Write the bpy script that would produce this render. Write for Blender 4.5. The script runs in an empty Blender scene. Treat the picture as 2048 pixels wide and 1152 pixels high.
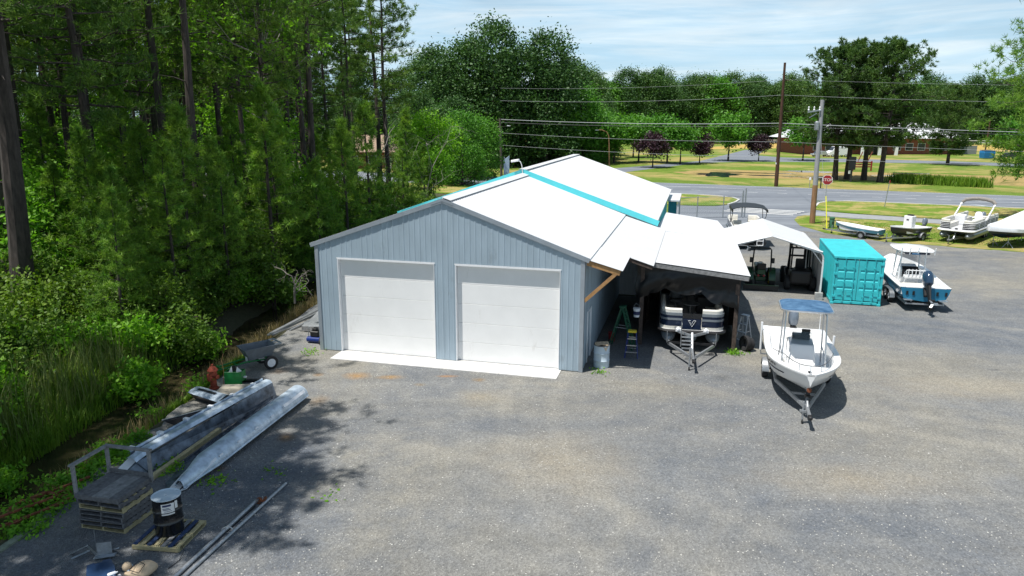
import bpy, bmesh, math, random
import numpy as np
from mathutils import Vector, Matrix, Euler

# ------------------------------------------------------------------ camera, world, sun, exposure
SC = bpy.context.scene
COL = SC.collection
PI = math.pi
R = math.radians
CAM_H, CAM_F, CAM_PITCH, CAM_ROLL = 9.58, 1450.0, 0.23, 0.003
cd = bpy.data.cameras.new('camera')
cam = bpy.data.objects.new('camera', cd)
COL.objects.link(cam)
cam.location = (0, 0, CAM_H)
cam.rotation_euler = (Matrix.Rotation(PI/2 - CAM_PITCH, 3, 'X') @ Matrix.Rotation(CAM_ROLL, 3, 'Z')).to_euler()
cd.sensor_width = 36.0
cd.lens = 36.0*CAM_F/2048.0
cd.clip_start = 0.1
cd.clip_end = 6000
SC.camera = cam

SUN_EL, SUN_AZ = 69.0, 239.0        # azimuth clockwise from +Y
w = bpy.data.worlds.new('World')
SC.world = w
w.use_nodes = True
nt = w.node_tree
bg = nt.nodes['Background']
sky = nt.nodes.new('ShaderNodeTexSky')
sky.sky_type = 'NISHITA'
sky.sun_disc = False
sky.sun_elevation = R(SUN_EL)
sky.sun_rotation = R(SUN_AZ)
sky.dust_density = 0.5
sky.ozone_density = 1.2
tc = nt.nodes.new('ShaderNodeTexCoord')
mp = nt.nodes.new('ShaderNodeMapping')
mp.inputs['Scale'].default_value = (1.0, 1.0, 5.5)
mp.inputs['Rotation'].default_value = (0.1, 0.16, 0.3)
n1 = nt.nodes.new('ShaderNodeTexNoise')
n1.inputs['Scale'].default_value = 2.6
n1.inputs['Detail'].default_value = 9
n1.inputs['Roughness'].default_value = 0.62
n1.inputs['Distortion'].default_value = 0.5
cr = nt.nodes.new('ShaderNodeValToRGB')
cr.color_ramp.elements[0].position = 0.36
cr.color_ramp.elements[0].color = (0.66, 0.66, 0.66, 1)
cr.color_ramp.elements[1].position = 0.74
cr.color_ramp.elements[1].color = (1, 1, 1, 1)
mx = nt.nodes.new('ShaderNodeMixRGB')
n2 = nt.nodes.new('ShaderNodeTexNoise')               # streaks of cirrus
n2.inputs['Scale'].default_value = 4.2; n2.inputs['Detail'].default_value = 8; n2.inputs['Roughness'].default_value = 0.6; n2.inputs['Distortion'].default_value = 0.8
m2 = nt.nodes.new('ShaderNodeMapping'); m2.inputs['Scale'].default_value = (0.7, 1.0, 9.0); m2.inputs['Rotation'].default_value = (0.06, 0.12, 0.5)
nt.links.new(tc.outputs['Generated'], m2.inputs[0]); nt.links.new(m2.outputs[0], n2.inputs['Vector'])
c2 = nt.nodes.new('ShaderNodeValToRGB')
c2.color_ramp.elements[0].position = 0.40; c2.color_ramp.elements[0].color = (7.6, 11.3, 14.2, 1)
c2.color_ramp.elements[1].position = 0.66; c2.color_ramp.elements[1].color = (12.2, 14.2, 15.4, 1)
nt.links.new(n2.outputs['Fac'], c2.inputs[0]); nt.links.new(c2.outputs[0], mx.inputs[2])
nt.links.new(tc.outputs['Generated'], mp.inputs[0])
nt.links.new(mp.outputs[0], n1.inputs['Vector'])
nt.links.new(n1.outputs['Fac'], cr.inputs[0])
sx = nt.nodes.new('ShaderNodeSeparateXYZ')             # haze thins out towards the zenith
nt.links.new(tc.outputs['Generated'], sx.inputs[0])
hz = nt.nodes.new('ShaderNodeValToRGB')
hz.color_ramp.elements[0].position = 0.02; hz.color_ramp.elements[0].color = (0.98, 0.98, 0.98, 1)
hz.color_ramp.elements[1].position = 0.55; hz.color_ramp.elements[1].color = (0.16, 0.16, 0.16, 1)
nt.links.new(sx.outputs['Z'], hz.inputs[0])
ml = nt.nodes.new('ShaderNodeMath'); ml.operation = 'MULTIPLY'
nt.links.new(cr.outputs[0], ml.inputs[0]); nt.links.new(hz.outputs[0], ml.inputs[1])
nt.links.new(ml.outputs[0], mx.inputs[0])
nt.links.new(sky.outputs[0], mx.inputs[1])
nt.links.new(mx.outputs[0], bg.inputs[0])
bg.inputs[1].default_value = 0.065

sl = bpy.data.lights.new('sun', 'SUN')
sl.energy = 5.0
sl.angle = R(0.5)
sl.color = (1.0, 0.965, 0.91)
so = bpy.data.objects.new('sun', sl)
COL.objects.link(so)
sd = Vector((math.sin(R(SUN_AZ))*math.cos(R(SUN_EL)), math.cos(R(SUN_AZ))*math.cos(R(SUN_EL)), math.sin(R(SUN_EL))))
so.rotation_euler = (-sd).to_track_quat('-Z', 'Y').to_euler()
so.location = (0, 0, 60)
SC.view_settings.view_transform = 'Standard'
SC.view_settings.look = 'None'
SC.view_settings.exposure = 0.3
SC.view_settings.gamma = 1.0
SC.view_settings.use_curve_mapping = False
SC.cycles.max_bounces = 8
SC.cycles.transparent_max_bounces = 12
SC.cycles.use_denoising = True

# ------------------------------------------------------------------ helpers
def mat(name, col, rough=0.6, metal=0.0, var=0.12, scale=6.0, bump=0.0, bscale=40.0, col2=None, spec=0.5, detail=4, coat=0.0, stretch=(1, 1, 1)):
    m = bpy.data.materials.new(name)
    m.use_nodes = True
    t = m.node_tree
    b = t.nodes['Principled BSDF']
    b.inputs['Roughness'].default_value = rough
    b.inputs['Metallic'].default_value = metal
    b.inputs['Specular IOR Level'].default_value = spec
    b.inputs['Coat Weight'].default_value = coat
    c = t.nodes.new('ShaderNodeTexCoord')
    mpn = t.nodes.new('ShaderNodeMapping')
    mpn.inputs['Scale'].default_value = stretch
    t.links.new(c.outputs['Object'], mpn.inputs[0])
    n = t.nodes.new('ShaderNodeTexNoise')
    n.inputs['Scale'].default_value = scale
    n.inputs['Detail'].default_value = detail
    n.inputs['Roughness'].default_value = 0.6
    t.links.new(mpn.outputs[0], n.inputs['Vector'])
    r = t.nodes.new('ShaderNodeValToRGB')
    a = [max(0, x*(1-var)) for x in col]
    z = [min(1, x*(1+var)) for x in (col2 or col)]
    r.color_ramp.elements[0].position = 0.32
    r.color_ramp.elements[1].position = 0.68
    r.color_ramp.elements[0].color = (*a, 1)
    r.color_ramp.elements[1].color = (*z, 1)
    t.links.new(n.outputs['Fac'], r.inputs[0])
    t.links.new(r.outputs[0], b.inputs['Base Color'])
    if bump:
        n2 = t.nodes.new('ShaderNodeTexNoise')
        n2.inputs['Scale'].default_value = bscale
        n2.inputs['Detail'].default_value = 5
        t.links.new(mpn.outputs[0], n2.inputs['Vector'])
        bp = t.nodes.new('ShaderNodeBump')
        bp.inputs['Strength'].default_value = bump
        bp.inputs['Distance'].default_value = 0.02
        t.links.new(n2.outputs['Fac'], bp.inputs['Height'])
        t.links.new(bp.outputs[0], b.inputs['Normal'])
    return m

class B:
    """collects shapes into ONE mesh"""
    def __init__(s):
        s.v = []; s.f = []
    def add(s, vs, fs):
        o = len(s.v)
        s.v += [tuple(p) for p in vs]
        s.f += [tuple(i+o for i in f) for f in fs]
        return s
    def box(s, x0, x1, y0, y1, z0, z1):
        return s.add([(x0,y0,z0),(x1,y0,z0),(x1,y1,z0),(x0,y1,z0),(x0,y0,z1),(x1,y0,z1),(x1,y1,z1),(x0,y1,z1)],
                     [(0,3,2,1),(4,5,6,7),(0,1,5,4),(1,2,6,5),(2,3,7,6),(3,0,4,7)])
    def obox(s, c, size, rz=0.0, rx=0.0, ry=0.0):
        M = Matrix.Translation(c) @ Euler((rx, ry, rz)).to_matrix().to_4x4()
        hx, hy, hz = size[0]/2, size[1]/2, size[2]/2
        vs = [M @ Vector(p) for p in ((-hx,-hy,-hz),(hx,-hy,-hz),(hx,hy,-hz),(-hx,hy,-hz),(-hx,-hy,hz),(hx,-hy,hz),(hx,hy,hz),(-hx,hy,hz))]
        return s.add(vs, [(0,3,2,1),(4,5,6,7),(0,1,5,4),(1,2,6,5),(2,3,7,6),(3,0,4,7)])
    def bar(s, p, q, wd, ht, up=(0, 0, 1)):
        p, q = Vector(p), Vector(q)
        d = (q-p).normalized()
        u = Vector(up)
        if abs(d.dot(u)) > 0.98: u = Vector((0, 1, 0))
        sx = d.cross(u).normalized()*wd/2
        uy = sx.cross(d).normalized()*ht/2
        vs = [p-sx-uy, p+sx-uy, p+sx+uy, p-sx+uy, q-sx-uy, q+sx-uy, q+sx+uy, q-sx+uy]
        return s.add(vs, [(0,1,2,3),(7,6,5,4),(0,4,5,1),(1,5,6,2),(2,6,7,3),(3,7,4,0)])
    def tube(s, pts, r, n=8, cap=True, closed=False):
        pts = [Vector(p) for p in pts]
        k = len(pts)
        rs = r if isinstance(r, (list, tuple)) else [r]*k
        rings = []
        prev = None
        for i, p in enumerate(pts):
            if closed: d = (pts[(i+1) % k]-pts[i-1]).normalized()
            else: d = (pts[min(i+1, k-1)]-pts[max(i-1, 0)]).normalized()
            if prev is None:
                a = Vector((0, 0, 1)) if abs(d.z) < 0.9 else Vector((1, 0, 0))
                x = d.cross(a).normalized()
            else:
                x = (prev - d*prev.dot(d)).normalized()
            prev = x
            y = d.cross(x)
            rings.append([p+(x*math.cos(2*PI*j/n)+y*math.sin(2*PI*j/n))*rs[i] for j in range(n)])
        return s.loft(rings, cap=cap and not closed, loop=closed)
    def loft(s, rings, cap=True, loop=False, ring_closed=True):
        n = len(rings[0])
        vs = [p for r_ in rings for p in r_]
        fs = []
        K = len(rings)
        for i in range(K if loop else K-1):
            a = i*n; b = ((i+1) % K)*n
            for j in range(n if ring_closed else n-1):
                j2 = (j+1) % n
                fs.append((a+j, a+j2, b+j2, b+j))
        if cap:
            fs.append(tuple(range(n-1, -1, -1)))
            fs.append(tuple((K-1)*n+j for j in range(n)))
        return s.add(vs, fs)
    def lathe(s, prof, n=16, c=(0, 0, 0), axis='z', cap=True):
        rings = []
        for r_, h in prof:
            ring = []
            for j in range(n):
                a = 2*PI*j/n
                x, y = r_*math.cos(a), r_*math.sin(a)
                if axis == 'z': p = (c[0]+x, c[1]+y, c[2]+h)
                elif axis == 'x': p = (c[0]+h, c[1]+x, c[2]+y)
                else: p = (c[0]+y, c[1]+h, c[2]+x)
                ring.append(p)
            rings.append(ring)
        return s.loft(rings, cap=cap)
    def prism(s, poly, z0, z1):
        n = len(poly)
        vs = [(x, y, z0) for x, y in poly]+[(x, y, z1) for x, y in poly]
        fs = [tuple(range(n-1, -1, -1)), tuple(range(n, 2*n))]
        fs += [(i, (i+1) % n, n+(i+1) % n, n+i) for i in range(n)]
        return s.add(vs, fs)
    def quad(s, a, b, c, d):
        return s.add([a, b, c, d], [(0, 1, 2, 3)])
    def ball(s, c, r, n=10, m=6, sq=(1, 1, 1)):
        rings = []
        for i in range(m+1):
            t = PI*i/m
            rr = max(1e-4, math.sin(t))
            rings.append([(c[0]+r*sq[0]*rr*math.cos(2*PI*j/n), c[1]+r*sq[1]*rr*math.sin(2*PI*j/n), c[2]-r*sq[2]*math.cos(t)) for j in range(n)])
        return s.loft(rings, cap=False)
    def mesh(s, name, smooth=False):
        me = bpy.data.meshes.new(name)
        me.from_pydata(s.v, [], s.f)
        bm = bmesh.new(); bm.from_mesh(me)
        bmesh.ops.recalc_face_normals(bm, faces=bm.faces)
        bm.to_mesh(me); bm.free()
        if smooth:
            me.polygons.foreach_set('use_smooth', [True]*len(me.polygons))
            me.set_sharp_from_angle(angle=R(38))
        return me
    def obj(s, name, m, parent=None, smooth=False, bevel=0.0, loc=None, rz=0.0, seg=1, recalc=True):
        me = s.mesh(name, smooth)
        o = bpy.data.objects.new(name, me)
        COL.objects.link(o)
        if m is not None: me.materials.append(m)
        if parent is not None: o.parent = parent
        if loc is not None: o.location = loc
        o.rotation_euler.z = rz
        if bevel:
            md = o.modifiers.new('edge', 'BEVEL')
            md.width = bevel; md.segments = seg; md.limit_method = 'ANGLE'; md.angle_limit = R(40)
            md.use_clamp_overlap = True
        return o

def tag(o, label=None, cat=None, group=None, kind=None):
    if label: o['label'] = label
    if cat: o['category'] = cat
    if group: o['group'] = group
    if kind: o['kind'] = kind
    return o
def thing(name, label, cat, loc=(0, 0, 0), rz=0.0, group=None):
    o = bpy.data.objects.new(name, None)
    o.empty_display_size = 0.3
    COL.objects.link(o)
    o.location = loc
    o.rotation_euler.z = rz
    return tag(o, label, cat, group)
def kids(o):
    return [c for c in COL.objects if c.parent == o]
def dup(o, loc=None, rz=None, label=None, group=None, scale=None, tree=None):
    """copy of a thing with copies of its parts and their sub-parts (mesh data shared)"""
    if tree is None: tree = subtree(o)
    return _dup(tree, None, loc, rz, label, group, scale)
def subtree(o):
    return (o, [subtree(c) for c in o.children])
def _dup(tr, parent, loc=None, rz=None, label=None, group=None, scale=None):
    o, ch = tr
    c = o.copy(); COL.objects.link(c)
    if parent is not None: c.parent = parent
    if loc is not None: c.location = loc
    if rz is not None: c.rotation_euler.z = rz
    if scale is not None: c.scale = scale
    if label: c['label'] = label
    if group: c['group'] = group
    for k in ch: _dup(k, c)
    return c
def structure(name, b, m, **k):
    return tag(b.obj(name, m, **k), kind='structure')
def text(name, s_, size, m, parent, loc, rot, depth=0.003, align='CENTER'):
    cu = bpy.data.curves.new(name, 'FONT')
    cu.body = s_; cu.size = size; cu.align_x = align; cu.align_y = 'CENTER'; cu.extrude = depth
    ob = bpy.data.objects.new('tmp_text', cu)
    COL.objects.link(ob)
    dg = bpy.context.evaluated_depsgraph_get()
    me = bpy.data.meshes.new_from_object(ob.evaluated_get(dg))
    bpy.data.objects.remove(ob)
    o = bpy.data.objects.new(name, me); COL.objects.link(o)
    me.materials.clear(); me.materials.append(m)
    o.parent = parent; o.location = loc; o.rotation_euler = rot
    return o

# frame of the workshop: u along its front, v to the back
BX, BY, YAW = -8.065, 29.322, -0.25
CU, SU = math.cos(YAW), math.sin(YAW)
def UV(u, v, z=0.0): return (BX+u*CU-v*SU, BY+u*SU+v*CU, z)
# frame of the road: r along it, n across it
def RN(r, n, z=0.0): return (0.92*r+0.391*n, -0.391*r+0.92*n, z)
ROAD_A = -math.atan2(0.391, 0.92)

M = {}
def defmat(key, *a, **k):
    M[key] = mat(key, *a, **k)
defmat('galv_wall', (0.34, 0.425, 0.49), rough=0.45, metal=0.1, var=0.08, scale=1.3, stretch=(2, 2, .5))
defmat('galv_trim', (0.34, 0.38, 0.42), rough=0.4, metal=0.35, var=0.08, scale=2)
defmat('white_roof', (0.60, 0.61, 0.62), rough=0.5, var=0.05, scale=0.7, stretch=(.5, 2.5, 1))
defmat('corr_roof', (0.58, 0.59, 0.595), rough=0.45, var=0.03, scale=1.2, metal=0.1)
defmat('white_door', (0.80, 0.80, 0.79), rough=0.5, var=0.03, scale=1.0, bump=0.05, bscale=60)
defmat('white_paint', (0.78, 0.79, 0.80), rough=0.45, var=0.05, scale=3)
defmat('teal', (0.04, 0.50, 0.54), rough=0.4, var=0.10, scale=2.2)
defmat('teal_fascia', (0.10, 0.62, 0.68), rough=0.4, var=0.06, scale=2)  # paler copy of teal, extra brightness for the grazing sun put into the colour
defmat('teal_dark', (0.02, 0.24, 0.29), rough=0.5, var=0.1, scale=2)
defmat('concrete', (0.55, 0.54, 0.52), rough=0.85, var=0.08, scale=2.5, bump=0.2, bscale=60)
defmat('old_concrete', (0.36, 0.36, 0.35), rough=0.9, var=0.22, scale=4, bump=0.3, bscale=50)
defmat('new_wood', (0.36, 0.20, 0.08), rough=0.7, var=0.25, scale=9, stretch=(1, 1, 1), bump=0.1)
defmat('pale_wood', (0.42, 0.36, 0.20), rough=0.75, var=0.22, scale=9, bump=0.1)
defmat('grey_wood', (0.13, 0.13, 0.135), rough=0.85, var=0.35, scale=11, bump=0.2)
defmat('weathered_wood', (0.22, 0.22, 0.22), rough=0.85, var=0.3, scale=8, bump=0.2)
defmat('dark_wood', (0.07, 0.05, 0.04), rough=0.85, var=0.4, scale=8, bump=0.2)
defmat('black', (0.012, 0.012, 0.013), rough=0.5, var=0.2, scale=6)
defmat('black_gloss', (0.01, 0.011, 0.013), rough=0.18, var=0.2, scale=6)
defmat('tarp', (0.004, 0.0045, 0.005), rough=0.30, var=0.3, scale=5, bump=0.3, bscale=4, spec=0.35)
defmat('rubber', (0.018, 0.018, 0.019), rough=0.8, var=0.2, scale=20)
defmat('alu', (0.55, 0.57, 0.59), rough=0.32, metal=0.85, var=0.1, scale=6)
defmat('galv', (0.42, 0.44, 0.46), rough=0.42, metal=0.7, var=0.18, scale=12)
defmat('gelcoat', (0.80, 0.80, 0.79), rough=0.22, var=0.02, scale=2, coat=0.3)
defmat('grey_gelcoat', (0.42, 0.45, 0.49), rough=0.35, var=0.05, scale=3)
defmat('vinyl', (0.66, 0.65, 0.61), rough=0.5, var=0.06, scale=5)
defmat('glass_dark', (0.03, 0.035, 0.04), rough=0.05, var=0.0, scale=1)
defmat('rust', (0.20, 0.065, 0.028), rough=0.9, var=0.45, scale=9, bump=0.4)
defmat('asphalt', (0.115, 0.125, 0.14), rough=0.9, var=0.10, scale=0.5, bump=0.2, bscale=90, detail=8)
defmat('road_white', (0.62, 0.62, 0.60), rough=0.7, var=0.15, scale=4)
# ------------------------------------------------------------------ ground, water, roads
def node_mat(name):
    m = bpy.data.materials.new(name); m.use_nodes = True
    t = m.node_tree
    return m, t, t.nodes['Principled BSDF']
def N(t, kind, **k):
    n = t.nodes.new(kind)
    for a, b in k.items():
        if a.startswith('_'): setattr(n, a[1:], b)
        else: n.inputs[a.replace('0', ' ')].default_value = b
    return n
def noise(t, src, scale, detail=5, rough=0.6, dist=0.0):
    n = t.nodes.new('ShaderNodeTexNoise')
    n.inputs['Scale'].default_value = scale; n.inputs['Detail'].default_value = detail
    n.inputs['Roughness'].default_value = rough; n.inputs['Distortion'].default_value = dist
    t.links.new(src, n.inputs['Vector'])
    return n.outputs['Fac']
def ramp(t, src, stops):
    r = t.nodes.new('ShaderNodeValToRGB')
    el = r.color_ramp.elements
    while len(el) < len(stops): el.new(0.5)
    for e, (p, c) in zip(el, stops):
        e.position = p
        e.color = (*c, 1) if isinstance(c, (tuple, list)) else (c, c, c, 1)
    t.links.new(src, r.inputs[0])
    return r.outputs[0]
def mixc(t, f, a, b, mode='MIX'):
    m = t.nodes.new('ShaderNodeMixRGB'); m.blend_type = mode
    for i, x in enumerate((f, a, b)):
        if hasattr(x, 'is_linked') or hasattr(x, 'links'): t.links.new(x, m.inputs[i])
        elif isinstance(x, (tuple, list)): m.inputs[i].default_value = (*x, 1)
        else: m.inputs[i].default_value = x
    return m.outputs[0]
def bumpn(t, b, h, strength, dist=0.02):
    bp = t.nodes.new('ShaderNodeBump')
    bp.inputs['Strength'].default_value = strength; bp.inputs['Distance'].default_value = dist
    t.links.new(h, bp.inputs['Height']); t.links.new(bp.outputs[0], b.inputs['Normal'])
def blob(t, P, c, r, nz, soft=0.35):
    """0..1 patch with a ragged edge round a place on the ground"""
    s = t.nodes.new('ShaderNodeVectorMath'); s.operation = 'SUBTRACT'
    t.links.new(P, s.inputs[0]); s.inputs[1].default_value = (c[0], c[1], 0)
    d = t.nodes.new('ShaderNodeVectorMath'); d.operation = 'DIVIDE'
    t.links.new(s.outputs[0], d.inputs[0]); d.inputs[1].default_value = (r[0], r[1], 1)
    l = t.nodes.new('ShaderNodeVectorMath'); l.operation = 'LENGTH'
    t.links.new(d.outputs[0], l.inputs[0])
    a = t.nodes.new('ShaderNodeMath'); a.operation = 'ADD'
    t.links.new(l.outputs['Value'], a.inputs[0]); t.links.new(nz, a.inputs[1])
    return ramp(t, a.outputs[0], [(0.95-soft, 1.0), (1.25, 0.0)])

# gravel: crushed stone, dusty where it is driven on, rust and tannin stains
m, t, b = node_mat('gravel'); M['gravel'] = m
P = t.nodes.new('ShaderNodeTexCoord').outputs['Object']
vo = t.nodes.new('ShaderNodeTexVoronoi'); vo.inputs['Scale'].default_value = 26
t.links.new(P, vo.inputs['Vector'])
vo2 = t.nodes.new('ShaderNodeTexVoronoi'); vo2.inputs['Scale'].default_value = 9
t.links.new(P, vo2.inputs['Vector'])
big = noise(t, P, 0.11, 6, 0.62, 0.6)
mid = noise(t, P, 0.9, 8, 0.7)
fine = noise(t, P, 14, 6, 0.75)
base = ramp(t, big, [(0.36, (0.152, 0.170, 0.190)), (0.48, (0.235, 0.235, 0.222)), (0.62, (0.33, 0.30, 0.23))])
base = mixc(t, 0.42, base, ramp(t, mid, [(0.3, (0.14, 0.15, 0.165)), (0.7, (0.36, 0.345, 0.30))]))
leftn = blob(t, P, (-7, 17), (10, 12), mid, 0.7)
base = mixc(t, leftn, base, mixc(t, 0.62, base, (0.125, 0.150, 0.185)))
for c_, r_ in (((1.5, 19.0), (5.0, 5.5)), ((-1.0, 24.0), (2.5, 2.0)), ((9.5, 18.0), (7, 2.6)), ((17, 25), (9, 3.0)), ((15, 49), (9, 6)), ((14.5, 35.5), (3.0, 3.2)), ((24, 18), (9, 3))):
    base = mixc(t, mixc(t, 0.85, (0, 0, 0), blob(t, P, c_, r_, mid, 0.85)), base, (0.42, 0.355, 0.245))
mp_ = t.nodes.new('ShaderNodeMapping'); mp_.inputs['Rotation'].default_value = (0, 0, 1.1); mp_.inputs['Scale'].default_value = (0.22, 1.0, 1)
t.links.new(P, mp_.inputs[0])
trk = noise(t, mp_.outputs[0], 0.6, 6, 0.6, 1.2)
base = mixc(t, 0.32, base, mixc(t, 1.0, base, ramp(t, trk, [(0.36, 0.72), (0.64, 1.18)]), 'MULTIPLY'))
for c_, r_, col_ in (((-5.9, 26.1), (1.2, 0.9), (0.44, 0.25, 0.085)), ((-4.6, 26.0), (1.2, 0.55), (0.42, 0.25, 0.09)), ((-7.4, 26.2), (0.5, 0.5), (0.33, 0.2, 0.09)),
                     ((-2.5, 26.1), (1.0, 0.35), (0.46, 0.22, 0.06)), ((-1.2, 25.7), (0.6, 0.5), (0.3, 0.2, 0.1)), ((-3.4, 25.2), (0.6, 0.4), (0.3, 0.22, 0.12)),
                     ((-6.9, 20.6), (0.7, 0.8), (0.27, 0.15, 0.05)), ((-6.7, 23.6), (0.9, 1.2), (0.33, 0.24, 0.15)), ((-9.1, 26.6), (1.1, 0.9), (0.27, 0.17, 0.09)), ((-8.2, 18.6), (0.6, 0.5), (0.25, 0.15, 0.08)),
                     ((8.0, 26.1), (0.9, 0.9), (0.07, 0.075, 0.08)), ((6.2, 25.9), (0.3, 0.2), (0.06, 0.06, 0.06)), ((19, 27), (0.8, .25), (0.1, 0.1, 0.1)), ((5.3, 30), (0.6, 0.5), (0.35, 0.32, 0.25))):
    base = mixc(t, mixc(t, 0.85, (0, 0, 0), blob(t, P, c_, r_, mid, 0.55)), base, col_)
for c_, r_ in (((14, 22), 12.6), ((14, 22), 14.3), ((-9, 4), 17.2), ((-9, 4), 18.8), ((22, 40), 19.5), ((22, 40), 21.2), ((30, 10), 14.0), ((30, 10), 15.7)):   # wheel tracks
    s_ = t.nodes.new('ShaderNodeVectorMath'); s_.operation = 'DISTANCE'
    t.links.new(P, s_.inputs[0]); s_.inputs[1].default_value = (c_[0], c_[1], 0)
    a_ = t.nodes.new('ShaderNodeMath'); a_.operation = 'SUBTRACT'; t.links.new(s_.outputs['Value'], a_.inputs[0]); a_.inputs[1].default_value = r_
    b2_ = t.nodes.new('ShaderNodeMath'); b2_.operation = 'ABSOLUTE'; t.links.new(a_.outputs[0], b2_.inputs[0])
    fc = mixc(t, 1.0, ramp(t, b2_.outputs[0], [(0.10, 0.34), (0.42, 0.0)]), ramp(t, big, [(0.42, 0.25), (0.6, 1.0)]), 'MULTIPLY')
    base = mixc(t, fc, base, (0.40, 0.37, 0.30))
sp = ramp(t, vo.outputs['Color'], [(0.0, 0.50), (0.55, 0.97), (0.9, 1.3), (1.0, 2.0)])
base = mixc(t, 0.6, base, mixc(t, 1.0, base, sp, 'MULTIPLY'))
sp2 = ramp(t, fine, [(0.3, 0.72), (0.7, 1.25)])
base = mixc(t, 0.8, base, mixc(t, 1.0, base, sp2, 'MULTIPLY'))
t.links.new(mixc(t, 1.0, base, (0.79, 0.805, 0.84), 'MULTIPLY'), b.inputs['Base Color'])
b.inputs['Roughness'].default_value = 0.95
b.inputs['Specular IOR Level'].default_value = 0.2
bumpn(t, b, vo.outputs['Distance'], 0.6, 0.03)

# woodland floor: leaf litter, needles, moss
m, t, b = node_mat('earth'); M['earth'] = m
P = t.nodes.new('ShaderNodeTexCoord').outputs['Object']
base = ramp(t, noise(t, P, 0.5, 8, 0.7), [(0.3, (0.030, 0.028, 0.018)), (0.5, (0.05, 0.06, 0.022)), (0.7, (0.075, 0.062, 0.036))])
base = mixc(t, 0.5, base, ramp(t, noise(t, P, 9, 6, 0.7), [(0.3, (0.018, 0.018, 0.012)), (0.7, (0.09, 0.08, 0.045))]))
t.links.new(base, b.inputs['Base Color']); b.inputs['Roughness'].default_value = 0.95
bumpn(t, b, noise(t, P, 6, 6, 0.7), 0.7, 0.08)

def lawn_mat(name, a, z, dry, amount, scale=0.12):
    m, t, b = node_mat(name); M[name] = m
    P = t.nodes.new('ShaderNodeTexCoord').outputs['Object']
    base = ramp(t, noise(t, P, 0.7, 8, 0.72), [(0.3, a), (0.7, z)])
    base = mixc(t, ramp(t, noise(t, P, scale, 7, 0.66, 0.5), [(0.60-amount, 0.0), (0.72-amount, 1.0)]), base, dry)
    base = mixc(t, 0.6, base, mixc(t, 1.0, base, ramp(t, noise(t, P, 5.0, 6, 0.8), [(0.3, 0.6), (0.7, 1.35)]), 'MULTIPLY'))
    t.links.new(base, b.inputs['Base Color']); b.inputs['Roughness'].default_value = 0.9
    b.inputs['Specular IOR Level'].default_value = 0.15
    bumpn(t, b, noise(t, P, 7, 6, 0.8), 0.8, 0.12)
lawn_mat('lawn', (0.085, 0.155, 0.018), (0.17, 0.24, 0.035), (0.34, 0.28, 0.10), 0.12, 0.07)
lawn_mat('verge', (0.09, 0.17, 0.018), (0.19, 0.27, 0.035), (0.36, 0.30, 0.11), 0.14, 0.3)
lawn_mat('marsh', (0.30, 0.22, 0.085), (0.40, 0.29, 0.12), (0.19, 0.17, 0.055), 0.08, 0.2)
lawn_mat('field', (0.42, 0.30, 0.09), (0.50, 0.34, 0.11), (0.27, 0.27, 0.07), 0.05, 0.06)
m, t, b = node_mat('creek_water'); M['creek'] = m
P = t.nodes.new('ShaderNodeTexCoord').outputs['Object']
t.links.new(ramp(t, noise(t, P, 0.6, 5), [(0.35, (0.02, 0.02, 0.012)), (0.65, (0.055, 0.045, 0.022))]), b.inputs['Base Color'])
b.inputs['Roughness'].default_value = 0.12
bumpn(t, b, noise(t, P, 3, 3), 0.08, 0.05)
m, t, b = node_mat('pond_water'); M['pond'] = m
b.inputs['Base Color'].default_value = (0.02, 0.03, 0.04, 1); b.inputs['Roughness'].default_value = 0.1

# asphalt: wheel-worn, with fine aggregate and patches
m, t, b = node_mat('road_asphalt'); M['road_asphalt'] = m
P = t.nodes.new('ShaderNodeTexCoord').outputs['Object']
mp_ = t.nodes.new('ShaderNodeMapping'); mp_.inputs['Rotation'].default_value = (0, 0, -ROAD_A); mp_.inputs['Scale'].default_value = (0.02, 0.55, 1)
t.links.new(P, mp_.inputs[0])
base = ramp(t, noise(t, mp_.outputs[0], 1.0, 5, 0.6), [(0.35, (0.135, 0.15, 0.175)), (0.65, (0.215, 0.235, 0.26))])
base = mixc(t, 0.5, base, mixc(t, 1.0, base, ramp(t, noise(t, P, 0.6, 8, 0.7), [(0.3, 0.75), (0.7, 1.2)]), 'MULTIPLY'))
t.links.new(base, b.inputs['Base Color']); b.inputs['Roughness'].default_value = 0.9
b.inputs['Specular IOR Level'].default_value = 0.25

def wear(key, col, amount=0.62, scale=2.2):
    t_ = M[key].node_tree; b_ = t_.nodes['Principled BSDF']
    src = b_.inputs['Base Color'].links[0].from_socket
    P_ = t_.nodes.new('ShaderNodeTexCoord').outputs['Object']
    mp2_ = t_.nodes.new('ShaderNodeMapping'); mp2_.inputs['Scale'].default_value = (1, 1, .35); t_.links.new(P_, mp2_.inputs[0])
    f_ = ramp(t_, noise(t_, mp2_.outputs[0], scale, 10, .75), [(amount, 0.0), (amount+.12, .75)])
    t_.links.new(mixc(t_, f_, src, col), b_.inputs['Base Color'])
wear('teal', (0.12, 0.16, 0.13), .60, 2.6)
wear('galv_wall', (0.22, 0.26, 0.29), .58, 1.1)
wear('white_roof', (0.46, 0.46, 0.45), .60, .6)
wear('white_door', (0.66, 0.65, 0.62), .60, 1.3)
wear('concrete', (0.40, 0.38, 0.34), .58, 1.5)
def u_edge(v): return -2.65-0.18*v if v < 14 else -5.17
def ground_z(x, y):
    dx, dy = x-BX, y-BY
    u, v = dx*CU+dy*SU, -dx*SU+dy*CU
    if v > 60 or v < -40: return 0.0
    e = u_edge(v)
    k = (e-u)/4.6                       # 0 at the yard edge, 1 at the far bank
    if k <= 0 or k >= 1: return 0.0
    fade = max(0.0, min(1.0, (60-v)/20))
    wob = 0.12*math.sin(v*1.7+u)+0.08*math.sin(v*3.9)
    return -(1.05+wob)*fade*math.sin(PI*k)**1.3
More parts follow.
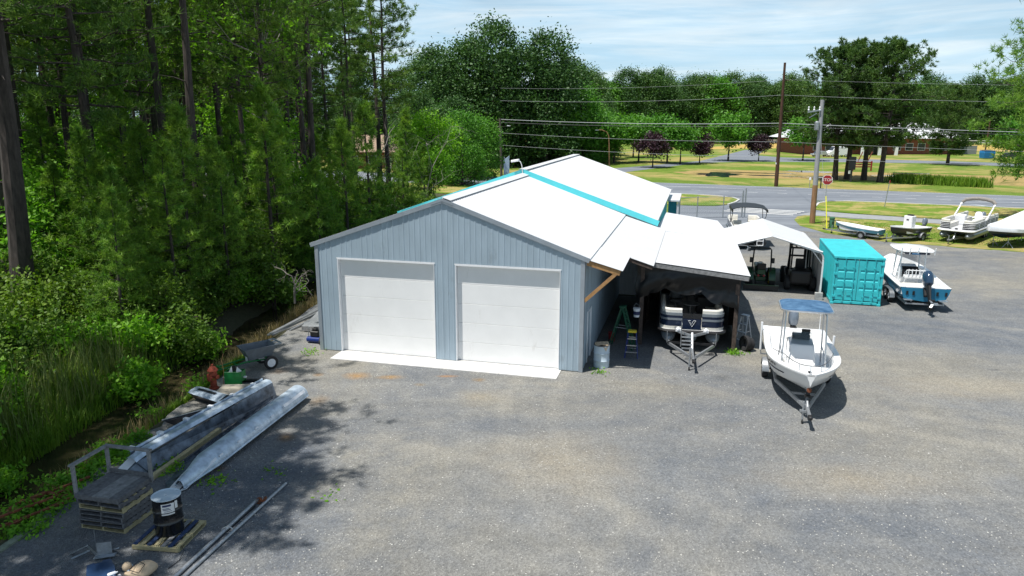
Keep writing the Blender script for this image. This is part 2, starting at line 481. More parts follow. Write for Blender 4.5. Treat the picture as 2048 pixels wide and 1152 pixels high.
xs = np.concatenate([[-2500, -900, -350, -160, -90, -55, -36], np.arange(-26, -4, 0.4), [-3, 0, 6, 14, 24, 40, 60, 100, 200, 400, 900, 2500]])
ys = np.concatenate([[-600, -200, -60, -20, -4], np.arange(4, 70, 0.55), [74, 80, 90, 105, 130, 170, 230, 320, 500, 900, 2000, 4500]])
g = B()
nx, ny = len(xs), len(ys)
g.v = [(x, y, ground_z(x, y)) for y in ys for x in xs]
g.f = [(j*nx+i, j*nx+i+1, (j+1)*nx+i+1, (j+1)*nx+i) for j in range(ny-1) for i in range(nx-1)]
structure('ground', g, M['earth'], smooth=True)

def sheet(name, poly, z, m, kind='structure', step=None):
    bb = B(); bb.add([(x, y, z) for x, y in poly], [tuple(range(len(poly)))])
    o = bb.obj(name, m)
    return tag(o, kind=kind) if kind else o
# lawns beyond the yard
sheet('lawn', [(14, 60), (60, 36), (160, 10), (900, -100), (1200, 900), (300, 900), (-60, 420), (-40, 260), (-52, 175), (-40, 143), (-14, 112), (2, 92)], 0.006, M['lawn'])
# creek
cw = B()
vs = np.arange(-26, 46, 2.0)
for v in vs:
    e = u_edge(v)
    cw.v += [UV(e-0.6, v, -0.66), UV(e-4.1, v, -0.66)]
cw.f = [(2*i, 2*i+2, 2*i+3, 2*i+1) for i in range(len(vs)-1)]
structure('water', cw, M['creek'])
# gravel yard with a ragged edge along the creek and the grass
rng = random.Random(5)
left = [UV(u_edge(v)-0.05+rng.uniform(-.22, .22), v) for v in np.arange(-30, 14, 0.8)]
gy = [(x, y) for x, y, z in left]
gy += [UV(-1.2, 14)[:2], UV(0.4, 14)[:2], UV(0.4, 13)[:2], UV(12, 13)[:2], UV(12.6, 28)[:2], UV(12.6, 40)[:2], UV(17, 41)[:2], UV(24.2, 41)[:2]]
edge = [(27.1, 61.8), (29.9, 57.5), (37.9, 53.0), (60, 38), (90, 20)]
for (xa, ya), (xb, yb) in zip(edge, edge[1:]):
    for k in range(12):
        f = k/12
        gy.append((xa+(xb-xa)*f+rng.uniform(-.25, .25), ya+(yb-ya)*f+rng.uniform(-.4, .4)))
gy += [(90, -30), UV(3, -30)[:2]]
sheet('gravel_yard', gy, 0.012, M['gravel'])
# driveway from the road to the yard
dw = [UV(12.6, 40)[:2], UV(12.6, 60)[:2], RN(-40, 82)[:2], RN(-40, 97)[:2], RN(20, 97)[:2], RN(20, 81.2)[:2], (33.7, 71.4), (31.4, 73.4), (30.2, 74.2), (28.8, 73.0), (27.5, 70.4), (26.5, 66.3), (26.9, 63.6), (27.0, 62.0), UV(24.2, 40.6)[:2]]
M['asphalt'] = M['road_asphalt']
sheet('driveway', dw, 0.009, M['asphalt'])
# main road and its paint
rd = B(); rd.add([RN(-400, 95.5, 0.016), RN(420, 95.5, 0.016), RN(420, 112.2, 0.016), RN(-400, 112.2, 0.016)], [(0, 1, 2, 3)])
road = structure('road', rd, M['road_asphalt'])
pm = None
def stripe(r0, r1, n, wd, name='road_marking', par=None):
    q = B(); q.add([RN(r0, n-wd/2, 0.022), RN(r1, n-wd/2, 0.022), RN(r1, n+wd/2, 0.022), RN(r0, n+wd/2, 0.022)], [(0, 1, 2, 3)])
    return q.obj(name, M['road_white'], par)
for k in range(-14, 28): stripe(-16.6+3.75*k, -15.4+3.75*k, 102.4, 0.16, par=road)
for n_ in (106.9,):
    for a_, z_ in ((-120, -17.5), (-16.3, -4.5), (-0.4, 11.8), (13.5, 80)): stripe(a_, z_, n_, 0.16, par=road)
stripe(-200, 200, 111.4, 0.14, par=road)
stripe(-200, -14, 96.6, 0.14, par=road); stripe(2.5, 200, 96.6, 0.14, par=road)
# crosswalk bars on the driveway mouth
cwk = thing('crosswalk', 'faded white crosswalk bars across the mouth of the driveway', 'crosswalk', (27.0, 77.0, 0))
for k in range(4):
    a = Vector((22.4+0.75*k, 77.1+0.95*k)); d = Vector((6.0, -3.1))
    q = B(); p2 = a+d*1.05; o_ = Vector((0.18, 0.42))
    q.add([(a.x-27, a.y-77, 0.022), (p2.x-27, p2.y-77, 0.022), (p2.x+o_.x-27, p2.y+o_.y-77, 0.022), (a.x+o_.x-27, a.y+o_.y-77, 0.022)], [(0, 1, 2, 3)])
    q.obj('bar', M['road_white'], cwk)
# grass islands with kerbs, footpath
islL = [(-60, 83.6), (-15.5, 83.2), (-12.5, 83.5), (-10.9, 84.2), (-9.8, 85.8), (-9.3, 88.5), (-9.2, 91.5), (-10.2, 93.6), (-12.2, 94.8), (-15, 95.3), (-60, 95.3)]
islR = [(-0.6, 85.0), (-0.5, 88.0), (-0.2, 91.5), (0.9, 93.8), (3.0, 95.0), (6, 95.3), (90, 95.3), (90, 73), (17.8, 81.2), (10.5, 82.0), (2.9, 83.2), (1.0, 83.9)]
def island(name, pl, wide):
    poly = [RN(*p)[:2] for p in pl]
    bb = B(); bb.prism(poly, 0.0, 0.10)
    structure(name, bb, M['verge'])
island('verge', islL, 1); island('verge', islR, 1)
kb = B()
def kerb(pl, name='kerb'):
    bb = B()
    pts = [Vector(RN(*p, 0.07)) for p in pl]
    for a, z in zip(pts, pts[1:]): bb.bar(a, z, 0.22, 0.16)
    return structure(name, bb, M['concrete'])
kerb([(-40, 95.4), (-15, 95.4), (-12.1, 94.9), (-10.1, 93.7), (-9.1, 91.5), (-9.2, 88.5), (-9.7, 85.8)])
kerb([(-0.6, 86.5), (-0.4, 89.0), (-0.2, 91.5), (0.8, 93.9), (3.0, 95.1), (6, 95.4), (70, 95.4)])
fp = B(); fp.add([RN(*p, 0.028) for p in [(-2.2, 79.6), (-1.0, 82.2), (0.9, 83.6), (2.9, 82.9), (10.4, 81.2), (17.6, 80.2), (90, 72.4), (90, 68), (16.8, 76.2), (10.1, 78.4), (2.8, 79.4), (0.1, 79.8)]], [tuple(range(12))])
structure('path', fp, mat('path_grey', (0.27, 0.28, 0.285), rough=0.9, var=0.12, scale=1.5))
gl = [(33.4, 71.2), (31.2, 73.1), (30.2, 73.9), (28.8, 72.9), (27.5, 70.4), (26.5, 66.3), (27.0, 63.6), (27.1, 61.8), (29.9, 57.6), (37.9, 53.1), (60, 38), (90, 20), (120, 20), (95, 40), (45.3, 63.0), (40.0, 67.4)]
sheet('grass_strip', gl, 0.020, M['verge'])
# pond flat beyond the road, school drive, fields
sheet('marsh', [(29.5, 135), (38.8, 142.8), (45.8, 140.3), (58.4, 138.1), (71.8, 134.8), (80, 129.9), (118, 118), (112, 98), (91.2, 103.5), (76.0, 108.4), (66.8, 111.4), (61.9, 115.7), (50.6, 119.5), (39.3, 121.5), (32.4, 125.7)], 0.012, M['marsh'])
def ragged(c, rx, ry, rz, n, seed, amp=0.3):
    q = random.Random(seed); o_ = []
    for k in range(n):
        a = 2*PI*k/n; s = 1+q.uniform(-amp, amp)
        x, y = rx*s*math.cos(a), ry*s*math.sin(a)
        o_.append((c[0]+x*math.cos(rz)-y*math.sin(rz), c[1]+x*math.sin(rz)+y*math.cos(rz)))
    return o_
for i, (c_, rx, ry, k) in enumerate((((36.6, 129.5), 3.6, 5.2, 1), ((44, 127.5), 3.5, 1.0, 2), ((47, 132.5), 5, 0.9, 3), ((56, 137), 5.5, 2.2, 4), ((50, 124), 4.5, 0.8, 5), ((41.5, 134.6), 3.5, .9, 6), ((66, 128), 4.6, 0.9, 7), ((74, 124), 6, 0.8, 8))):
    sheet('pond', ragged(c_, rx, ry, -0.3, 22, k), 0.018, M['pond'])
sheet('school_road', [(-14.6, 116.6), (4.5, 124.2), (19.7, 144.4), (28.9, 154.2), (43.8, 171.4), (57.9, 200.6), (73.7, 233.7), (81.5, 238.0), (66.1, 198.5), (69.6, 186.8), (83.6, 182.6), (102.7, 173.4), (113.8, 164.4), (190, 128), (182, 118), (104.4, 154.7), (96.9, 163.6), (76.8, 168.4), (54.3, 169.0), (41.8, 164.5), (31.8, 149.9), (21.0, 135.0), (14.2, 126), (6, 119), (-12, 110.8)], 0.014, M['asphalt'])
sheet('field', [(57.6, 236.5), (84.0, 278.6), (112, 303.4), (128, 300.0), (109.3, 270.7), (87.4, 246.6), (74.5, 241.4)], 0.016, M['field'])
sheet('field', [(174.7, 285), (232, 285), (215, 228), (160.7, 222.7), (144.8, 232)], 0.016, M['field'])
# ------------------------------------------------------------------ garage, workshop, shed, carport, container
def rib_profile(a, z, pitch=0.2286, rib=0.012, rw=0.028, off=0.0):
    """stations (position, height) of a ribbed sheet from a to z"""
    out = [(a, 0.0)]
    k = math.ceil((a-off)/pitch)
    while off+k*pitch < z-0.05:
        c = off+k*pitch
        if c-rw*1.4 > a:
            out += [(c-rw*1.3, 0.0), (c-rw*0.6, rib), (c+rw*0.6, rib), (c+rw*1.3, 0.0)]
        k += 1
    out.append((z, 0.0))
    return out
GW, GL_, EL, ER, RDG = 11.11, 13.35, 4.53, 4.45, 6.45
D = (0.96, 5.16, 6.03, 10.22); DH = 3.99
def gtop(u): return EL+(RDG-EL)*u/5.556 if u < 5.556 else ER+(RDG-ER)*(GW-u)/(GW-5.556)
ga = thing('garage', 'grey ribbed metal garage with two tall white overhead doors', 'garage', (BX, BY, 0), YAW)
def wall_strip(b_, stations, lo, hi, place):
    """vertical ribbed sheet: stations along the wall, lo/hi heights, place(s, h, z)"""
    for (a, ha), (z, hz) in zip(stations, stations[1:]):
        mid = (a+z)/2
        l0 = lo(mid)
        b_.quad(place(a, ha, l0), place(z, hz, l0), place(z, hz, hi(z)), place(a, ha, hi(a)))
npan = 12
cuts = [GW*i/npan for i in range(npan+1)]
for i in range(npan):
    edges = sorted({cuts[i], cuts[i+1], *[d for d in D if cuts[i] < d < cuts[i+1]]})
    bb = B()
    for a, z in zip(edges, edges[1:]):
        lo = lambda s: DH if (D[0] < s < D[1] or D[2] < s < D[3]) else 0.05
        wall_strip(bb, rib_profile(a, z), lo, gtop, lambda s, h, zz: (s, -h-0.004*(i % 2), zz))
    bb.obj('wall_panel', M['galv_wall'], ga)
# side wall panels with the walk door opening
for i in range(14):
    a, z = GL_*i/14, GL_*(i+1)/14
    bb = B()
    edges = sorted({a, z, *[d for d in (1.15, 2.1) if a < d < z]})
    for p, q in zip(edges, edges[1:]):
        lo = lambda s: 2.12 if 1.15 < s < 2.1 else 0.05
        wall_strip(bb, rib_profile(p, q), lo, lambda s: ER, lambda s, h, zz: (GW+h, s, zz))
    bb.obj('wall_panel', M['galv_wall'], ga)
bb = B()
wall_strip(bb, rib_profile(0, GL_), lambda s: 0.05, lambda s: EL, lambda s, h, zz: (-h, s, zz))
bb.obj('side_wall', M['galv_wall'], ga)
for q_ in ((-0.02, D[0], 0.02, 0.2), (D[1], D[2], 0.02, 0.2), (D[3], GW-.16, 0.02, 0.2), (GW-0.15, GW-0.01, 0.02, 1.15), (GW-0.15, GW-0.01, 2.1, GL_)):
    bb = B(); bb.box(*q_, -0.05, 0.06); bb.obj('foundation', M['old_concrete'], ga)
# corner and rake trim
for u0, u1, h in ((-0.035, 0.12, EL), (GW-0.12, GW+0.035, ER)):
    bb = B(); bb.prism([(u0, -0.035), (u1, -0.035), (u1, -0.022), (u0+.012, -0.022), (u0+.012, .14), (u0, .14)] if u0 < 1 else [(u0, -0.035), (u1, -0.035), (u1, .14), (u1-.012, .14), (u1-.012, -0.022), (u0, -0.022)], 0.02, h-0.05)
    bb.obj('corner_trim', M['galv_trim'], ga)
for nm, p, q in (('rake_trim', (-0.20, -0.045, EL-0.03), (5.556, -0.045, RDG+0.04)), ('rake_trim', (GW+0.2, -0.045, ER-0.03), (5.556, -0.045, RDG+0.04))):
    bb = B(); bb.bar(p, q, 0.06, 0.17); bb.obj(nm, M['galv_trim'], ga)
# overhead doors, recessed in white jambs
for k in (0, 2):
    dr = thing('overhead_door', None, None); dr.parent = ga
    dr['label'] = ('left' if k == 0 else 'right')+' white sectional overhead door'
    a, z = D[k], D[k+1]
    hh = (DH-0.03)/5
    for j in range(5):
        bb = B(); bb.box(a+0.03, z-0.03, 0.16, 0.21, 0.03+hh*j+0.004, 0.03+hh*(j+1)-0.004)
        bb.obj('door_section', M['white_door'], dr, bevel=0.006)
    bb = B(); bb.box(a+.03, z-.03, 0.15, 0.22, 0.012, 0.03); bb.obj('bottom_seal', M['rubber'], dr)
    bb = B(); bb.box(a, a+0.025, -0.03, 0.24, 0.02, DH); bb.box(z-0.025, z, -0.03, 0.24, 0.02, DH); bb.box(a+.025, z-.025, -0.03, 0.24, DH-0.03, DH)
    bb.box(a-0.03, z+.03, -0.028, -0.022, DH+.002, DH+0.05)
    bb.obj('door_frame', M['white_paint'], dr)
# roof: two ribbed slopes and ridge cap
def slope(b_, u0, z0, u1, z1, v0, v1, th=0.05, pitch=0.2286, rib=0.022):
    st = rib_profile(v0, v1, pitch, rib, 0.03)
    for (a, ha), (z, hz) in zip(st, st[1:]):
        b_.quad((u0, a, z0+ha), (u1, a, z1+ha), (u1, z, z1+hz), (u0, z, z0+hz))
    b_.quad((u0, v0, z0-th), (u1, v0, z1-th), (u1, v1, z1-th), (u0, v1, z0-th))
    b_.quad((u0, v0, z0-th), (u1, v0, z1-th), (u1, v0, z1), (u0, v0, z0))
    b_.quad((u0, v1, z0-th), (u1, v1, z1-th), (u1, v1, z1), (u0, v1, z0))
    b_.quad((u0, v0, z0-th), (u0, v1, z0-th), (u0, v1, z0), (u0, v0, z0))
    b_.quad((u1, v0, z1-th), (u1, v1, z1-th), (u1, v1, z1), (u1, v0, z1))
sl_ = (RDG-EL)/5.556
for s in (-1, 1):
    bb = B(); e_ = EL if s < 0 else ER
    ue = -0.22 if s < 0 else GW+0.22
    slope(bb, 5.556, RDG+0.11, ue, e_+0.11-0.22*sl_, -0.07, GL_-0.02)
    bb.obj('roof', M['white_roof'], ga)
bb = B()
for s in (-1, 1):
    bb.bar((5.556+s*0.18, -0.09, RDG+0.115), (5.556+s*0.18, GL_-0.03, RDG+0.115), 0.36, 0.012, up=(s*sl_, 0, 1))
bb.obj('ridge_cap', M['white_roof'], ga)
bb = B(); bb.add([(5.1, -.085, RDG-.14), (5.556, -.085, RDG+.02), (6.0, -.085, RDG-.14), (6.0, -.085, RDG-.04), (5.556, -.085, RDG+.125), (5.1, -.085, RDG-.04)], [(0, 1, 4, 5), (1, 2, 3, 4)])
bb.obj('ridge_end', M['galv_trim'], ga)
# walk door
dr = thing('walk_door', None, None); dr.parent = ga
bb = B(); bb.box(GW-0.06, GW-0.02, 1.2, 2.05, 0.05, 2.08); bb.obj('door_leaf', M['galv_wall'], dr)
bb = B(); bb.box(GW-0.06, GW+0.04, 1.13, 1.2, 0.03, 2.14); bb.box(GW-0.06, GW+0.04, 2.05, 2.12, 0.03, 2.14); bb.box(GW-0.06, GW+0.04, 1.2, 2.05, 2.08, 2.14); bb.obj('door_frame', M['white_paint'], dr)
bb = B(); bb.ball((GW+0.03, 1.28, 1.0), 0.035); bb.obj('door_knob', M['alu'], dr)
# side awning: corrugated sheets on a timber beam and brace
def corr(b_, u0, z0, u1, z1, v0, v1, pitch=0.10, amp=0.011, th=0.02):
    n = max(2, int((v1-v0)/pitch*4)); pr = None
    for k in range(n+1):
        v = v0+(v1-v0)*k/n; h = amp*math.sin(2*PI*(v-v0)/pitch)
        c = ((u0, v, z0+h), (u1, v, z1+h))
        if pr: b_.quad(pr[0], pr[1], c[1], c[0])
        pr = c
for (u0, z0, u1, z1, v0, v1) in ((11.26, 4.455, 12.55, 4.10, -0.05, 3.05), (11.26, 4.44, 13.5, 3.745, 3.0, 13.32)):
    bb = B(); corr(bb, u0, z0, u1, z1, v0, v1); bb.obj('awning_roof', M['corr_roof'], ga)
bb = B(); bb.bar((11.22, 0.02, 4.33), (12.45, 0.02, 4.00), 0.05, 0.19); bb.obj('awning_beam', M['new_wood'], ga)
bb = B(); bb.bar((11.14, 0.02, 2.85), (12.28, 0.02, 3.96), 0.05, 0.13); bb.obj('awning_brace', M['new_wood'], ga)
for p_, q_ in (((11.15, 3.06, 4.36), (13.45, 3.06, 3.65)), ((11.15, 1.5, 4.38), (12.5, 1.5, 4.0))):
    bb = B(); bb.bar(p_, q_, 0.05, 0.14); bb.obj('awning_rafter', M['dark_wood'], ga)

# concrete apron in front of the doors: five slabs
ap = tag(B().prism([(0.95, -1.0), (10.3, -1.0), (10.3, 0.125), (0.98, 0.125)], -0.05, 0.028).obj('apron', M['old_concrete'], loc=(BX, BY, 0), rz=YAW), kind='structure')
sc_ = [(0.93, 0.93), (3.25, 3.02), (5.12, 4.98), (6.02, 5.92), (8.2, 8.05), (10.32, 10.32)]
for (a, b2), (c, d2) in zip(sc_, sc_[1:]):
    bb = B(); bb.prism([(b2+0.008, -1.02), (d2-0.008, -1.02), (c-0.008, 0.13), (a+0.008, 0.13)], 0.0, 0.036)
    bb.obj('slab', M['concrete'], ap)

# main workshop behind
wk = thing('workshop', 'larger white-roofed workshop with teal fascia behind the grey garage', 'building', UV(5.556, 13.35), YAW)
W0, W1, WL, WR_, WE = -7.45, 7.35, 17.95, 6.8, 4.23
def wtop(u): return WR_-(WR_-WE)*abs(u)/7.4-0.14
bb = B(); wall_strip(bb, rib_profile(W0+.2, 0), lambda s: 0.0, wtop, lambda s, h, zz: (s, -h, zz)); wall_strip(bb, rib_profile(0, W1-.15), lambda s: 0, wtop, lambda s, h, zz: (s, -h, zz))
bb.obj('front_gable', M['white_paint'], wk)
bb = B(); wall_strip(bb, rib_profile(0, WL), lambda s: 0, lambda s: WE+0.05, lambda s, h, zz: (W1-.15+h, s, zz)); bb.obj('side_wall', M['teal'], wk)
bb = B(); wall_strip(bb, rib_profile(0, WL), lambda s: 0, lambda s: WE+.02, lambda s, h, zz: (W0+.2-h, s, zz)); bb.obj('side_wall', M['teal'], wk)
bb = B(); wall_strip(bb, rib_profile(W0+.2, W1-.15), lambda s: 0, wtop, lambda s, h, zz: (s, WL, zz)); bb.obj('rear_gable', M['teal'], wk)
for s in (-1, 1):
    bb = B(); slope(bb, 0, WR_, s*7.5, WE+0.0, -0.12, WL+0.15, th=0.08); bb.obj('roof', M['white_roof'], wk)
    bb = B(); bb.bar((s*7.55, -0.16, WE-0.16), (0, -0.16, WR_-0.12), 0.03, 0.30); bb.obj('fascia', M['teal_fascia'], wk)
bb = B(); bb.bar((0, -0.14, WR_+.01), (0, WL+0.15, WR_+.01), 0.5, 0.03); bb.obj('ridge_cap', M['white_roof'], wk)
bb = B(); bb.box(7.38, 8.25, 14.2, 19.5, 3.72, 3.82); bb.box(8.1, 8.2, 14.3, 14.4, 0, 3.72); bb.box(8.1, 8.2, 19.3, 19.4, 0, 3.72); bb.obj('porch_roof', M['white_roof'], wk)
bb = B(); bb.box(7.45, 8.05, 14.6, 14.66, 0, 3.7); bb.obj('porch_screen', M['teal_dark'], wk)
# floodlight on the ridge
fl = thing('floodlight', 'white floodlight on a bent arm at the workshop ridge', 'floodlight', UV(5.5, 13.1, WR_-0.35), YAW)
bb = B(); bb.tube([(0.2, -0.02, -0.1), (0.1, 0.0, 0.15), (0.02, 0.02, 0.75), (-0.1, 0.02, 1.0), (-0.25, 0.02, 1.05)], 0.03, 6); bb.obj('arm', M['white_paint'], fl, smooth=True)
bb = B(); bb.obox((-0.5, 0.0, 1.05), (0.62, 0.34, 0.16), ry=-0.15); bb.obj('lamp_head', M['white_paint'], fl, bevel=0.03)
bb = B(); bb.tube([(0.2, -0.02, -0.1), (0.32, -0.05, -0.25), (0.6, -0.1, -0.38)], 0.015, 5); bb.obj('cable', M['galv'], fl)
fl.scale = (.72, .72, .8)

# pole shed with low white roof
sh = thing('pole_shed', 'open-fronted timber pole shed under a low white corrugated roof', 'shed', (BX, BY, 0), YAW)
def zsh(u): return 3.80-(u-12.6)*(3.80-3.33)/4.75
bb = B()
n = 220; pr = None
for k in range(n+1):
    v = 4.0+8.9*k/n; h = 0.011*math.sin(2*PI*v/0.10)
    ur = 17.35-0.2*(v-4)/8.9
    c = ((12.62, v, zsh(12.62)+h), (ur, v, zsh(ur)+h))
    if pr: bb.quad(pr[0], pr[1], c[1], c[0])
    pr = c
bb.obj('roof', M['corr_roof'], sh)
bb = B(); bb.add([(13.0, 12.88, 3.80), (17.1, 12.88, 3.35), (16.35, 20.7, 3.36), (13.2, 20.4, 3.80), (13.0, 12.88, 3.76), (17.1, 12.88, 3.31), (16.35, 20.7, 3.32), (13.2, 20.4, 3.76)], [(0,1,2,3),(7,6,5,4),(0,4,5,1),(1,5,6,2),(2,6,7,3),(3,7,4,0)])
bb.obj('rear_roof', M['white_roof'], sh)
bb = B(); bb.bar((12.7, 4.04, 3.66), (17.3, 4.04, 3.20), 0.05, 0.18); bb.obj('fascia_board', M['weathered_wood'], sh)
for (u, v) in ((16.9, 4.3), (13.0, 4.25), (16.9, 8.4), (13.0, 8.4), (16.9, 12.6), (13.0, 12.6), (16.2, 20.4), (13.4, 20.2)):
    bb = B(); bb.box(u-0.08, u+0.08, v-0.08, v+0.08, 0, zsh(u)-0.1); bb.obj('post', M['dark_wood'], sh)
bb = B()
for v in (5.2, 6.4, 7.6, 8.8, 10, 11.2, 12.4): bb.bar((12.7, v, 3.68), (17.15, v, 3.24), 0.05, 0.14)
bb.obj('rafter', M['dark_wood'], sh)
bb = B(); bb.box(13.0, 16.95, 12.7, 12.74, 0, 3.3); bb.obj('added_rear_wall', M['dark_wood'], sh)  # added wall, closes the shed so its inside stays black
bb = B()
for k in range(20):
    v = 4.5+0.41*k; bb.box(16.985, 17.01+0.006*(k % 2), v, v+0.395, 0.05, 3.1)
bb.obj('side_wall', M['dark_wood'], sh)  # right side boarding, also added to keep daylight out of the shed
bb = B(); bb.box(12.94, 12.97, 4.45, 12.6, 0.05, 2.6); bb.obj('side_wall', M['dark_wood'], sh)
# black plastic hung under the shed's front edge, sagging in swags
tp = B(); nu, nz = 60, 14
ring = []
for i in range(nu+1):
    f = i/nu; u = 12.75+4.2*f
    top = zsh(u)-0.22
    sag = 0.82+0.30*abs(math.sin(f*PI*3.0+0.3))+0.08*math.sin(f*9)+0.55*max(0, 1-f/0.14)+0.5*max(0, (f-0.86)/0.14)
    row = []
    for j in range(nz+1):
        q = j/nz
        fold = 0.05*math.sin(f*26+q*3)*q+0.09*math.sin(q*PI*2+f*6)*(0.3+q)+0.02*math.sin(f*71+q*9)*q
        row.append((u+0.05*math.sin(q*7+f*13)*q, 4.14+fold*0.8+0.05, top-sag*q))
    ring.append(row)
tp.loft(ring, cap=False, ring_closed=False)
o = tp.obj('tarpaulin', M['tarp'], smooth=False, loc=(BX, BY, 0), rz=YAW)
o.data.polygons.foreach_set('use_smooth', [True]*len(o.data.polygons))
tag(o, 'black plastic sheet hanging in swags under the front edge of the pole shed', 'tarpaulin')

# carport
cp = thing('carport', 'white ribbed metal carport with open ends and one closed side', 'carport', UV(19.15, 15.2), YAW)
H0, HR, HW, CLN = 2.62, 3.38, 2.75, 7.2
def cprof(n=4):
    pts = [(-HW, 2.0), (-HW, H0-0.35)]
    for k in range(n+1):
        a = PI/2*k/n
        pts.append((-HW+0.34*(1-math.cos(a)), H0-0.35+0.34*math.sin(a)))
    pts.append((0, HR))
    L = pts
    return L+[(-x, z) for x, z in reversed(L[:-1])]
pf = cprof()
bb = B(); st = rib_profile(0, CLN, 0.46, 0.022, 0.05)
rg = []
for (v, h) in st:
    rg.append([(x+(h if x > HW-.01 else -h if x < -HW+.01 else 0), v, z+h) for x, z in pf])
bb.loft(rg, cap=False, ring_closed=False); bb.obj('roof', M['corr_roof'], cp)
bb = B()
st = rib_profile(0.02, CLN-.02, 0.23, 0.018, 0.03)
wall_strip(bb, st, lambda s: 0.1, lambda s: 2.02, lambda s, h, zz: (HW-0.01+h, s, zz)); bb.obj('side_wall', M['corr_roof'], cp)
for v in (0.05, 1.8, 3.6, 5.4, CLN-0.05):
    bb = B(); bb.tube([(x*0.985, v, z-0.05) for x, z in [(-HW, 0.05)]+pf+[(HW, 0.05)]], 0.035, 6)
    bb.obj('bow_frame', M['white_paint'] if v < 0.1 else M['galv'], cp)
bb = B(); bb.bar((HW-0.03, 0.05, 0.1), (HW-0.03, 0.05, 2.1), 0.08, 0.08); bb.obj('leg', M['white_paint'], cp)
bb = B(); bb.tube([(-HW+.1, 0.03, H0-.05), (0, 0.03, HR-0.05), (HW-.1, 0.03, H0-.05)], 0.05, 6); bb.obj('front_trim', M['white_paint'], cp)
for s in (-1, 1):
    bb = B(); bb.bar((s*HW, 0.05, 0.06), (s*HW, CLN, 0.06), .06, .06); bb.obj('base_rail', M['galv'], cp)
    for v in (0.05, CLN-.05):
        bb = B(); bb.bar((s*(HW-.06), v, 1.9), (s*(HW-0.75), v, HR-.58), .05, .05); bb.obj('knee_brace', M['galv'], cp)
cb = thing('concrete_blocks', 'grey concrete block anchoring the right front leg of the carport', 'block', UV(21.75, 14.85), YAW)
bb = B(); bb.box(-0.2, 0.2, -0.1, 0.1, 0.21, 0.4); bb.obj('block', M['old_concrete'], cb, bevel=0.01)
bb = B(); bb.box(-0.2, 0.2, -0.1, 0.1, 0.012, 0.205); bb.obj('block', M['old_concrete'], cb, bevel=0.01)

# shipping container
ct = thing('shipping_container', 'bright teal shipping container with closed doors beside the carport', 'shipping container', (16.95, 37.45, 0.0), -0.271)
CWd, CHt, CLg = 2.438, 2.591, 6.06
def corrugate(b_, place, length, z0, z1, pitch=0.28, d=0.036):
    s = 0.0; pts = [(0, 0)]
    while s < length-pitch:
        pts += [(s+0.07, 0), (s+0.14, -d), (s+0.21, -d), (s+0.28, 0)]; s += pitch
    pts.append((length, 0))
    for (a, h), (z, k) in zip(pts, pts[1:]):
        b_.quad(place(a, h, z0), place(z, k, z0), place(z, k, z1), place(a, h, z1))
bb = B(); corrugate(bb, lambda s, h, z: (CWd+h-0.02, 0.15+s, z), CLg-0.3, 0.2, CHt-0.12); bb.obj('side_panel', M['teal'], ct)
bb = B(); corrugate(bb, lambda s, h, z: (0.02-h, 0.15+s, z), CLg-0.3, 0.2, CHt-0.12); bb.obj('side_panel', M['teal'], ct)
bb = B(); corrugate(bb, lambda s, h, z: (0.15+s, CLg-0.03+h, z), CWd-0.3, 0.2, CHt-0.12); bb.obj('rear_panel', M['teal'], ct)
bb = B(); bb.box(0.06, CWd-0.06, 0.1, CLg-0.1, CHt-0.06, CHt-0.02); bb.obj('roof', M['teal'], ct)
bb = B()
for x in (0, CWd-0.12):
    bb.box(x, x+0.12, 0.02, 0.14, 0.12, CHt-0.12); bb.box(x, x+0.12, CLg-.14, CLg-.02, 0.12, CHt-0.12)
    bb.box(x+0.01, x+0.11, 0.17, CLg-0.17, CHt-0.12, CHt-0.01); bb.box(x+0.01, x+0.11, 0.17, CLg-0.17, 0.05, 0.2)
for y in (0.02, CLg-0.14):
    bb.box(0.17, CWd-0.17, y, y+0.12, CHt-0.13, CHt-0.005); bb.box(0.17, CWd-0.17, y, y+0.12, 0.06, 0.2)
bb.obj('frame', M['teal'], ct, bevel=0.01)
bb = B()
for x in (-0.01, CWd-0.17):
    for y in (-0.005, CLg-.155):
        for z in (0.01, CHt-0.118): bb.box(x, x+0.18, y, y+0.16, z, z+0.118)
bb.obj('corner_casting', M['teal'], ct, bevel=0.012)
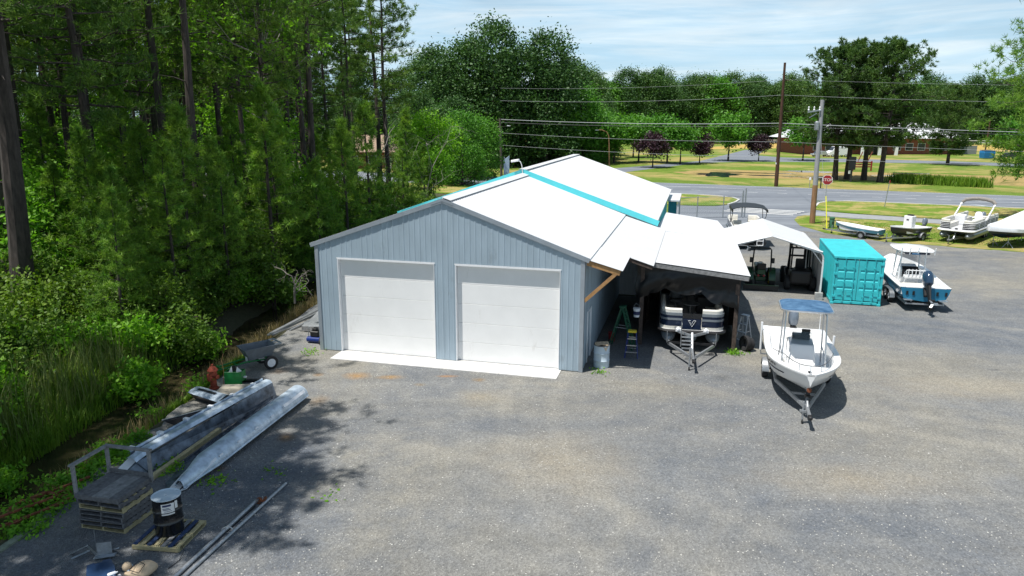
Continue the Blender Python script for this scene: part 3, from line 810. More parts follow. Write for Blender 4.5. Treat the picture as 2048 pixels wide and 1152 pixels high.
for k in range(2):
    x0 = 0.14+k*1.09; x1 = x0+1.07
    d_ = B()
    rows = [0.25, 0.82, 0.98, 1.28, 1.44, 1.74, 1.90, CHt-0.18]
    for j, (za, zb) in enumerate(zip(rows, rows[1:])):
        if j % 2 == 0: d_.box(x0, x1, 0.045, 0.09, za, zb)
        else:
            d_.quad((x0+.1, 0.045, za), (x1-.1, 0.045, za), (x1-.1, 0.082, za+0.05), (x0+.1, 0.082, za+0.05))
            d_.quad((x0+.1, 0.082, za+0.05), (x1-.1, 0.082, za+0.05), (x1-.1, 0.082, zb-0.05), (x0+.1, 0.082, zb-0.05))
            d_.quad((x0+.1, 0.082, zb-0.05), (x1-.1, 0.082, zb-0.05), (x1-.1, 0.045, zb), (x0+.1, 0.045, zb))
            d_.box(x0, x0+.1, 0.045, 0.09, za, zb); d_.box(x1-.1, x1, 0.045, 0.09, za, zb)
    dd = d_.obj('door', M['teal'], ct)
    for xb in (x0+0.42-.1*k, x0+0.86-.1*k):
        bb = B(); bb.tube([(xb, 0.0, 0.14), (xb, 0.0, CHt-0.07)], 0.018, 8)
        for z in (0.16, 0.45, 1.2, 2.0, CHt-0.12): bb.box(xb-0.045, xb+0.045, -0.015, 0.04, z, z+0.06)
        bb.bar((xb, -0.03, 0.75), (xb-0.3 if k == 0 else xb+0.25, -0.03, 0.72), 0.02, 0.03)
        bb.obj('locking_bar', M['teal'], dd, smooth=True)
    bb = B()
    for z in (0.4, 0.95, 1.6, 2.2):
        xh = x0-0.02 if k == 0 else x1+0.02
        bb.box(xh-0.07, xh+0.07, -0.01, 0.04, z, z+0.1)
    bb.obj('hinge', M['teal'], dd)
# ------------------------------------------------------------------ trees and plants
def leaf_mat(name, a, z, trans=0.25, rough=0.55, hue=0.35):
    m = bpy.data.materials.new(name); m.use_nodes = True; M[name] = m
    t = m.node_tree; b = t.nodes['Principled BSDF']; out = t.nodes['Material Output']
    P = t.nodes.new('ShaderNodeTexCoord').outputs['Object']
    oi = t.nodes.new('ShaderNodeObjectInfo')
    base = ramp(t, noise(t, P, 0.9, 4, 0.7), [(0.32, a), (0.68, z)])
    base = mixc(t, 0.6, base, mixc(t, 1.0, base, ramp(t, noise(t, P, 4.0, 2, 0.6), [(0.3, 0.55), (0.7, 1.45)]), 'MULTIPLY'))
    base = mixc(t, hue, base, mixc(t, 1.0, base, ramp(t, oi.outputs['Random'], [(0.0, (0.62, 0.72, 0.8)), (0.5, (1, 1, 1)), (1.0, (1.5, 1.25, 0.9))]), 'MULTIPLY'))
    t.links.new(base, b.inputs['Base Color'])
    b.inputs['Roughness'].default_value = rough
    b.inputs['Specular IOR Level'].default_value = 0.3
    tr = t.nodes.new('ShaderNodeBsdfTranslucent')
    t.links.new(mixc(t, 1.0, base, (1.3, 1.5, 0.6), 'MULTIPLY'), tr.inputs[0])
    ms = t.nodes.new('ShaderNodeMixShader'); ms.inputs[0].default_value = trans
    t.links.new(b.outputs[0], ms.inputs[1]); t.links.new(tr.outputs[0], ms.inputs[2])
    t.links.new(ms.outputs[0], out.inputs['Surface'])
leaf_mat('pine_needles', (0.045, 0.120, 0.026), (0.165, 0.265, 0.040), 0.28)
leaf_mat('young_needles', (0.065, 0.180, 0.030), (0.245, 0.375, 0.048), 0.34)
leaf_mat('bright_leaves', (0.085, 0.24, 0.018), (0.22, 0.44, 0.032), 0.4)
leaf_mat('dull_leaves', (0.045, 0.125, 0.016), (0.16, 0.25, 0.028), 0.32)
leaf_mat('far_needles', (0.030, 0.088, 0.026), (0.090, 0.175, 0.036), 0.16, hue=0.5)
leaf_mat('pear_leaves', (0.050, 0.175, 0.022), (0.13, 0.30, 0.036), 0.32)
leaf_mat('plum_leaves', (0.030, 0.014, 0.022), (0.065, 0.028, 0.040), 0.15)
leaf_mat('grass_blades', (0.08, 0.19, 0.018), (0.20, 0.32, 0.035), 0.3)
leaf_mat('reed_blades', (0.10, 0.17, 0.035), (0.26, 0.27, 0.085), 0.3)
leaf_mat('dry_blades', (0.26, 0.19, 0.085), (0.42, 0.32, 0.16), 0.2)
defmat('bark', (0.055, 0.044, 0.038), rough=0.95, var=0.45, scale=7, bump=0.8, bscale=9, stretch=(1, 1, .25))
defmat('pale_bark', (0.24, 0.22, 0.19), rough=0.9, var=0.3, scale=7, bump=0.3, stretch=(1, 1, .3))

def np_mesh(name, verts, nper, m, smooth=False):
    """mesh of separate n-gons, nper corners each"""
    verts = np.asarray(verts, dtype=np.float32).reshape(-1, 3)
    nv = len(verts); nf = nv//nper
    me = bpy.data.meshes.new(name)
    me.vertices.add(nv); me.loops.add(nv); me.polygons.add(nf)
    me.vertices.foreach_set('co', verts.ravel())
    me.loops.foreach_set('vertex_index', np.arange(nv, dtype=np.int32))
    me.polygons.foreach_set('loop_start', np.arange(0, nv, nper, dtype=np.int32))
    me.update(calc_edges=True)
    me.materials.append(m)
    return me
def unit(a): return a/np.maximum(1e-6, np.linalg.norm(a, axis=-1, keepdims=True))
def leaf_quads(c, size, rs, up=0.5, aspect=1.6):
    n = len(c)
    nrm = unit(rs.normal(size=(n, 3))+np.array([0, 0, up]))
    a = unit(np.cross(nrm, rs.normal(size=(n, 3)))); b_ = np.cross(nrm, a)
    s = size*rs.uniform(0.65, 1.3, (n, 1))
    a = a*s*aspect/2; b_ = b_*s/2
    return np.stack([c-a, c-b_*0.9+a*0.1, c+a, c+b_*0.9+a*0.1], 1)
def tufts(c, d, nb, ln, wd, rs, spread=0.9):
    n = len(c)
    dd = unit(np.repeat(d[:, None], nb, 1)+rs.normal(size=(n, nb, 3))*spread)
    L = ln*rs.uniform(0.7, 1.2, (n, nb, 1))
    sd = unit(np.cross(dd, rs.normal(size=(n, nb, 3))))*wd/2
    c = c[:, None]
    return np.stack([c-sd+dd*L*0.1, c+sd+dd*L*0.1, c+dd*L], 2).reshape(-1, 3, 3)
def trunk_pts(h, lean, rs, n=7):
    pts = []; x = y = 0.0
    for i in range(n):
        f = i/(n-1)
        pts.append((lean[0]*f*h+0.012*h*math.sin(f*5+rs.uniform(0, 1))*f, lean[1]*f*h+0.012*h*math.cos(f*4+rs.uniform(0, 1))*f, h*f))
    return pts
def at_h(pts, h):
    H_ = pts[-1][2]; f = max(0, min(0.9999, h/H_))*(len(pts)-1); i = int(f); q = f-i
    return np.array([pts[i][k]*(1-q)+pts[i+1][k]*q for k in range(3)])
def pine(seed, h, r, cb, spread, nbr, tuft_len, nb, needles='pine_needles', twigs=5, per=4, lean=(0, 0), flat=0.0, dead=6, wd=0.055, shape='cone', m='bark'):
    rs = np.random.RandomState(seed)
    tb = B(); tp_ = trunk_pts(h, lean, rs)
    n = len(tp_)
    tb.tube([(p[0], p[1], p[2]-(0.15 if i == 0 else 0)) for i, p in enumerate(tp_)], [r*(1.25 if i == 0 else 1-0.82*(i/(n-1))**1.2) for i in range(n)], 9)
    C, Dn = [], []
    for k in range(nbr):
        f = (k+0.5)/nbr
        hh = h*(cb+(0.985-cb)*f)
        az = k*2.4+rs.uniform(-.6, .6)
        if shape == 'cone': L = spread*(1-f)**0.75*(0.65+0.35*min(1, f*5))
        elif shape == 'round': L = spread*math.sqrt(max(0.03, 1-(2*f-0.9)**2))*(0.95 if f < .9 else .8)
        else: L = spread*(0.35+0.65*math.sin(PI*min(1, f*1.05+0.12)))
        L *= rs.uniform(0.62, 1.1)
        el = 0.05+0.55*f*f-flat*(1-f)+rs.uniform(-.12, .15)
        p0 = at_h(tp_, hh-L*0.15)
        d = np.array([math.cos(az)*math.cos(el), math.sin(az)*math.cos(el), math.sin(el)])
        pts = [p0]
        for j in range(1, 5):
            pts.append(p0+d*L*j/4+np.array([0, 0, 0.10*L*(j/4)**2])+rs.normal(size=3)*0.05*L*j/4)
        rb = max(0.018, r*0.26*(1-0.6*f)*min(1, L/3))
        tb.tube([tuple(p) for p in pts], [rb*(1-0.8*j/4) for j in range(5)], 5, cap=False)
        for q in range(twigs):
            s = 0.30+0.72*(q+rs.uniform(0, 1))/twigs
            s = min(s, 1.0)
            i = min(3, int(s*4)); b0 = pts[i]*(1-(s*4-i))+pts[i+1]*(s*4-i)
            lat = np.cross(d, [0, 0, 1])*rs.uniform(-1, 1)+np.array([0, 0, rs.uniform(-.05, .35)])+d*rs.uniform(0, .5)
            tl = L*0.30*rs.uniform(.4, 1.1)
            e_ = b0+unit(lat)*tl
            if L > 1.2 and q % 2 == 0: tb.tube([tuple(b0), tuple(e_)], [rb*0.35, rb*0.12], 4, cap=False)
            for w_ in range(per):
                x = rs.uniform(0.25, 1.05)
                C.append(b0+(e_-b0)*x+rs.normal(size=3)*0.09*spread*0.35)
                Dn.append(unit(unit(lat)*0.7+np.array([0, 0, 0.55])))
    for k in range(dead):
        hh = h*(0.2+(cb-0.2)*rs.uniform(0, 1)); az = rs.uniform(0, 6.28); L = rs.uniform(.5, 1.8)
        p0 = at_h(tp_, hh); e_ = p0+np.array([math.cos(az), math.sin(az), rs.uniform(-.2, .3)])*L
        tb.tube([tuple(p0), tuple((p0+e_)/2+[0, 0, .08]), tuple(e_)], [0.035, 0.022, 0.008], 4, cap=False)
    top = at_h(tp_, h*0.985)
    for k in range(10): C.append(top+rs.normal(size=3)*0.2); Dn.append(np.array([0, 0, 1.0]))
    vs = tufts(np.array(C), np.array(Dn), nb, tuft_len, wd, rs)
    return tb.mesh('trunk', True), np_mesh('crown', vs, 3, M[needles]), M[m]
def broad(seed, h, r, cb, rx, nclump, per, size, leaves, rz=None, m='bark', fill=0.55, stems=1, lump=1.0, lean=(0, 0), up=0.6, clump_r=0.26, column=False):
    rs = np.random.RandomState(seed)
    tb = B()
    zc = h*(cb+1)/2; rz = rz or h*(1-cb)/2
    ends = []
    for k in range(nclump):
        d = unit(rs.normal(size=3)); d[2] = d[2]*0.9+0.12
        q = fill+(1-fill)*rs.uniform(0, 1)**0.5
        if column:
            f = (k+rs.uniform(0, 1))/nclump; a = rs.uniform(0, 2*PI)
            rr = rx*math.sqrt(max(0.02, 1-f**5))*(0.62+0.38*math.sqrt(rs.uniform(0, 1)))*(0.86+0.18*math.sin(3*a+7*f+seed))
            ends.append(np.array([rr*math.cos(a), rr*math.sin(a), h*(cb+(0.97-cb)*f)]))
            continue
        q *= 0.82+0.28*math.sin(d[0]*5*lump+seed)*math.sin(d[1]*4*lump+1.3*seed)
        ends.append(np.array([d[0]*rx*q+lean[0]*h, d[1]*rx*q+lean[1]*h, zc+d[2]*rz*q]))
    for s in range(stems):
        of = np.array([rs.uniform(-.25, .25), rs.uniform(-.25, .25), 0])*(stems > 1)
        tpz = trunk_pts(h*0.8, (lean[0]+of[0]*0.3, lean[1]+of[1]*.3), rs, 6)
        tpz = [(x+of[0], y+of[1], z-(0.1 if i == 0 else 0)) for i, (x, y, z) in enumerate(tpz)]
        tb.tube(tpz, [r*(1.2 if i == 0 else 1-0.85*i/5) for i in range(6)], 7)
        for e_ in ends[s::stems][:26]:
            hh = max(h*cb*0.75, min(h*0.7, e_[2]-0.5*np.hypot(e_[0], e_[1])))
            p0 = at_h(tpz, hh); mid = p0*0.45+e_*0.55+np.array([0, 0, -0.04*h*rs.uniform(-.3, 1)])
            tb.tube([tuple(p0), tuple(mid), tuple(e_)], [r*0.33, r*0.2, r*0.07], 4, cap=False)
    C = []
    for e_ in ends:
        C.append(e_+rs.normal(size=(per, 3))*np.array([1, 1, 0.75])*rx*clump_r*rs.uniform(.6, 1.2))
    vs = leaf_quads(np.concatenate(C), size, rs, up)
    return tb.mesh('trunk', True), np_mesh('crown', vs, 4, M[leaves]), M[m]
def plant(name, proto, loc, label, cat='tree', group=None, rz=0.0, sc=1.0, sz=None):
    tm, cm, bm_ = proto
    root = thing(name, label, cat, loc, rz, group)
    root.scale = (sc, sc, sz or sc)
    if not tm.materials: tm.materials.append(bm_)
    a = bpy.data.objects.new('trunk', tm); COL.objects.link(a); a.parent = root
    c = bpy.data.objects.new('crown', cm); COL.objects.link(c); c.parent = root
    return root

rng = random.Random(11)
TALL = [pine(s, 25, 0.27, cb, sp, nb_, 0.44, 9, twigs=6, per=6, lean=ln, flat=0.1, dead=9, shape='umb', wd=0.06)
        for s, cb, sp, nb_, ln in ((1, .50, 4.2, 46, (.01, 0)), (2, .60, 3.8, 38, (-.015, .01)), (3, .42, 4.6, 52, (0.02, -.01)), (4, .66, 3.6, 32, (0, .02)))]
YOUNG = [pine(s, 10.5, 0.12, cb, sp, nb_, 0.34, 9, 'young_needles', twigs=6, per=4, flat=0.0, dead=3, shape='cone', wd=0.045)
         for s, cb, sp, nb_ in ((11, .10, 2.9, 52), (12, .22, 2.5, 46), (13, .05, 3.1, 54))]
MAPLE = [broad(s, h, .10, cb, rx, nc, 105, .17, 'bright_leaves', stems=st, up=1.1, clump_r=.21)
         for s, h, cb, rx, nc, st in ((21, 7.5, .18, 2.9, 62, 1), (22, 9.0, .28, 3.0, 60, 2), (23, 6.0, .10, 2.6, 56, 2))]
DULL = [broad(s, h, .08, cb, rx, nc, 62, .17, 'dull_leaves', stems=st, up=0.6)
        for s, h, cb, rx, nc, st in ((31, 6.5, .08, 2.5, 60, 3), (32, 5.0, .05, 2.4, 55, 3))]
SHRUB = [broad(s, h, .035, .0, rx, nc, 60, .13, lv, stems=3, up=0.6, fill=.3)
         for s, h, rx, nc, lv in ((41, 1.9, 1.25, 34, 'dull_leaves'), (42, 1.5, 1.3, 34, 'bright_leaves'), (43, 2.6, 1.4, 38, 'dull_leaves'))]
BARE = None
def bare_tree(seed, h):
    rs = np.random.RandomState(seed); tb = B()
    def br(p, d, L, r, lv):
        pts = [p]
        for j in range(1, 4): pts.append(pts[-1]+unit(d+rs.normal(size=3)*0.22)*L/3)
        tb.tube([tuple(x) for x in pts], [r, r*.8, r*.6, r*.4], 5, cap=False)
        if lv:
            for k in range(4 if lv > 1 else 3):
                i = 1+k % 3
                br(pts[i], unit(d+rs.normal(size=3)*0.75), L*rs.uniform(.4, .7), r*.45, lv-1)
    br(np.zeros(3), np.array([0.05, 0, 1.0]), h*.75, .07, 3)
    return tb.mesh('trunk', True)

# the wood left of the yard
def uvp(u, v): 
    x, y, z = UV(u, v); return (x, y, ground_z(x, y))
GT, GYP, GB, GS = 'tall pines in the wood left of the garage', 'young pines at the edge of the wood', 'leafy trees under the pines', 'shrubs along the creek bank'
big = pine(77, 27, 0.46, 0.50, 5.2, 46, 0.45, 8, twigs=6, per=4, lean=(.05, 0), flat=.15, dead=5, shape='umb', wd=.06)
plant('pine_tree', big, (-21.2, 30.4, 0), 'thick dark-trunked pine standing in tall grass at the edge of the wood', group=None)
spots = []
for i in range(1000):
    u, v = rng.uniform(-62, -10), rng.uniform(-8, 62)
    x, y, _ = UV(u, v)
    if y < 34 and x > -30 and v < 3: continue
    if x/y > -0.15: continue
    if -0.205 < x/y < -0.128 and y > 50 and rng.random() < .6: continue
    if y > 58 and rng.random() < .62: continue
    if x < -0.86*y-6 or (y > 48 and v > 52 and u > -16): continue
    if all((x-a)**2+(y-b_)**2 > 3.9**2 for a, b_ in spots): spots.append((x, y))
spots = sorted(spots, key=lambda p: p[1])[:130]
for i, (x, y) in enumerate(spots):
    s = rng.uniform(.82, 1.12)
    plant('pine_tree', TALL[i % 4], (x, y, 0), 'tall straight pine with bare dark trunk in the wood left of the garage', group=GT, rz=rng.uniform(0, 6.28), sc=s*rng.uniform(.9, 1.05), sz=s)
LEAN = pine(5, 24, .26, .60, 5.0, 46, .42, 8, twigs=6, per=4, lean=(.05, .02), flat=.1, dead=4, shape='umb', wd=.06)
# pines standing beside the yard, near the camera; their crowns shade the gravel
for i, (x, y, s) in enumerate(((-16.8, 11.5, 1.0), (-15.2, 17.0, .98), (-18.5, 22.2, 1.05), (-16.0, 5.5, .95), (-22.5, 16.0, 1.02), (-14.2, 13.2, .96), (-16.4, 14.8, 1.0))):
    plant('pine_tree', (TALL[(1, 0, 0, 1, 2, 0, 2)[i]] if i not in (1,) else LEAN), (x, y, 0), 'tall pine beside the yard, its high crown shading the gravel', group='pines shading the near yard', rz=(i*1.3 if i != 1 else .15), sc=s*(1.12 if i != 1 else .9), sz=s)
yp = [(-8.0, -2.0), (-8.4, 1.8), (-8.2, 5.5), (-9.4, -0.3), (-8.8, 10.5), (-11.8, 1.6), (-10.8, 5.8), (-13.9, 3.2), (-7.9, 14.5), (-8.3, 19), (-9.2, 4), (-10.5, 8), (-9.6, 12.5), (-12.5, 1.5), (-13.5, 6.5), (-9.4, 17), (-11.5, 21), (-16, 3), (-17, 9), (-12.5, 27), (-19.5, 1), (-10, 33), (-14, 15), (-9.2, 24.5), (-22, 5), (-25, 11), (-12, 39), (-15.5, 22), (-28, 4), (-19, 16), (-13, 46), (-17, 33)]
for i, (u, v) in enumerate(yp):
    s = rng.uniform(.62, 1.12)
    plant('young_pine', YOUNG[i % 3], uvp(u, v), 'bushy young pine with foliage near the ground at the edge of the wood', group=GYP, rz=rng.uniform(0, 6.28), sc=s)
for i, (x, y, k, s) in enumerate(((-25.0, 36, 0, 1.0), (-29, 40, 1, .95), (-22.8, 34.5, 2, .95), (-18.5, 54, 1, .95), (-33, 46, 0, 1.0), (-27.5, 33.5, 2, 1.0), (-8.6, 78, 1, .75), (-15, 50, 0, .9), (-22, 60, 1, 1.3), (-30, 55, 0, 1.3), (-9.5, 84, 1, 1.2), (-38, 60, 0, 1.4), (-40, 50, 1, 1.3), (-20, 44, 2, .9), (-35, 39, 2, 1.1))):
    plant('leafy_tree', MAPLE[k], (x, y, 0), 'bright green leafy tree growing under the pines', group=GB, rz=rng.uniform(0, 6.28), sc=s)
# a tall bright tree whose branches reach across the pines high up
tallleaf = broad(29, 19, .16, .45, 5.4, 30, 70, .17, 'bright_leaves', up=1.0, m='pale_bark', clump_r=.14)
plant('leafy_tree', tallleaf, (-15.5, 47, 0), 'tall leafy tree with pale branches and bright leaves high among the pines', rz=.6)
plant('leafy_tree', tallleaf, (-27.5, 52, 0), 'second pale-branched leafy tree deeper in the wood among the pines', rz=2.6, sc=.95)
for i in range(34):
    v = rng.uniform(-3.5, 46); u = u_edge(v)-4.4-abs(rng.gauss(0, 4.0))
    plant('understory_tree', DULL[i % 2], uvp(u, v), 'dull green many-stemmed small tree in the dark understory', group='small trees of the understory', rz=rng.uniform(0, 6.28), sc=rng.uniform(.5, .95))
for i in range(64):
    v = rng.uniform(-13, 44)
    e_ = u_edge(v)
    u = e_-4.2-abs(rng.gauss(0, 1.6)) if i % 4 else e_-3.2
    if v < -3 and i % 3: u -= 2.5
    plant('shrub', SHRUB[i % 3 if v > 2 else (1, 2, 1)[i % 3]], uvp(u, v), 'leafy shrub on the far bank of the creek', 'shrub', GS, rng.uniform(0, 6.28), rng.uniform(.55, 1.15))
for i, (x, y) in enumerate(((-17.0, 20.0), (-18.2, 18.4), (-16.4, 21.8), (-19.6, 24.4), (-24, 31.5), (-26.5, 29), (-29, 34), (-31, 30), (-24.5, 27.5), (-21, 27), (-18.5, 26.2), (-17.2, 22.5), (-19.5, 21), (-22, 23.5))):
    plant('shrub', SHRUB[1], (x, y, 0), 'bright leafy shrub in the sunny clearing by the thick pine', 'shrub', 'shrubs in the clearing', i*1.1, rng.uniform(.6, 1.05))
for i, (x, y, h_) in enumerate(((-10.9, 62, 9), (-8.2, 70, 10), (-11.5, 37.2, 2.1))):
    me = bare_tree(60+i, h_); me.materials.append(M['pale_bark'])
    o = bpy.data.objects.new('bare_tree', me); COL.objects.link(o); o.location = (x, y, 0)
    tag(o, ('leafless pale tree in front of the dark pines beyond the workshop', 'taller leafless tree nearer the street beyond the workshop', 'bare pale brush leaning beside the creek near the garage')[i], 'tree')

# trees across the road: dense group, far treeline, ornamental rows, umbrella pines
FAR = [broad(s, h, .3, cb, rx, nc, 92, .36, 'far_needles', up=1.0, clump_r=.19, column=True)
       for s, h, cb, rx, nc in ((51, 26, .0, 6.8, 190), (52, 24, .0, 6.2, 180), (53, 27, .0, 7.2, 200), (54, 22, .0, 6.4, 170))]
FARL = [broad(s, h, .3, cb, rx, nc, 92, .37, 'pear_leaves', up=1.2, clump_r=.20, column=True) for s, h, cb, rx, nc in ((56, 19, .03, 6.0, 96), (57, 16, .03, 5.5, 90))]
PEARG = 0
for i, (x, y, s) in enumerate(((-14.5, 116, .52), (-11.2, 110, .46), (-17.5, 122, .5), (-9.5, 122, .58))):
    plant('pine_tree', FAR[i], (x, y, 0), 'smaller dark tree at the near foot of the dense pines beyond the workshop', group='smaller dark trees before the dense pines', rz=i*2.0, sc=s)
GD = 'dense tall pines across the street beyond the workshop'
dense = [(-15, 149), (-10, 157), (-4, 150), (2, 160), (7, 152), (12, 164), (16, 172), (-22, 160), (-3, 168), (9, 176), (20, 184), (-14, 172), (24, 196), (-30, 166), (-38, 172), (-33, 150), (-50, 170), (-60, 165), (-45, 182), (-72, 172), (-85, 180)]
for i, (x, y) in enumerate(dense):
    s = (0.90, 1.04, 1.05, 1.10, 1.02, .92, .78)[i] if i < 7 else rng.uniform(.88, 1.0)*(.62 if x < -21 or x > 17 else 1)
    plant('pine_tree', FAR[i % 4], (x, y, 0), 'dense tall pine in the dark group across the street beyond the workshop', group=GD, rz=rng.uniform(0, 6.28), sc=s*1.02, sz=s)
for i, (x, y, s) in enumerate(((14.5, 158, .85), (18, 166, .75), (-7.2, 106, .55), (-5.2, 118, .6), (-12, 128, .62), (22, 178, .7))):
    plant('leafy_tree', FARL[i % 2], (x, y, 0), 'bright full leafy tree in front of the dense pines', group='leafy trees before the dense pines', rz=i*1.7, sc=s)
n_ = 0
for row, (y0, dx) in enumerate(((300, 6.2), (316, 8.5), (338, 10))):
    x = 18 if row == 0 else 10
    while x < 330:
        yy = y0+rng.uniform(-6, 6)+0.03*x
        if row == 0 and 150 < x < 240: yy += 12
        lf = (n_ % 7 == 3)
        pr = FARL[n_ % 2] if lf else FAR[rng.randrange(4)]
        s = rng.uniform(.93, 1.08)*(1.3 if lf else 1.0)
        plant('forest_tree', pr, (x, yy, 0), 'lighter leafy tree in the far treeline' if lf else 'dark pine in the far treeline behind the fields', group='leafy trees of the far treeline' if lf else 'pines of the far treeline', rz=rng.uniform(0, 6.28), sc=s*1.05, sz=s)
        x += dx*rng.uniform(.8, 1.2); n_ += 1
for i in range(17):
    plant('forest_tree', FAR[i % 4], (-150+i*9+rng.uniform(-2, 2), 215+rng.uniform(-14, 22), 0), 'dark pine of the treeline glimpsed through the wood', group='pines of the treeline behind the wood', rz=i, sc=rng.uniform(.9, 1.1))
PEAR = [broad(s, 8.6, .16, .24, rx, nc, 60, .34, 'pear_leaves', up=1.0, fill=.5, lump=1.5, clump_r=.2) for s, rx, nc in ((61, 3.8, 60), (62, 3.5, 56))]
PLUM = [broad(s, 5.6, .13, .24, rx, nc, 60, .28, 'plum_leaves', up=.6, fill=.5, lump=1.5, clump_r=.2) for s, rx, nc in ((66, 2.9, 50), (67, 2.7, 48))]
for (px_, x, y, k, s, lab) in ((0, 11.5, 155, 0, 1.12, 'broad green ornamental tree nearest the dense pines'), (0, 17.0, 158, 1, 1.05, 'green ornamental tree second from the dense pines'), (0, 22.4, 162, 0, 1.02, 'green ornamental tree behind the curved street lamp'),
        (0, 28.5, 166, 1, 1.0, 'green ornamental tree just behind the near purple plum'), (0, 34.0, 161.5, 0, 1.0, 'green ornamental tree between the two left purple plums'), (0, 36.2, 158.5, 1, .85, 'smaller green ornamental tree touching the second purple plum'), (0, 50.3, 171.5, 0, 1.06, 'round green ornamental tree alone by the school drive'), (0, 68.5, 173.5, 1, .98, 'green ornamental tree behind the tall brown utility pole'), (0, 103.6, 151.2, 0, .92, 'dark green ornamental tree at the far right by the drive'), (0, 30.5, 186, 0, 1.0, 'green ornamental tree set back behind the row')):
    plant('ornamental_tree', PEAR[k], (x, y, 0), lab, group='green ornamental trees along the school drive', rz=x, sc=s*1.24)
for x, y, k, s, lab in ((28.2, 147.5, 0, 1.06, 'dark purple plum tree nearest the road'), (41.5, 163.0, 1, .95, 'brownish purple plum tree second along the drive'), (57.4, 171.5, 0, .92, 'small round purple plum tree left of the tall brown pole')):
    plant('plum_tree', PLUM[k], (x, y, 0), lab, group='purple plum trees along the school drive', rz=x, sc=s*1.1)
leaf_mat('umbrella_needles', (0.032, 0.088, 0.024), (0.115, 0.195, 0.036), 0.2)
UMB = [pine(s, 21, 0.42, .29, sp, nbr, 0.52, 10, 'umbrella_needles', twigs=8, per=7, flat=.16, dead=3, shape='round', wd=.13, lean=ln) for s, sp, nbr, ln in ((81, 8.0, 64, (-.05, 0)), (82, 6.8, 58, (.0, 0)), (83, 7.6, 62, (.03, -.01)))]
UMB.append(pine(84, 21, .42, .17, 8.6, 84, .55, 10, 'umbrella_needles', twigs=9, per=8, flat=.15, dead=2, shape='round', wd=.13, lean=(-.02, 0)))
for (x, y, k, s, rz, lab) in ((52.2, 118.3, 0, .95, .0, 'big umbrella pine, leftmost trunk of the four by the pond'), (54.6, 119.4, 1, 1.0, .2, 'big umbrella pine, second trunk from the left by the pond'), (56.9, 118.4, 1, .97, 3.4, 'big umbrella pine, third trunk from the left by the pond'), (57.4, 114.2, 2, .98, 0.1, 'big umbrella pine with leaning trunk, rightmost of the four by the pond'), (94.2, 159, 3, .76, 0.2, 'lower spreading pine standing alone in front of the brick school')):
    plant('umbrella_pine', UMB[k], (x, y, 0), lab, group='umbrella pines by the pond', rz=rz, sc=s*1.0, sz=s*1.02)
near_r = pine(91, 24, 0.34, .20, 8.4, 76, 0.55, 9, 'young_needles', twigs=8, per=8, flat=.2, dead=3, shape='umb', wd=.07)
plant('pine_tree', near_r, (50.5, 68.0, 0), 'near pine reaching in at the right edge above the boats', rz=.8)

# grass, reeds and weeds
def blades(pts, h, wd, rs, bend=0.35):
    pts = np.asarray(pts); n = len(pts)
    az = rs.uniform(0, 6.28, n); hh = h*rs.uniform(.5, 1.2, n)
    d = np.stack([np.cos(az), np.sin(az), np.zeros(n)], 1)
    sd = np.stack([-np.sin(az), np.cos(az), np.zeros(n)], 1)*wd/2
    b_ = (bend*hh*rs.uniform(.2, 1.2, n))[:, None]
    mid = pts+d*b_*0.35+np.stack([0*hh, 0*hh, hh*0.6], 1)
    tip = pts+d*b_+np.stack([0*hh, 0*hh, hh*(1-0.15*bend)], 1)
    q = np.stack([pts-sd, pts+sd, mid+sd*.7, mid-sd*.7], 1)
    q2 = np.stack([mid-sd*.7, mid+sd*.7, tip, tip], 1)
    return np.concatenate([q, q2])
def stuff(name, vs, nper, m, label=None):
    me = np_mesh(name, vs, nper, M[m])
    o = bpy.data.objects.new(name, me); COL.objects.link(o)
    return tag(o, label, kind='stuff')
rs = np.random.RandomState(3)
def scatter(n, fu, fv, dens=None):
    out = []
    while len(out) < n:
        v = fv(); u = fu(v); x, y, _ = UV(u, v)
        out.append((x, y, ground_z(x, y)))
    return np.array(out)
U = rng.uniform
p = scatter(17000, lambda v: u_edge(v)-3.2-abs(rng.gauss(0, 3.4)), lambda: min(U(-15, -1), U(-15, 4)))
stuff('grass', blades(p, .85, .034, rs, .55), 4, 'grass_blades', 'tall green grass on the far creek bank')
p = scatter(2300, lambda v: u_edge(v)-3.6-abs(rng.gauss(0, 2.4)), lambda: U(-14, -3))
stuff('reeds', blades(p, 1.7, .04, rs, .35), 4, 'reed_blades', 'tall reeds on the far creek bank')
cl = [(U(-14, -1)) for k in range(24)]
p = scatter(3200, lambda v: u_edge(v)-0.35-abs(rng.gauss(0, .38)), lambda: rng.choice(cl)+rng.gauss(0, .5))
stuff('grass', blades(p, .32, .03, rs, .6), 4, 'grass_blades', 'grass tufts along the near edge of the creek')
p = scatter(1500, lambda v: u_edge(v)-0.5-abs(rng.gauss(0, .5)), lambda: U(-12, 8))
stuff('dry_grass', blades(p, .7, .022, rs, .35), 4, 'dry_blades', 'dry straw-coloured stalks along the near creek edge')
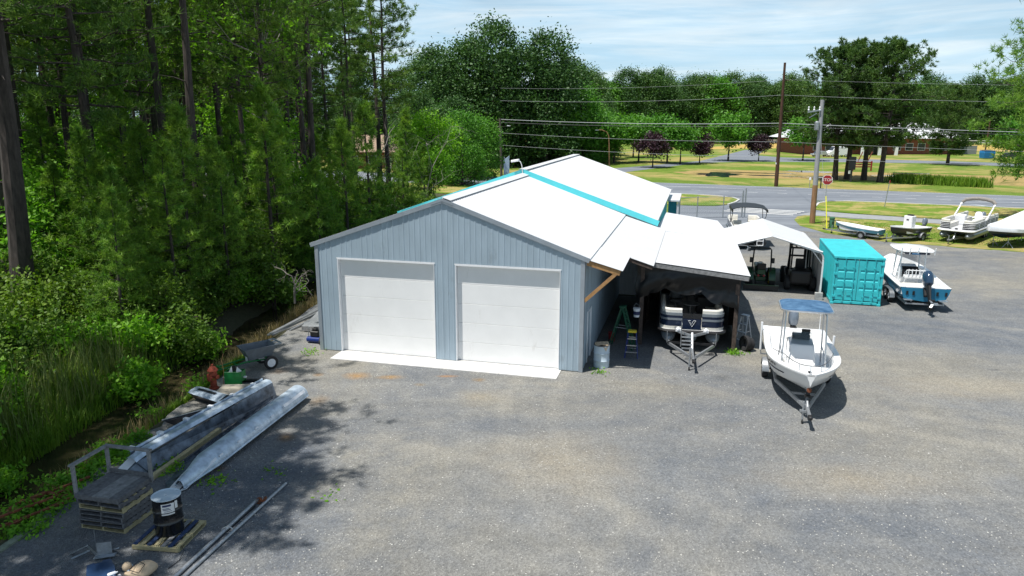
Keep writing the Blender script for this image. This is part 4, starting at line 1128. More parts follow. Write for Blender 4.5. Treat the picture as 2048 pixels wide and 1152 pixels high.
# low leafy ground cover beside the rusty iron at lower left
C = []
for k in range(46):
    v = U(-14.5, -9.2); c0 = np.array([*UV(u_edge(v)-U(-.35, .9), v)[:2], 0.06])
    C.append(c0+rs.normal(size=(85, 3))*np.array([.2, .2, .07]))
vs = leaf_quads(np.concatenate(C), .075, rs, 1.2)
stuff('weeds', vs, 4, 'bright_leaves', 'low bright weeds at the gravel edge')
C = []
for (x, y, n, h) in ((-11.35, 24.5, 90, .55), (9.3, 29.0, 60, .12), (-12.0, 22.4, 50, .2), (-8.4, 28.9, 26, .1), (3.35, 26.6, 18, .08), (-8.0, 17.9, 26, .06), (-6.6, 18.5, 10, .04), (-4.7, 17.1, 7, .03), (-9.6, 18.6, 60, .12)):
    C.append(np.array([x, y, h*.5])+rs.normal(size=(n*3, 3))*np.array([.22, .22, h*.35]))
vs = leaf_quads(np.concatenate(C), .07, rs, .8); vs[:, :, 2] = np.maximum(vs[:, :, 2], .015)
stuff('weeds', vs, 4, 'bright_leaves', 'small weeds sprouting from the gravel')
# loose stones on the gravel
O8 = np.array([(1, 0, 0), (0, 1, 0), (-1, 0, 0), (0, -1, 0), (0, 0, .7), (0, 0, -.5)])
F8 = np.array([(0, 1, 4), (1, 2, 4), (2, 3, 4), (3, 0, 4), (1, 0, 5), (2, 1, 5), (3, 2, 5), (0, 3, 5)])
npb = 5200
pc = np.stack([rs.uniform(-9, 13, npb), 13.5+14*rs.uniform(0, 1, npb)**1.4, np.full(npb, .016)], 1)
sz = rs.uniform(.010, .026, (npb, 1, 1))*rs.uniform(.6, 1.4, (npb, 6, 1))
tri = (pc[:, None]+O8[None]*sz)[:, F8].reshape(-1, 3, 3)
defmat('stone', (0.22, 0.22, 0.225), rough=0.9, var=0.5, scale=2.5, col2=(0.40, 0.39, 0.36))
stuff('loose_stones', tri, 3, 'stone', 'loose crushed stones scattered on the gravel')
# reeds at the pond
p = [(60.2+q*8.6+rng.gauss(0, .35), 114.4-q*8.6+rng.gauss(0, 1.3)*(1-.5*q), 0.01) for q in [U(0, 1)**1.2 for k in range(5200)]]
stuff('reeds', blades(p, 1.45, .10, rs, .35), 4, 'grass_blades', 'dark green reeds along the near side of the pond')
p = [(20+U(0, 62), 0, 0.01) for k in range(100)]
# rough grass over the verges
pts = []
for k in range(30000):
    r_, n_2 = U(-.5, 26), U(66, 95)
    x, y, _ = RN(r_, n_2)
    pts.append((x, y, 0.02))
p = np.array([q for q in pts if (q[1]*.92+q[0]*.391 > 84.5) or (q[1]*.92+q[0]*.391 < 76 and q[0] > 28.5)])
stuff('grass', blades(p, .085, .05, rs, .6), 4, 'grass_blades', 'mown grass blades of the verge')
# ------------------------------------------------------------------ boats and trailers
defmat('blue_hull', (0.022, 0.17, 0.29), rough=0.45, var=0.08, scale=2, spec=0.25)
defmat('sky_hull', (0.14, 0.40, 0.52), rough=0.35, var=0.06, scale=2)
defmat('dark_hull', (0.028, 0.030, 0.036), rough=0.3, var=0.1, scale=2)
defmat('blue_canvas', (0.012, 0.085, 0.20), rough=0.85, var=0.35, scale=2.5, bump=0.2, col2=(0.06, 0.13, 0.22))
defmat('navy_panel', (0.010, 0.020, 0.050), rough=0.2, metal=0.2, var=0.05)
defmat('silver_panel', (0.24, 0.27, 0.30), rough=0.3, metal=0.4, var=0.05)
defmat('cream_vinyl', (0.62, 0.60, 0.54), rough=0.45, var=0.06, scale=6)
defmat('grey_vinyl', (0.10, 0.105, 0.11), rough=0.5, var=0.1, scale=6)
defmat('cowl_blue', (0.02, 0.045, 0.085), rough=0.15, var=0.05, coat=0.5)
defmat('cowl_grey', (0.14, 0.17, 0.21), rough=0.2, var=0.05, coat=0.5)
defmat('tint', (0.10, 0.14, 0.16), rough=0.05, var=0)
M['tint'].node_tree.nodes['Principled BSDF'].inputs['Alpha'].default_value = 0.4
defmat('deck_grey', (0.50, 0.51, 0.52), rough=0.6, var=0.08, scale=5)
defmat('wrap', (0.80, 0.81, 0.83), rough=0.38, var=0.04, scale=2, bump=0.25, bscale=2.5)
defmat('skin_grey', (0.30, 0.34, 0.38), rough=0.4, metal=0.2, var=0.1)

def hull_shape(L, beam, z0, s0, s1, p=2.4, w1=0.0, stern=0.94, rise=0.75, n=17, k0=0.55):
    st = []
    for i in range(n):
        t = i/(n-1)
        t = 1-(1-t)**1.25
        q = max(0, (t-k0)/(1-k0))
        hb = beam/2*((stern+(1-stern)*min(1, t/0.45)) if t < k0 else (1-(1-w1)*q**p))
        sh = s0+(s1-s0)*t**1.8
        r_ = max(0, (t-0.55)/0.45)
        kz = z0+rise*(sh-z0)*r_**2.6
        cz = kz+(0.20+0.20*t)*(sh-kz)*0.9+0.02
        cw_ = hb*(0.84-0.45*r_**1.5)
        st.append((t*L, max(hb, 0.012), sh, kz, min(cz, sh-0.05), max(cw_, 0.008)))
    return st
def hull_rings(st, off=0.0):
    rg = []
    for y, hb, s, k, cz, cw_ in st:
        m_ = ((hb+cw_)/2+0.015, (s+cz)/2-0.01)
        half = [(hb+off, s), (m_[0]+off, m_[1]), (cw_+off, cz), (cw_*0.5, (k+cz)/2-0.015)]
        rg.append([(-x, y, z) for x, z in half]+[(0, y, k)]+[(x, y, z) for x, z in reversed(half)])
    return rg
def hull_parts(root, st, hull_m, deck_m, deck_z, bow_from=0.72, bow_drop=0.12, stern_to=0.0, cap=0.2, stern_drop=0.03, cap_m=None):
    rg = hull_rings(st)
    b_ = B(); b_.loft(rg, cap=False, ring_closed=False)
    b_.add(rg[0], [tuple(range(len(rg[0])))]); b_.add(rg[-1], [tuple(range(len(rg[-1])))])
    h = b_.obj('hull', hull_m, root, smooth=True)
    L = st[-1][0]
    lin = []
    for y, hb, s, k, cz, cw_ in st:
        t = y/L
        if t >= bow_from: dz = s-bow_drop
        elif t <= stern_to: dz = s-stern_drop
        else: dz = deck_z
        dz = max(dz, k+0.03)
        if y > L-1e-4: dz = s+.012
        wi = max(hb-cap, hb*0.3)
        half = [(hb+0.012, s-0.05), (hb+0.03, s-0.01), (hb+0.025, s+0.025), (wi+.02, s+0.035), (wi, s+0.01), (max(wi-0.03, hb*.2), dz)]
        lin.append([(-x, y, z) for x, z in half]+[(x, y, z) for x, z in reversed(half)])
    b_ = B(); b_.loft(lin, cap=False, ring_closed=False)
    b_.add([p for p in lin[-1]], [tuple(range(len(lin[-1])))])
    y0 = st[0]; b_.box(-y0[1]+.05, y0[1]-.05, 0.012, 0.10, min(deck_z, y0[2]-.3), y0[2]+0.03)
    b_.obj('deck_liner', cap_m or deck_m, root, smooth=True)
    return h
def outboard(parent, x, y, z, s, cowl_m, tilt=0.0, name='outboard_motor'):
    """z is the transom top; the motor hangs behind (towards -y)"""
    o = thing(name, None, None, (x, y, z)); o.parent = parent; o.rotation_euler.x = -tilt; o.scale = (s, s, s)
    b_ = B(); rings = []
    for z_, w_, f_, r_ in ((0.10, .14, .06, -.34), (0.16, .20, .10, -.46), (0.40, .225, .12, -.52), (0.60, .21, .08, -.50), (0.72, .15, .0, -.42), (0.76, .05, -.1, -.30)):
        rings.append([(w_*math.cos(a)*(1 if abs(math.cos(a)) < .7 else .95), (f_+r_)/2+(f_-r_)/2*math.sin(a), z_+.03*math.sin(a)) for a in [2*PI*k/14 for k in range(14)]])
    b_.loft(rings); b_.obj('cowl', cowl_m, o, smooth=True)
    b_ = B(); rings = []
    for z_, w_, f_, r_ in ((0.12, .12, .0, -.36), (-0.15, .09, -.04, -.34), (-.5, .06, -.08, -.32), (-.78, .045, -.08, -.36)):
        rings.append([(w_*math.cos(a), (f_+r_)/2+(f_-r_)/2*math.sin(a), z_) for a in [2*PI*k/10 for k in range(10)]])
    b_.loft(rings); b_.box(-.1, .1, -.55, -.05, -.70, -.68)
    b_.obj('midsection', M['black'], o, smooth=True)
    b_ = B(); b_.lathe([(0.01, -.02), (.07, -.1), (.075, -.35), (.05, -.52)], 10, (0, 0, -.86), 'y'); b_.box(-.012, .012, -.42, -.15, -1.05, -.8); b_.obj('gearcase', M['black'], o, smooth=True)
    b_ = B()
    for k in range(3):
        a = 2*PI*k/3
        b_.obox((0.11*math.cos(a), -.53, -.86+0.11*math.sin(a)), (.17, .02, .1), ry=-a, rx=.5)
    b_.obj('propeller', M['galv'], o)
    b_ = B(); b_.box(-.13, .13, -.05, .12, -.3, .08); b_.obj('bracket', M['black'], o, bevel=.01)
    return o
def wheel(parent, x, y, r, wd, rim_m=None, name='wheel'):
    w_ = thing(name, None, None, (x, y, r)); w_.parent = parent
    b_ = B(); h = wd/2
    b_.lathe([(r*.62, -h*.9), (r*.9, -h), (r, -h*.65), (r, h*.65), (r*.9, h), (r*.62, h*.9)], 20, axis='x', cap=False); b_.obj('tyre', M['rubber'], w_, smooth=True)
    b_ = B(); b_.lathe([(r*.62, -h*.75), (r*.5, -h*.5), (r*.16, -h*.62), (r*.1, -h*.8)], 14, axis='x'); b_.lathe([(r*.62, h*.75), (r*.5, h*.5), (r*.16, h*.62), (r*.1, h*.8)], 14, axis='x')
    for k in range(5):
        a = 2*PI*k/5
        for s in (-1, 1): b_.bar((s*h*.66, r*.12*math.cos(a), r*.12*math.sin(a)), (s*h*.66, r*.58*math.cos(a), r*.58*math.sin(a)), r*.17, .02)
    b_.obj('rim', rim_m or M['alu'], w_, smooth=True)
    return w_
def fender(parent, x, y, r, wd, span, m):
    b_ = B(); pr = []
    n = 12
    for k in range(n+1):
        a = PI*k/n
        yy = y+(r+.09)*math.cos(a)+(span/2 if a < PI/2-1e-6 else -span/2 if a > PI/2+1e-6 else 0)
        pr.append((yy, r+(r+.09)*math.sin(a)*.92))
    rg = [[(x-wd/2, a, c), (x+wd/2, a, c), (x+wd/2, a, c+.025), (x-wd/2, a, c+.025)] for a, c in pr]
    b_.loft(rg); b_.obj('fender', m, parent, smooth=True)
def trailer(name, label, loc, rz, L, W, tongue, axles, r, zf, m, group=None, fend=True, poles=None, winch=True, bunkz=None, rimm=None, fm=None, axle_y=None, winch_z=1.05):
    """frame rails from y=0 (rear) to y=L, tongue to L+tongue; zf height of the rails"""
    t = thing(name, label, 'boat trailer', loc, rz, group)
    hw = W/2-0.28
    ym = L*0.62
    for s in (-1, 1):
        b_ = B(); b_.bar((s*hw, 0, zf), (s*hw, ym, zf), .07, .12); b_.bar((s*hw, ym-.03, zf), (s*.05, L+.1, zf), .07, .12); b_.obj('frame_rail', m, t)
    b_ = B(); b_.bar((0, L-.35, zf+.005), (0, L+tongue, zf+.005), .09, .1); b_.obj('tongue', m, t)
    for y in (0.05, ym*.42, ym*.8, L*.8):
        q = hw if y < ym else hw*(1-(y-ym)/(L-ym))
        b_ = B(); b_.bar((-q+.035, y, zf-.02), (q-.035, y, zf-.02), .06, .07); b_.obj('crossmember', m, t)
    bz = bunkz or zf+.2
    for s in (-1, 1):
        b_ = B(); b_.bar((s*W*.22, .1, bz), (s*W*.22, ym*1.05, bz), .09, .04); b_.obj('bunk', M['rubber'], t)
        for y in (.5, ym*.8):
            b_ = B(); b_.bar((s*W*.22, y, zf-.02), (s*W*.22, y, bz-.02), .05, .05); b_.obj('bunk_post', m, t)
    ay = axle_y or L*.36
    ys = [ay] if axles == 1 else [ay-r*1.12, ay+r*1.12]
    for y in ys:
        b_ = B(); b_.bar((-W/2+.1, y, r), (W/2-.1, y, r), .05, .05); b_.obj('axle', M['black'], t)
        for s in (-1, 1): wheel(t, s*(W/2), y, r, .21, rimm)
    if fend:
        for s in (-1, 1): fender(t, s*W/2, ay, r, .25, 0 if axles == 1 else r*2.24, fm or M['galv'])
    b_ = B(); b_.lathe([(.03, 0.1), (.03, zf+.35)], 8, (.16, L+tongue*.55, 0)); b_.box(.06, .26, L+tongue*.55-.05, L+tongue*.55+.05, zf-.02, zf+.05); b_.tube([(.16, L+tongue*.55, zf+.35), (.32, L+tongue*.55, zf+.36)], .012, 5); b_.obj('jack', m, t)
    b_ = B(); b_.lathe([(.085, -.02), (.085, .02)], 10, (.16, L+tongue*.55, .085), 'x'); b_.obj('jack_wheel', M['rubber'], t)
    b_ = B(); b_.box(-.06, .06, L+tongue-.02, L+tongue+.18, zf-.03, zf+.07); b_.ball((0, L+tongue+.18, zf+.03), .075); b_.obj('coupler', M['black'], t)
    if winch:
        b_ = B(); b_.bar((0, L-.05, zf), (0, L-.12, winch_z), .07, .09); b_.bar((0, L+.25, zf+.05), (0, L-.1, winch_z-.3), .05, .05); b_.obj('winch_post', m, t)
        b_ = B(); b_.lathe([(.07, -.06), (.07, .06)], 10, (0, L, winch_z-.15), 'x'); b_.box(-.09, .09, L-.08, L+.09, winch_z-.26, winch_z-.2); b_.tube([(.1, L, winch_z-.15), (.2, L+.1, winch_z-.1)], .012, 5); b_.obj('winch', M['black'], t)
        b_ = B(); b_.box(-.09, .09, L-.28, L-.14, winch_z-.03, winch_z+.08); b_.obj('bow_stop', M['rubber'], t, bevel=.02)
    if poles:
        for s, y, top in poles:
            b_ = B(); b_.bar((s*hw, y, zf+.03), (s*(W/2+.1), y, zf+.03), .05, .05); b_.tube([(s*(W/2+.1), y, zf), (s*(W/2+.12), y, zf+.35)], .02, 6); b_.obj('guide_bracket', m, t)
            b_ = B(); b_.tube([(s*(W/2+.12), y, zf+.2), (s*(W/2+.14), y, top)], .042, 8); b_.obj('guide_pole', M['white_paint'], t, smooth=True)
    return t
def heading(a, b_):
    """rotation that points local +y from a to b"""
    return math.atan2(b_[1]-a[1], b_[0]-a[0])-PI/2

# --- white centre console with blue canvas T-top, bow towards the camera
A0, A1 = (11.3, 28.0), (9.55, 21.85)
rz = heading(A0, A1)
bt = thing('fishing_boat', 'white open fishing boat under a blue canvas T-top on a trailer in mid yard', 'boat', (A0[0], A0[1], 0), rz)
st = hull_shape(6.35, 2.42, .58, 1.40, 1.62, p=2.7, w1=.10, stern=.93, rise=.62, k0=.5)
hull_parts(bt, st, M['gelcoat'], M['gelcoat'], .98, bow_from=.74, bow_drop=.10, stern_to=.13, cap=.2)
b_ = B(); rg = []
for y, hb, s, k, cz, cw_ in st:
    zz = cz+(s-cz)*.42; x = cw_+(hb-cw_)*.45+.022
    rg.append((y, x, zz))
for s in (-1, 1):
    b_ = B(); b_.loft([[(s*(x), y, z-.018), (s*(x+.012), y, z-.018), (s*(x+.014), y, z+.018), (s*x, y, z+.018)] for y, x, z in rg[3:-4]]); b_.obj('hull_stripe', M['navy_panel'], bt)
b_ = B(); b_.add([(-.42, 2.5, .98), (.42, 2.5, .98), (.46, 3.75, .98), (-.46, 3.75, .98), (-.40, 2.55, 1.78), (.40, 2.55, 1.78), (.42, 3.30, 1.72), (-.42, 3.30, 1.72)], [(0,3,2,1),(4,5,6,7),(0,1,5,4),(1,2,6,5),(2,3,7,6),(3,0,4,7)]); b_.obj('console', M['gelcoat'], bt, bevel=.05, seg=2)
b_ = B(); b_.box(-.36, .36, 3.72, 4.25, .98, 1.32); b_.obj('console_seat', M['gelcoat'], bt, bevel=.05, seg=2)
b_ = B(); b_.loft([[(-.38, 2.95, 1.74), (-.38, 3.28, 1.72), (0, 3.36, 1.72), (.38, 3.28, 1.72), (.38, 2.95, 1.74)], [(-.33, 2.80, 2.10), (-.33, 3.02, 2.12), (0, 3.10, 2.14), (.33, 3.02, 2.12), (.33, 2.80, 2.10)]], cap=False, ring_closed=False); b_.obj('windscreen', M['tint'], bt)
b_ = B(); b_.box(-.30, .30, 2.55, 2.85, 1.78, 1.95); b_.box(-.32, -.02, 2.6, 2.66, 1.95, 2.12); b_.obj('dashboard', M['black'], bt, bevel=.02)
b_ = B(); pts = [(.2*math.cos(a), 2.44-.05*math.sin(a), 1.68+.2*math.sin(a)) for a in [2*PI*k/16 for k in range(16)]]; b_.tube(pts, .015, 5, closed=True); b_.bar((-.19, 2.44, 1.68), (.19, 2.44, 1.68), .02, .02); b_.bar((0, 2.44, 1.68), (0, 2.55, 1.68), .04, .04); b_.obj('steering_wheel', M['black'], bt)
b_ = B(); b_.box(-.42, .42, 1.65, 2.1, 1.45, 1.6); b_.obj('leaning_seat', M['vinyl'], bt, bevel=.05, seg=2)
b_ = B()
for s in (-1, 1):
    b_.tube([(s*.36, 1.72, .98), (s*.36, 1.72, 1.45)], .02, 6)
b_.obj('seat_leg', M['alu'], bt)
# t-top legs
def ttop(root, xw, y0, y1, zd, zt, lean=.12, m=M['alu'], rr=.026):
    for s in (-1, 1):
        b_ = B(); b_.tube([(s*(xw+.06), y1+lean, zd), (s*xw, y1-.05, zt)], rr, 8); b_.obj('t_top_leg', m, root, smooth=True)
        b_ = B(); b_.tube([(s*(xw+.06), y0-.05, zd), (s*xw, y0+.05, zt)], rr, 8); b_.obj('t_top_leg', m, root, smooth=True)
        for p_, q_ in (((s*(xw+.05), y1+.06, zd+.5), (s*(xw+.05), y0, zd+.62)), ((s*xw, y1-.02, zt-.22), (s*xw, y0+.03, zt-.22))):
            b_ = B(); b_.tube([p_, q_], rr*.7, 6); b_.obj('t_top_brace', m, root, smooth=True)
ttop(bt, .66, 2.9, 3.75, .98, 3.13, lean=.35)
def rrect(x, y0, y1, rad, n=5):
    out = []
    for cx, cy, a0 in ((x-rad, y1-rad, 0), (-x+rad, y1-rad, PI/2), (-x+rad, y0+rad, PI), (x-rad, y0+rad, 1.5*PI)):
        for k in range(n+1):
            a = a0+PI/2*k/n; out.append((cx+rad*math.cos(a), cy+rad*math.sin(a)))
    return out
pr = rrect(.85, 2.35, 4.15, .38)
b_ = B(); b_.tube([(x, y, 3.15-.04*(x/.85)**2) for x, y in pr], .03, 8, closed=True); b_.obj('t_top_frame', M['alu'], bt, smooth=True)
b_ = B(); b_.add([(0, 3.25, 3.22)]+[(x*.98, 3.25+(y-3.25)*.98, 3.175-.04*(x/.85)**2) for x, y in pr], [(0, i+1, (i+1) % len(pr)+1) for i in range(len(pr))]); b_.obj('canopy', M['blue_canvas'], bt, smooth=True)
b_ = B(); rp = []
for k in range(25):
    f = -1+2*k/24
    t_ = 1-abs(f)
    yy = 3.9+2.42*(1-abs(f)**2.6); x = f*1.0
    rp.append((x, yy-.25, 1.60+.24*min(1, t_*4)))
b_.tube(rp, .014, 5); b_.obj('bow_rail', M['grey_vinyl'], bt, smooth=True)
for i in (4, 8, 12, 16, 20):
    b_ = B(); p = rp[i]; b_.tube([p, (p[0]*1.02, p[1]+.05, 1.55)], .011, 5); b_.obj('rail_stanchion', M['alu'], bt)
b_ = B(); b_.box(-.05, .05, 5.85, 6.0, 1.56, 1.60); b_.obj('bow_cleat', M['black'], bt, bevel=.01)
b_ = B(); b_.lathe([(.075, -.02), (.075, .04)], 10, (0, 6.17, 1.05), 'y'); b_.obj('bow_eye', M['rust'], bt)
b_ = B(); b_.tube([(-.95, .2, 1.4), (-.95, .18, 2.1)], .014, 5); b_.ball((-.95, .18, 2.13), .045); b_.obj('stern_light', M['white_paint'], bt)
b_ = B(); b_.obox((.78, 3.4, 1.12), (.35, .5, .22), rz=.4); b_.obj('folded_cover', M['vinyl'], bt, bevel=.08, seg=2)
def on_hull(st, y, f, s, off=.012):
    """point and outward normal on the hull side at station y, height fraction f between chine and sheer"""
    def pt(yy):
        for a_, c_ in zip(st, st[1:]):
            if a_[0] <= yy <= c_[0]:
                q = (yy-a_[0])/(c_[0]-a_[0]); hb, sh, cz, cw_ = (a_[i]*(1-q)+c_[i]*q for i in (1, 2, 4, 5))
                m_ = ((hb+cw_)/2+.015, (sh+cz)/2-.01)
                g_ = (f-.5)*2
                return Vector((s*(m_[0]+(hb-m_[0])*g_), yy, m_[1]+(sh-m_[1])*g_)), Vector((s*(hb-m_[0]), 0, sh-m_[1])).normalized()
    p, up = pt(y); p2, _ = pt(y+.1)
    al = (p2-p).normalized(); nn = al.cross(up)
    if nn.x*s < 0: nn = -nn
    return p+nn*off, nn, up
for s in (-1, 1):
    p, nn, up = on_hull(st, 4.45, .72, s)
    xa = up.cross(nn).normalized(); up2 = nn.cross(xa)
    text('registration_marks', 'MD 4071 BF', .15, M['black'], bt, p, Matrix((xa, up2, nn)).transposed().to_euler(), depth=.002)
outboard(bt, 0, -.02, 1.40, .95, M['cowl_grey'])
f_ = Vector((A1[0]-A0[0], A1[1]-A0[1])).normalized()
trailer('boat_trailer', 'galvanised single-axle trailer under the white boat with the blue T-top', (A0[0]-f_.x*.05, A0[1]-f_.y*.05, 0), rz, 6.0, 2.2, .95, 1, .34, .42, M['galv'], poles=((-1, 2.0, 1.75), (1, .75, 1.75)), bunkz=.60, winch_z=1.0, axle_y=2.2)

# --- blue-hulled centre console seen from the stern
A0, A1 = (21.05, 35.9), (22.75, 42.9)
rz = heading(A0, A1)
bt = thing('fishing_boat', 'blue-hulled white fishing boat with hard top and dark outboard, stern towards us', 'boat', (A0[0], A0[1], 0), rz)
st = hull_shape(7.1, 2.45, .52, 1.22, 1.72, p=2.5, w1=.04, stern=.95, rise=.6, k0=.5)
hull_parts(bt, st, M['blue_hull'], M['gelcoat'], .86, bow_from=.80, bow_drop=.25, stern_to=.12, cap=.24)
b_ = B(); b_.box(-1.02, 1.02, .12, .9, .84, 1.20); b_.obj('stern_deck', M['gelcoat'], bt, bevel=.04)
b_ = B(); b_.box(-.8, .8, .95, 1.5, .86, 1.18); b_.obj('stern_seat', M['cream_vinyl'], bt, bevel=.05, seg=2)
b_ = B(); b_.add([(-.48, 2.9, .86), (.48, 2.9, .86), (.45, 4.1, .86), (-.45, 4.1, .86), (-.46, 2.95, 1.62), (.46, 2.95, 1.62), (.42, 3.75, 1.82), (-.42, 3.75, 1.82)], [(0,3,2,1),(4,5,6,7),(0,1,5,4),(1,2,6,5),(2,3,7,6),(3,0,4,7)]); b_.obj('console', M['gelcoat'], bt, bevel=.05, seg=2)
b_ = B(); b_.add([(-.42, 2.90, 1.2), (.42, 2.90, 1.2), (.42, 2.93, 1.6), (-.42, 2.93, 1.6), (-.40, 3.15, 1.75), (.40, 3.15, 1.75)], [(0, 1, 2, 3), (3, 2, 5, 4)]); b_.obj('dashboard', M['black'], bt)
b_ = B(); pts = [(-.12+.19*math.cos(a), 2.82-.06*math.sin(a), 1.42+.19*math.sin(a)) for a in [2*PI*k/16 for k in range(16)]]; b_.tube(pts, .016, 5, closed=True)
for k in range(3): a = 2*PI*k/3+.5; b_.bar((-.12, 2.85, 1.42), (-.12+.18*math.cos(a), 2.82, 1.42+.18*math.sin(a)), .02, .02)
b_.obj('steering_wheel', M['alu'], bt)
b_ = B(); b_.loft([[(-.42, 3.5, 1.75), (-.40, 3.8, 1.8), (.40, 3.8, 1.8), (.42, 3.5, 1.75)], [(-.36, 3.35, 2.3), (-.34, 3.6, 2.35), (.34, 3.6, 2.35), (.36, 3.35, 2.3)]], cap=False, ring_closed=False); b_.obj('windscreen', M['tint'], bt)
b_ = B(); b_.box(-.5, .5, 1.95, 2.4, 1.3, 1.45); b_.obj('leaning_seat', M['gelcoat'], bt, bevel=.04, seg=2)
b_ = B()
for s in (-1, 1): b_.tube([(s*.45, 2.3, .86), (s*.45, 2.05, 1.3), (s*.45, 1.95, 1.75)], .024, 6)
b_.tube([(-.45, 1.95, 1.75), (.45, 1.95, 1.75)], .024, 6); b_.tube([(-.45, 2.0, 1.5), (.45, 2.0, 1.5)], .024, 6)
for k in range(5): b_.tube([(-.36+.18*k, 1.93, 1.45), (-.36+.18*k, 1.9, 1.82)], .022, 6)
tag(b_.obj('rod_rack', M['white_paint'], bt, smooth=True), 'white tubular rod holder rack')
ttop(bt, .58, 2.7, 3.7, .86, 2.70, lean=.2, m=M['white_paint'], rr=.04)
b_ = B(); rg = []
for k in range(9):
    f = k/8; yy = 2.0+2.5*f
    h_ = .95*(1-abs(2*f-1)**3*.25)
    rg.append([(-h_, yy, 2.72), (-h_*1.02, yy, 2.76), (-h_*.55, yy, 2.86-.1*(2*f-1)**2), (0, yy, 2.90-.1*(2*f-1)**2), (h_*.55, yy, 2.86-.1*(2*f-1)**2), (h_*1.02, yy, 2.76), (h_, yy, 2.72)])
b_.loft(rg); b_.obj('hard_top', M['gelcoat'], bt, smooth=True)
b_ = B(); b_.box(-.62, .62, 2.05, 3.9, 2.58, 2.715); b_.obj('top_storage', M['navy_panel'], bt, bevel=.05)
for k in range(5):
    b_ = B(); x = -.8+.4*k; b_.tube([(x, 2.02, 2.6), (x, 1.9, 2.98)], .026, 6); b_.obj('rod_holder', M['white_paint'], bt)
b_ = B(); b_.box(-.3, .1, 1.98, 2.06, 2.58, 2.68); b_.obj('life_jacket', M['blue_canvas'], bt, bevel=.02)
for x, m_ in ((-.95, 'sky_hull'), (.98, 'sky_hull')):
    b_ = B(); b_.obox((x*.93, 3.0, 1.22), (.05, .9, .18)); b_.obj('side_bolster', M['skin_grey'], bt, bevel=.03)
b_ = B()
for x in (-.85, -.55, .55, .95): b_.bar((x, -.02, .85), (x, -.05, 1.05), .1, .03)
tag(b_.obj('trim_tab_actuators', M['black'], bt), None, kind='stuff')
b_ = B(); b_.obox((.82, -.12, .62), (.4, .26, .03)); b_.obj('trim_tab', M['alu'], bt)
b_ = B(); b_.obox((-.82, -.12, .62), (.4, .26, .03)); b_.obj('trim_tab', M['alu'], bt)
outboard(bt, .02, -.12, 1.18, 1.2, M['cowl_blue'], tilt=.62)
f_ = Vector((A1[0]-A0[0], A1[1]-A0[1])).normalized()
trailer('boat_trailer', 'tandem-axle trailer with silver fenders under the blue-hulled boat', (A0[0]-f_.x*.1, A0[1]-f_.y*.1, 0), rz, 6.9, 2.3, 1.1, 2, .33, .42, M['galv'], bunkz=.56, axle_y=2.3, fm=M['alu'])

# --- pale blue skiff on a small trailer
A0, A1 = (30.1, 58.5), (27.6, 61.6)
rz = heading(A0, A1)
bt = thing('skiff', 'small pale blue open skiff on a light trailer beside the green utility box', 'boat', (A0[0], A0[1], 0), rz)
st = hull_shape(3.9, 1.45, .42, .80, 1.10, p=2.2, w1=.02, stern=.85, rise=.55)
hull_parts(bt, st, M['sky_hull'], M['deck_grey'], .55, bow_from=.9, bow_drop=.08, cap=.06, cap_m=M['white_paint'])
for y in (.9, 2.1):
    b_ = B(); b_.box(-.58, .58, y, y+.25, .74, .78); b_.obj('thwart', M['white_paint'], bt)
trailer('boat_trailer', 'light trailer with small wheels under the pale blue skiff', (A0[0], A0[1], 0), rz, 3.7, 1.5, 1.1, 1, .28, .32, M['galv'], bunkz=.40, winch_z=.85)
# --- dark skiff with white console
A0, A1 = (34.0, 59.6), (30.2, 57.4)
rz = heading(A0, A1)
bt = thing('skiff', 'black-hulled skiff with a tall white console box on a trailer', 'boat', (A0[0], A0[1], 0), rz)
st = hull_shape(4.4, 1.75, .45, .98, 1.28, p=2.0, w1=.02, stern=.88, rise=.55)
hull_parts(bt, st, M['dark_hull'], M['gelcoat'], .66, bow_from=.75, bow_drop=.08, cap=.10)
b_ = B(); b_.box(-.36, .36, 1.7, 2.25, .66, 1.98); b_.obj('console', M['gelcoat'], bt, bevel=.04)
b_ = B(); b_.box(-.22, .22, 1.75, 2.05, 1.98, 2.08); b_.obj('console_cap', M['black'], bt, bevel=.02)
b_ = B(); b_.box(-.1, .1, 2.25, 2.265, 1.62, 1.72); b_.obj('console_vent', M['black'], bt)
outboard(bt, 0, -.02, 1.0, .85, M['cowl_grey'])
trailer('boat_trailer', 'galvanised trailer under the black-hulled skiff', (A0[0], A0[1], 0), rz, 4.0, 1.8, 1.0, 1, .3, .34, M['galv'], bunkz=.42, winch_z=.95)
# --- shrink-wrapped boat on stands
A0, A1 = (43.2, 58.3), (35.9, 54.4)
rz = heading(A0, A1)
bt = thing('wrapped_boat', 'boat shrink-wrapped in white plastic standing on jack stands at the right edge', 'boat', (A0[0], A0[1], 0), rz)
st = hull_shape(8.0, 2.7, .62, 1.35, 1.70, p=2.2, w1=.02, stern=.9, rise=.62)
b_ = B(); rg = hull_rings(st); b_.loft(rg, cap=False, ring_closed=False); b_.add(rg[0], [tuple(range(len(rg[0])))]); b_.add(rg[-1], [tuple(range(len(rg[-1])))]); b_.obj('hull', M['navy_panel'], bt, smooth=True)
b_ = B(); rg = []
for i, (y, hb, s, k, cz, cw_) in enumerate(st):
    t_ = y/8.0; top = s+.25+1.0*math.exp(-((t_-.42)/.26)**2)+.35*math.exp(-((t_-.1)/.2)**2)
    half = [(hb+.03, s-.32), (hb+.045, s-.05), (hb*.93, s+.1), (hb*.5, s+.1+(top-s-.1)*.62)]
    rg.append([(-x, y+.02*(i == 16), z) for x, z in half]+[(0, y, top)]+[(x, y, z) for x, z in reversed(half)])
b_.loft(rg, cap=False, ring_closed=False); b_.add(rg[0], [tuple(range(len(rg[0])))]); b_.add(rg[-1], [tuple(range(len(rg[-1])))]); b_.obj('wrap_cover', M['wrap'], bt, smooth=True)
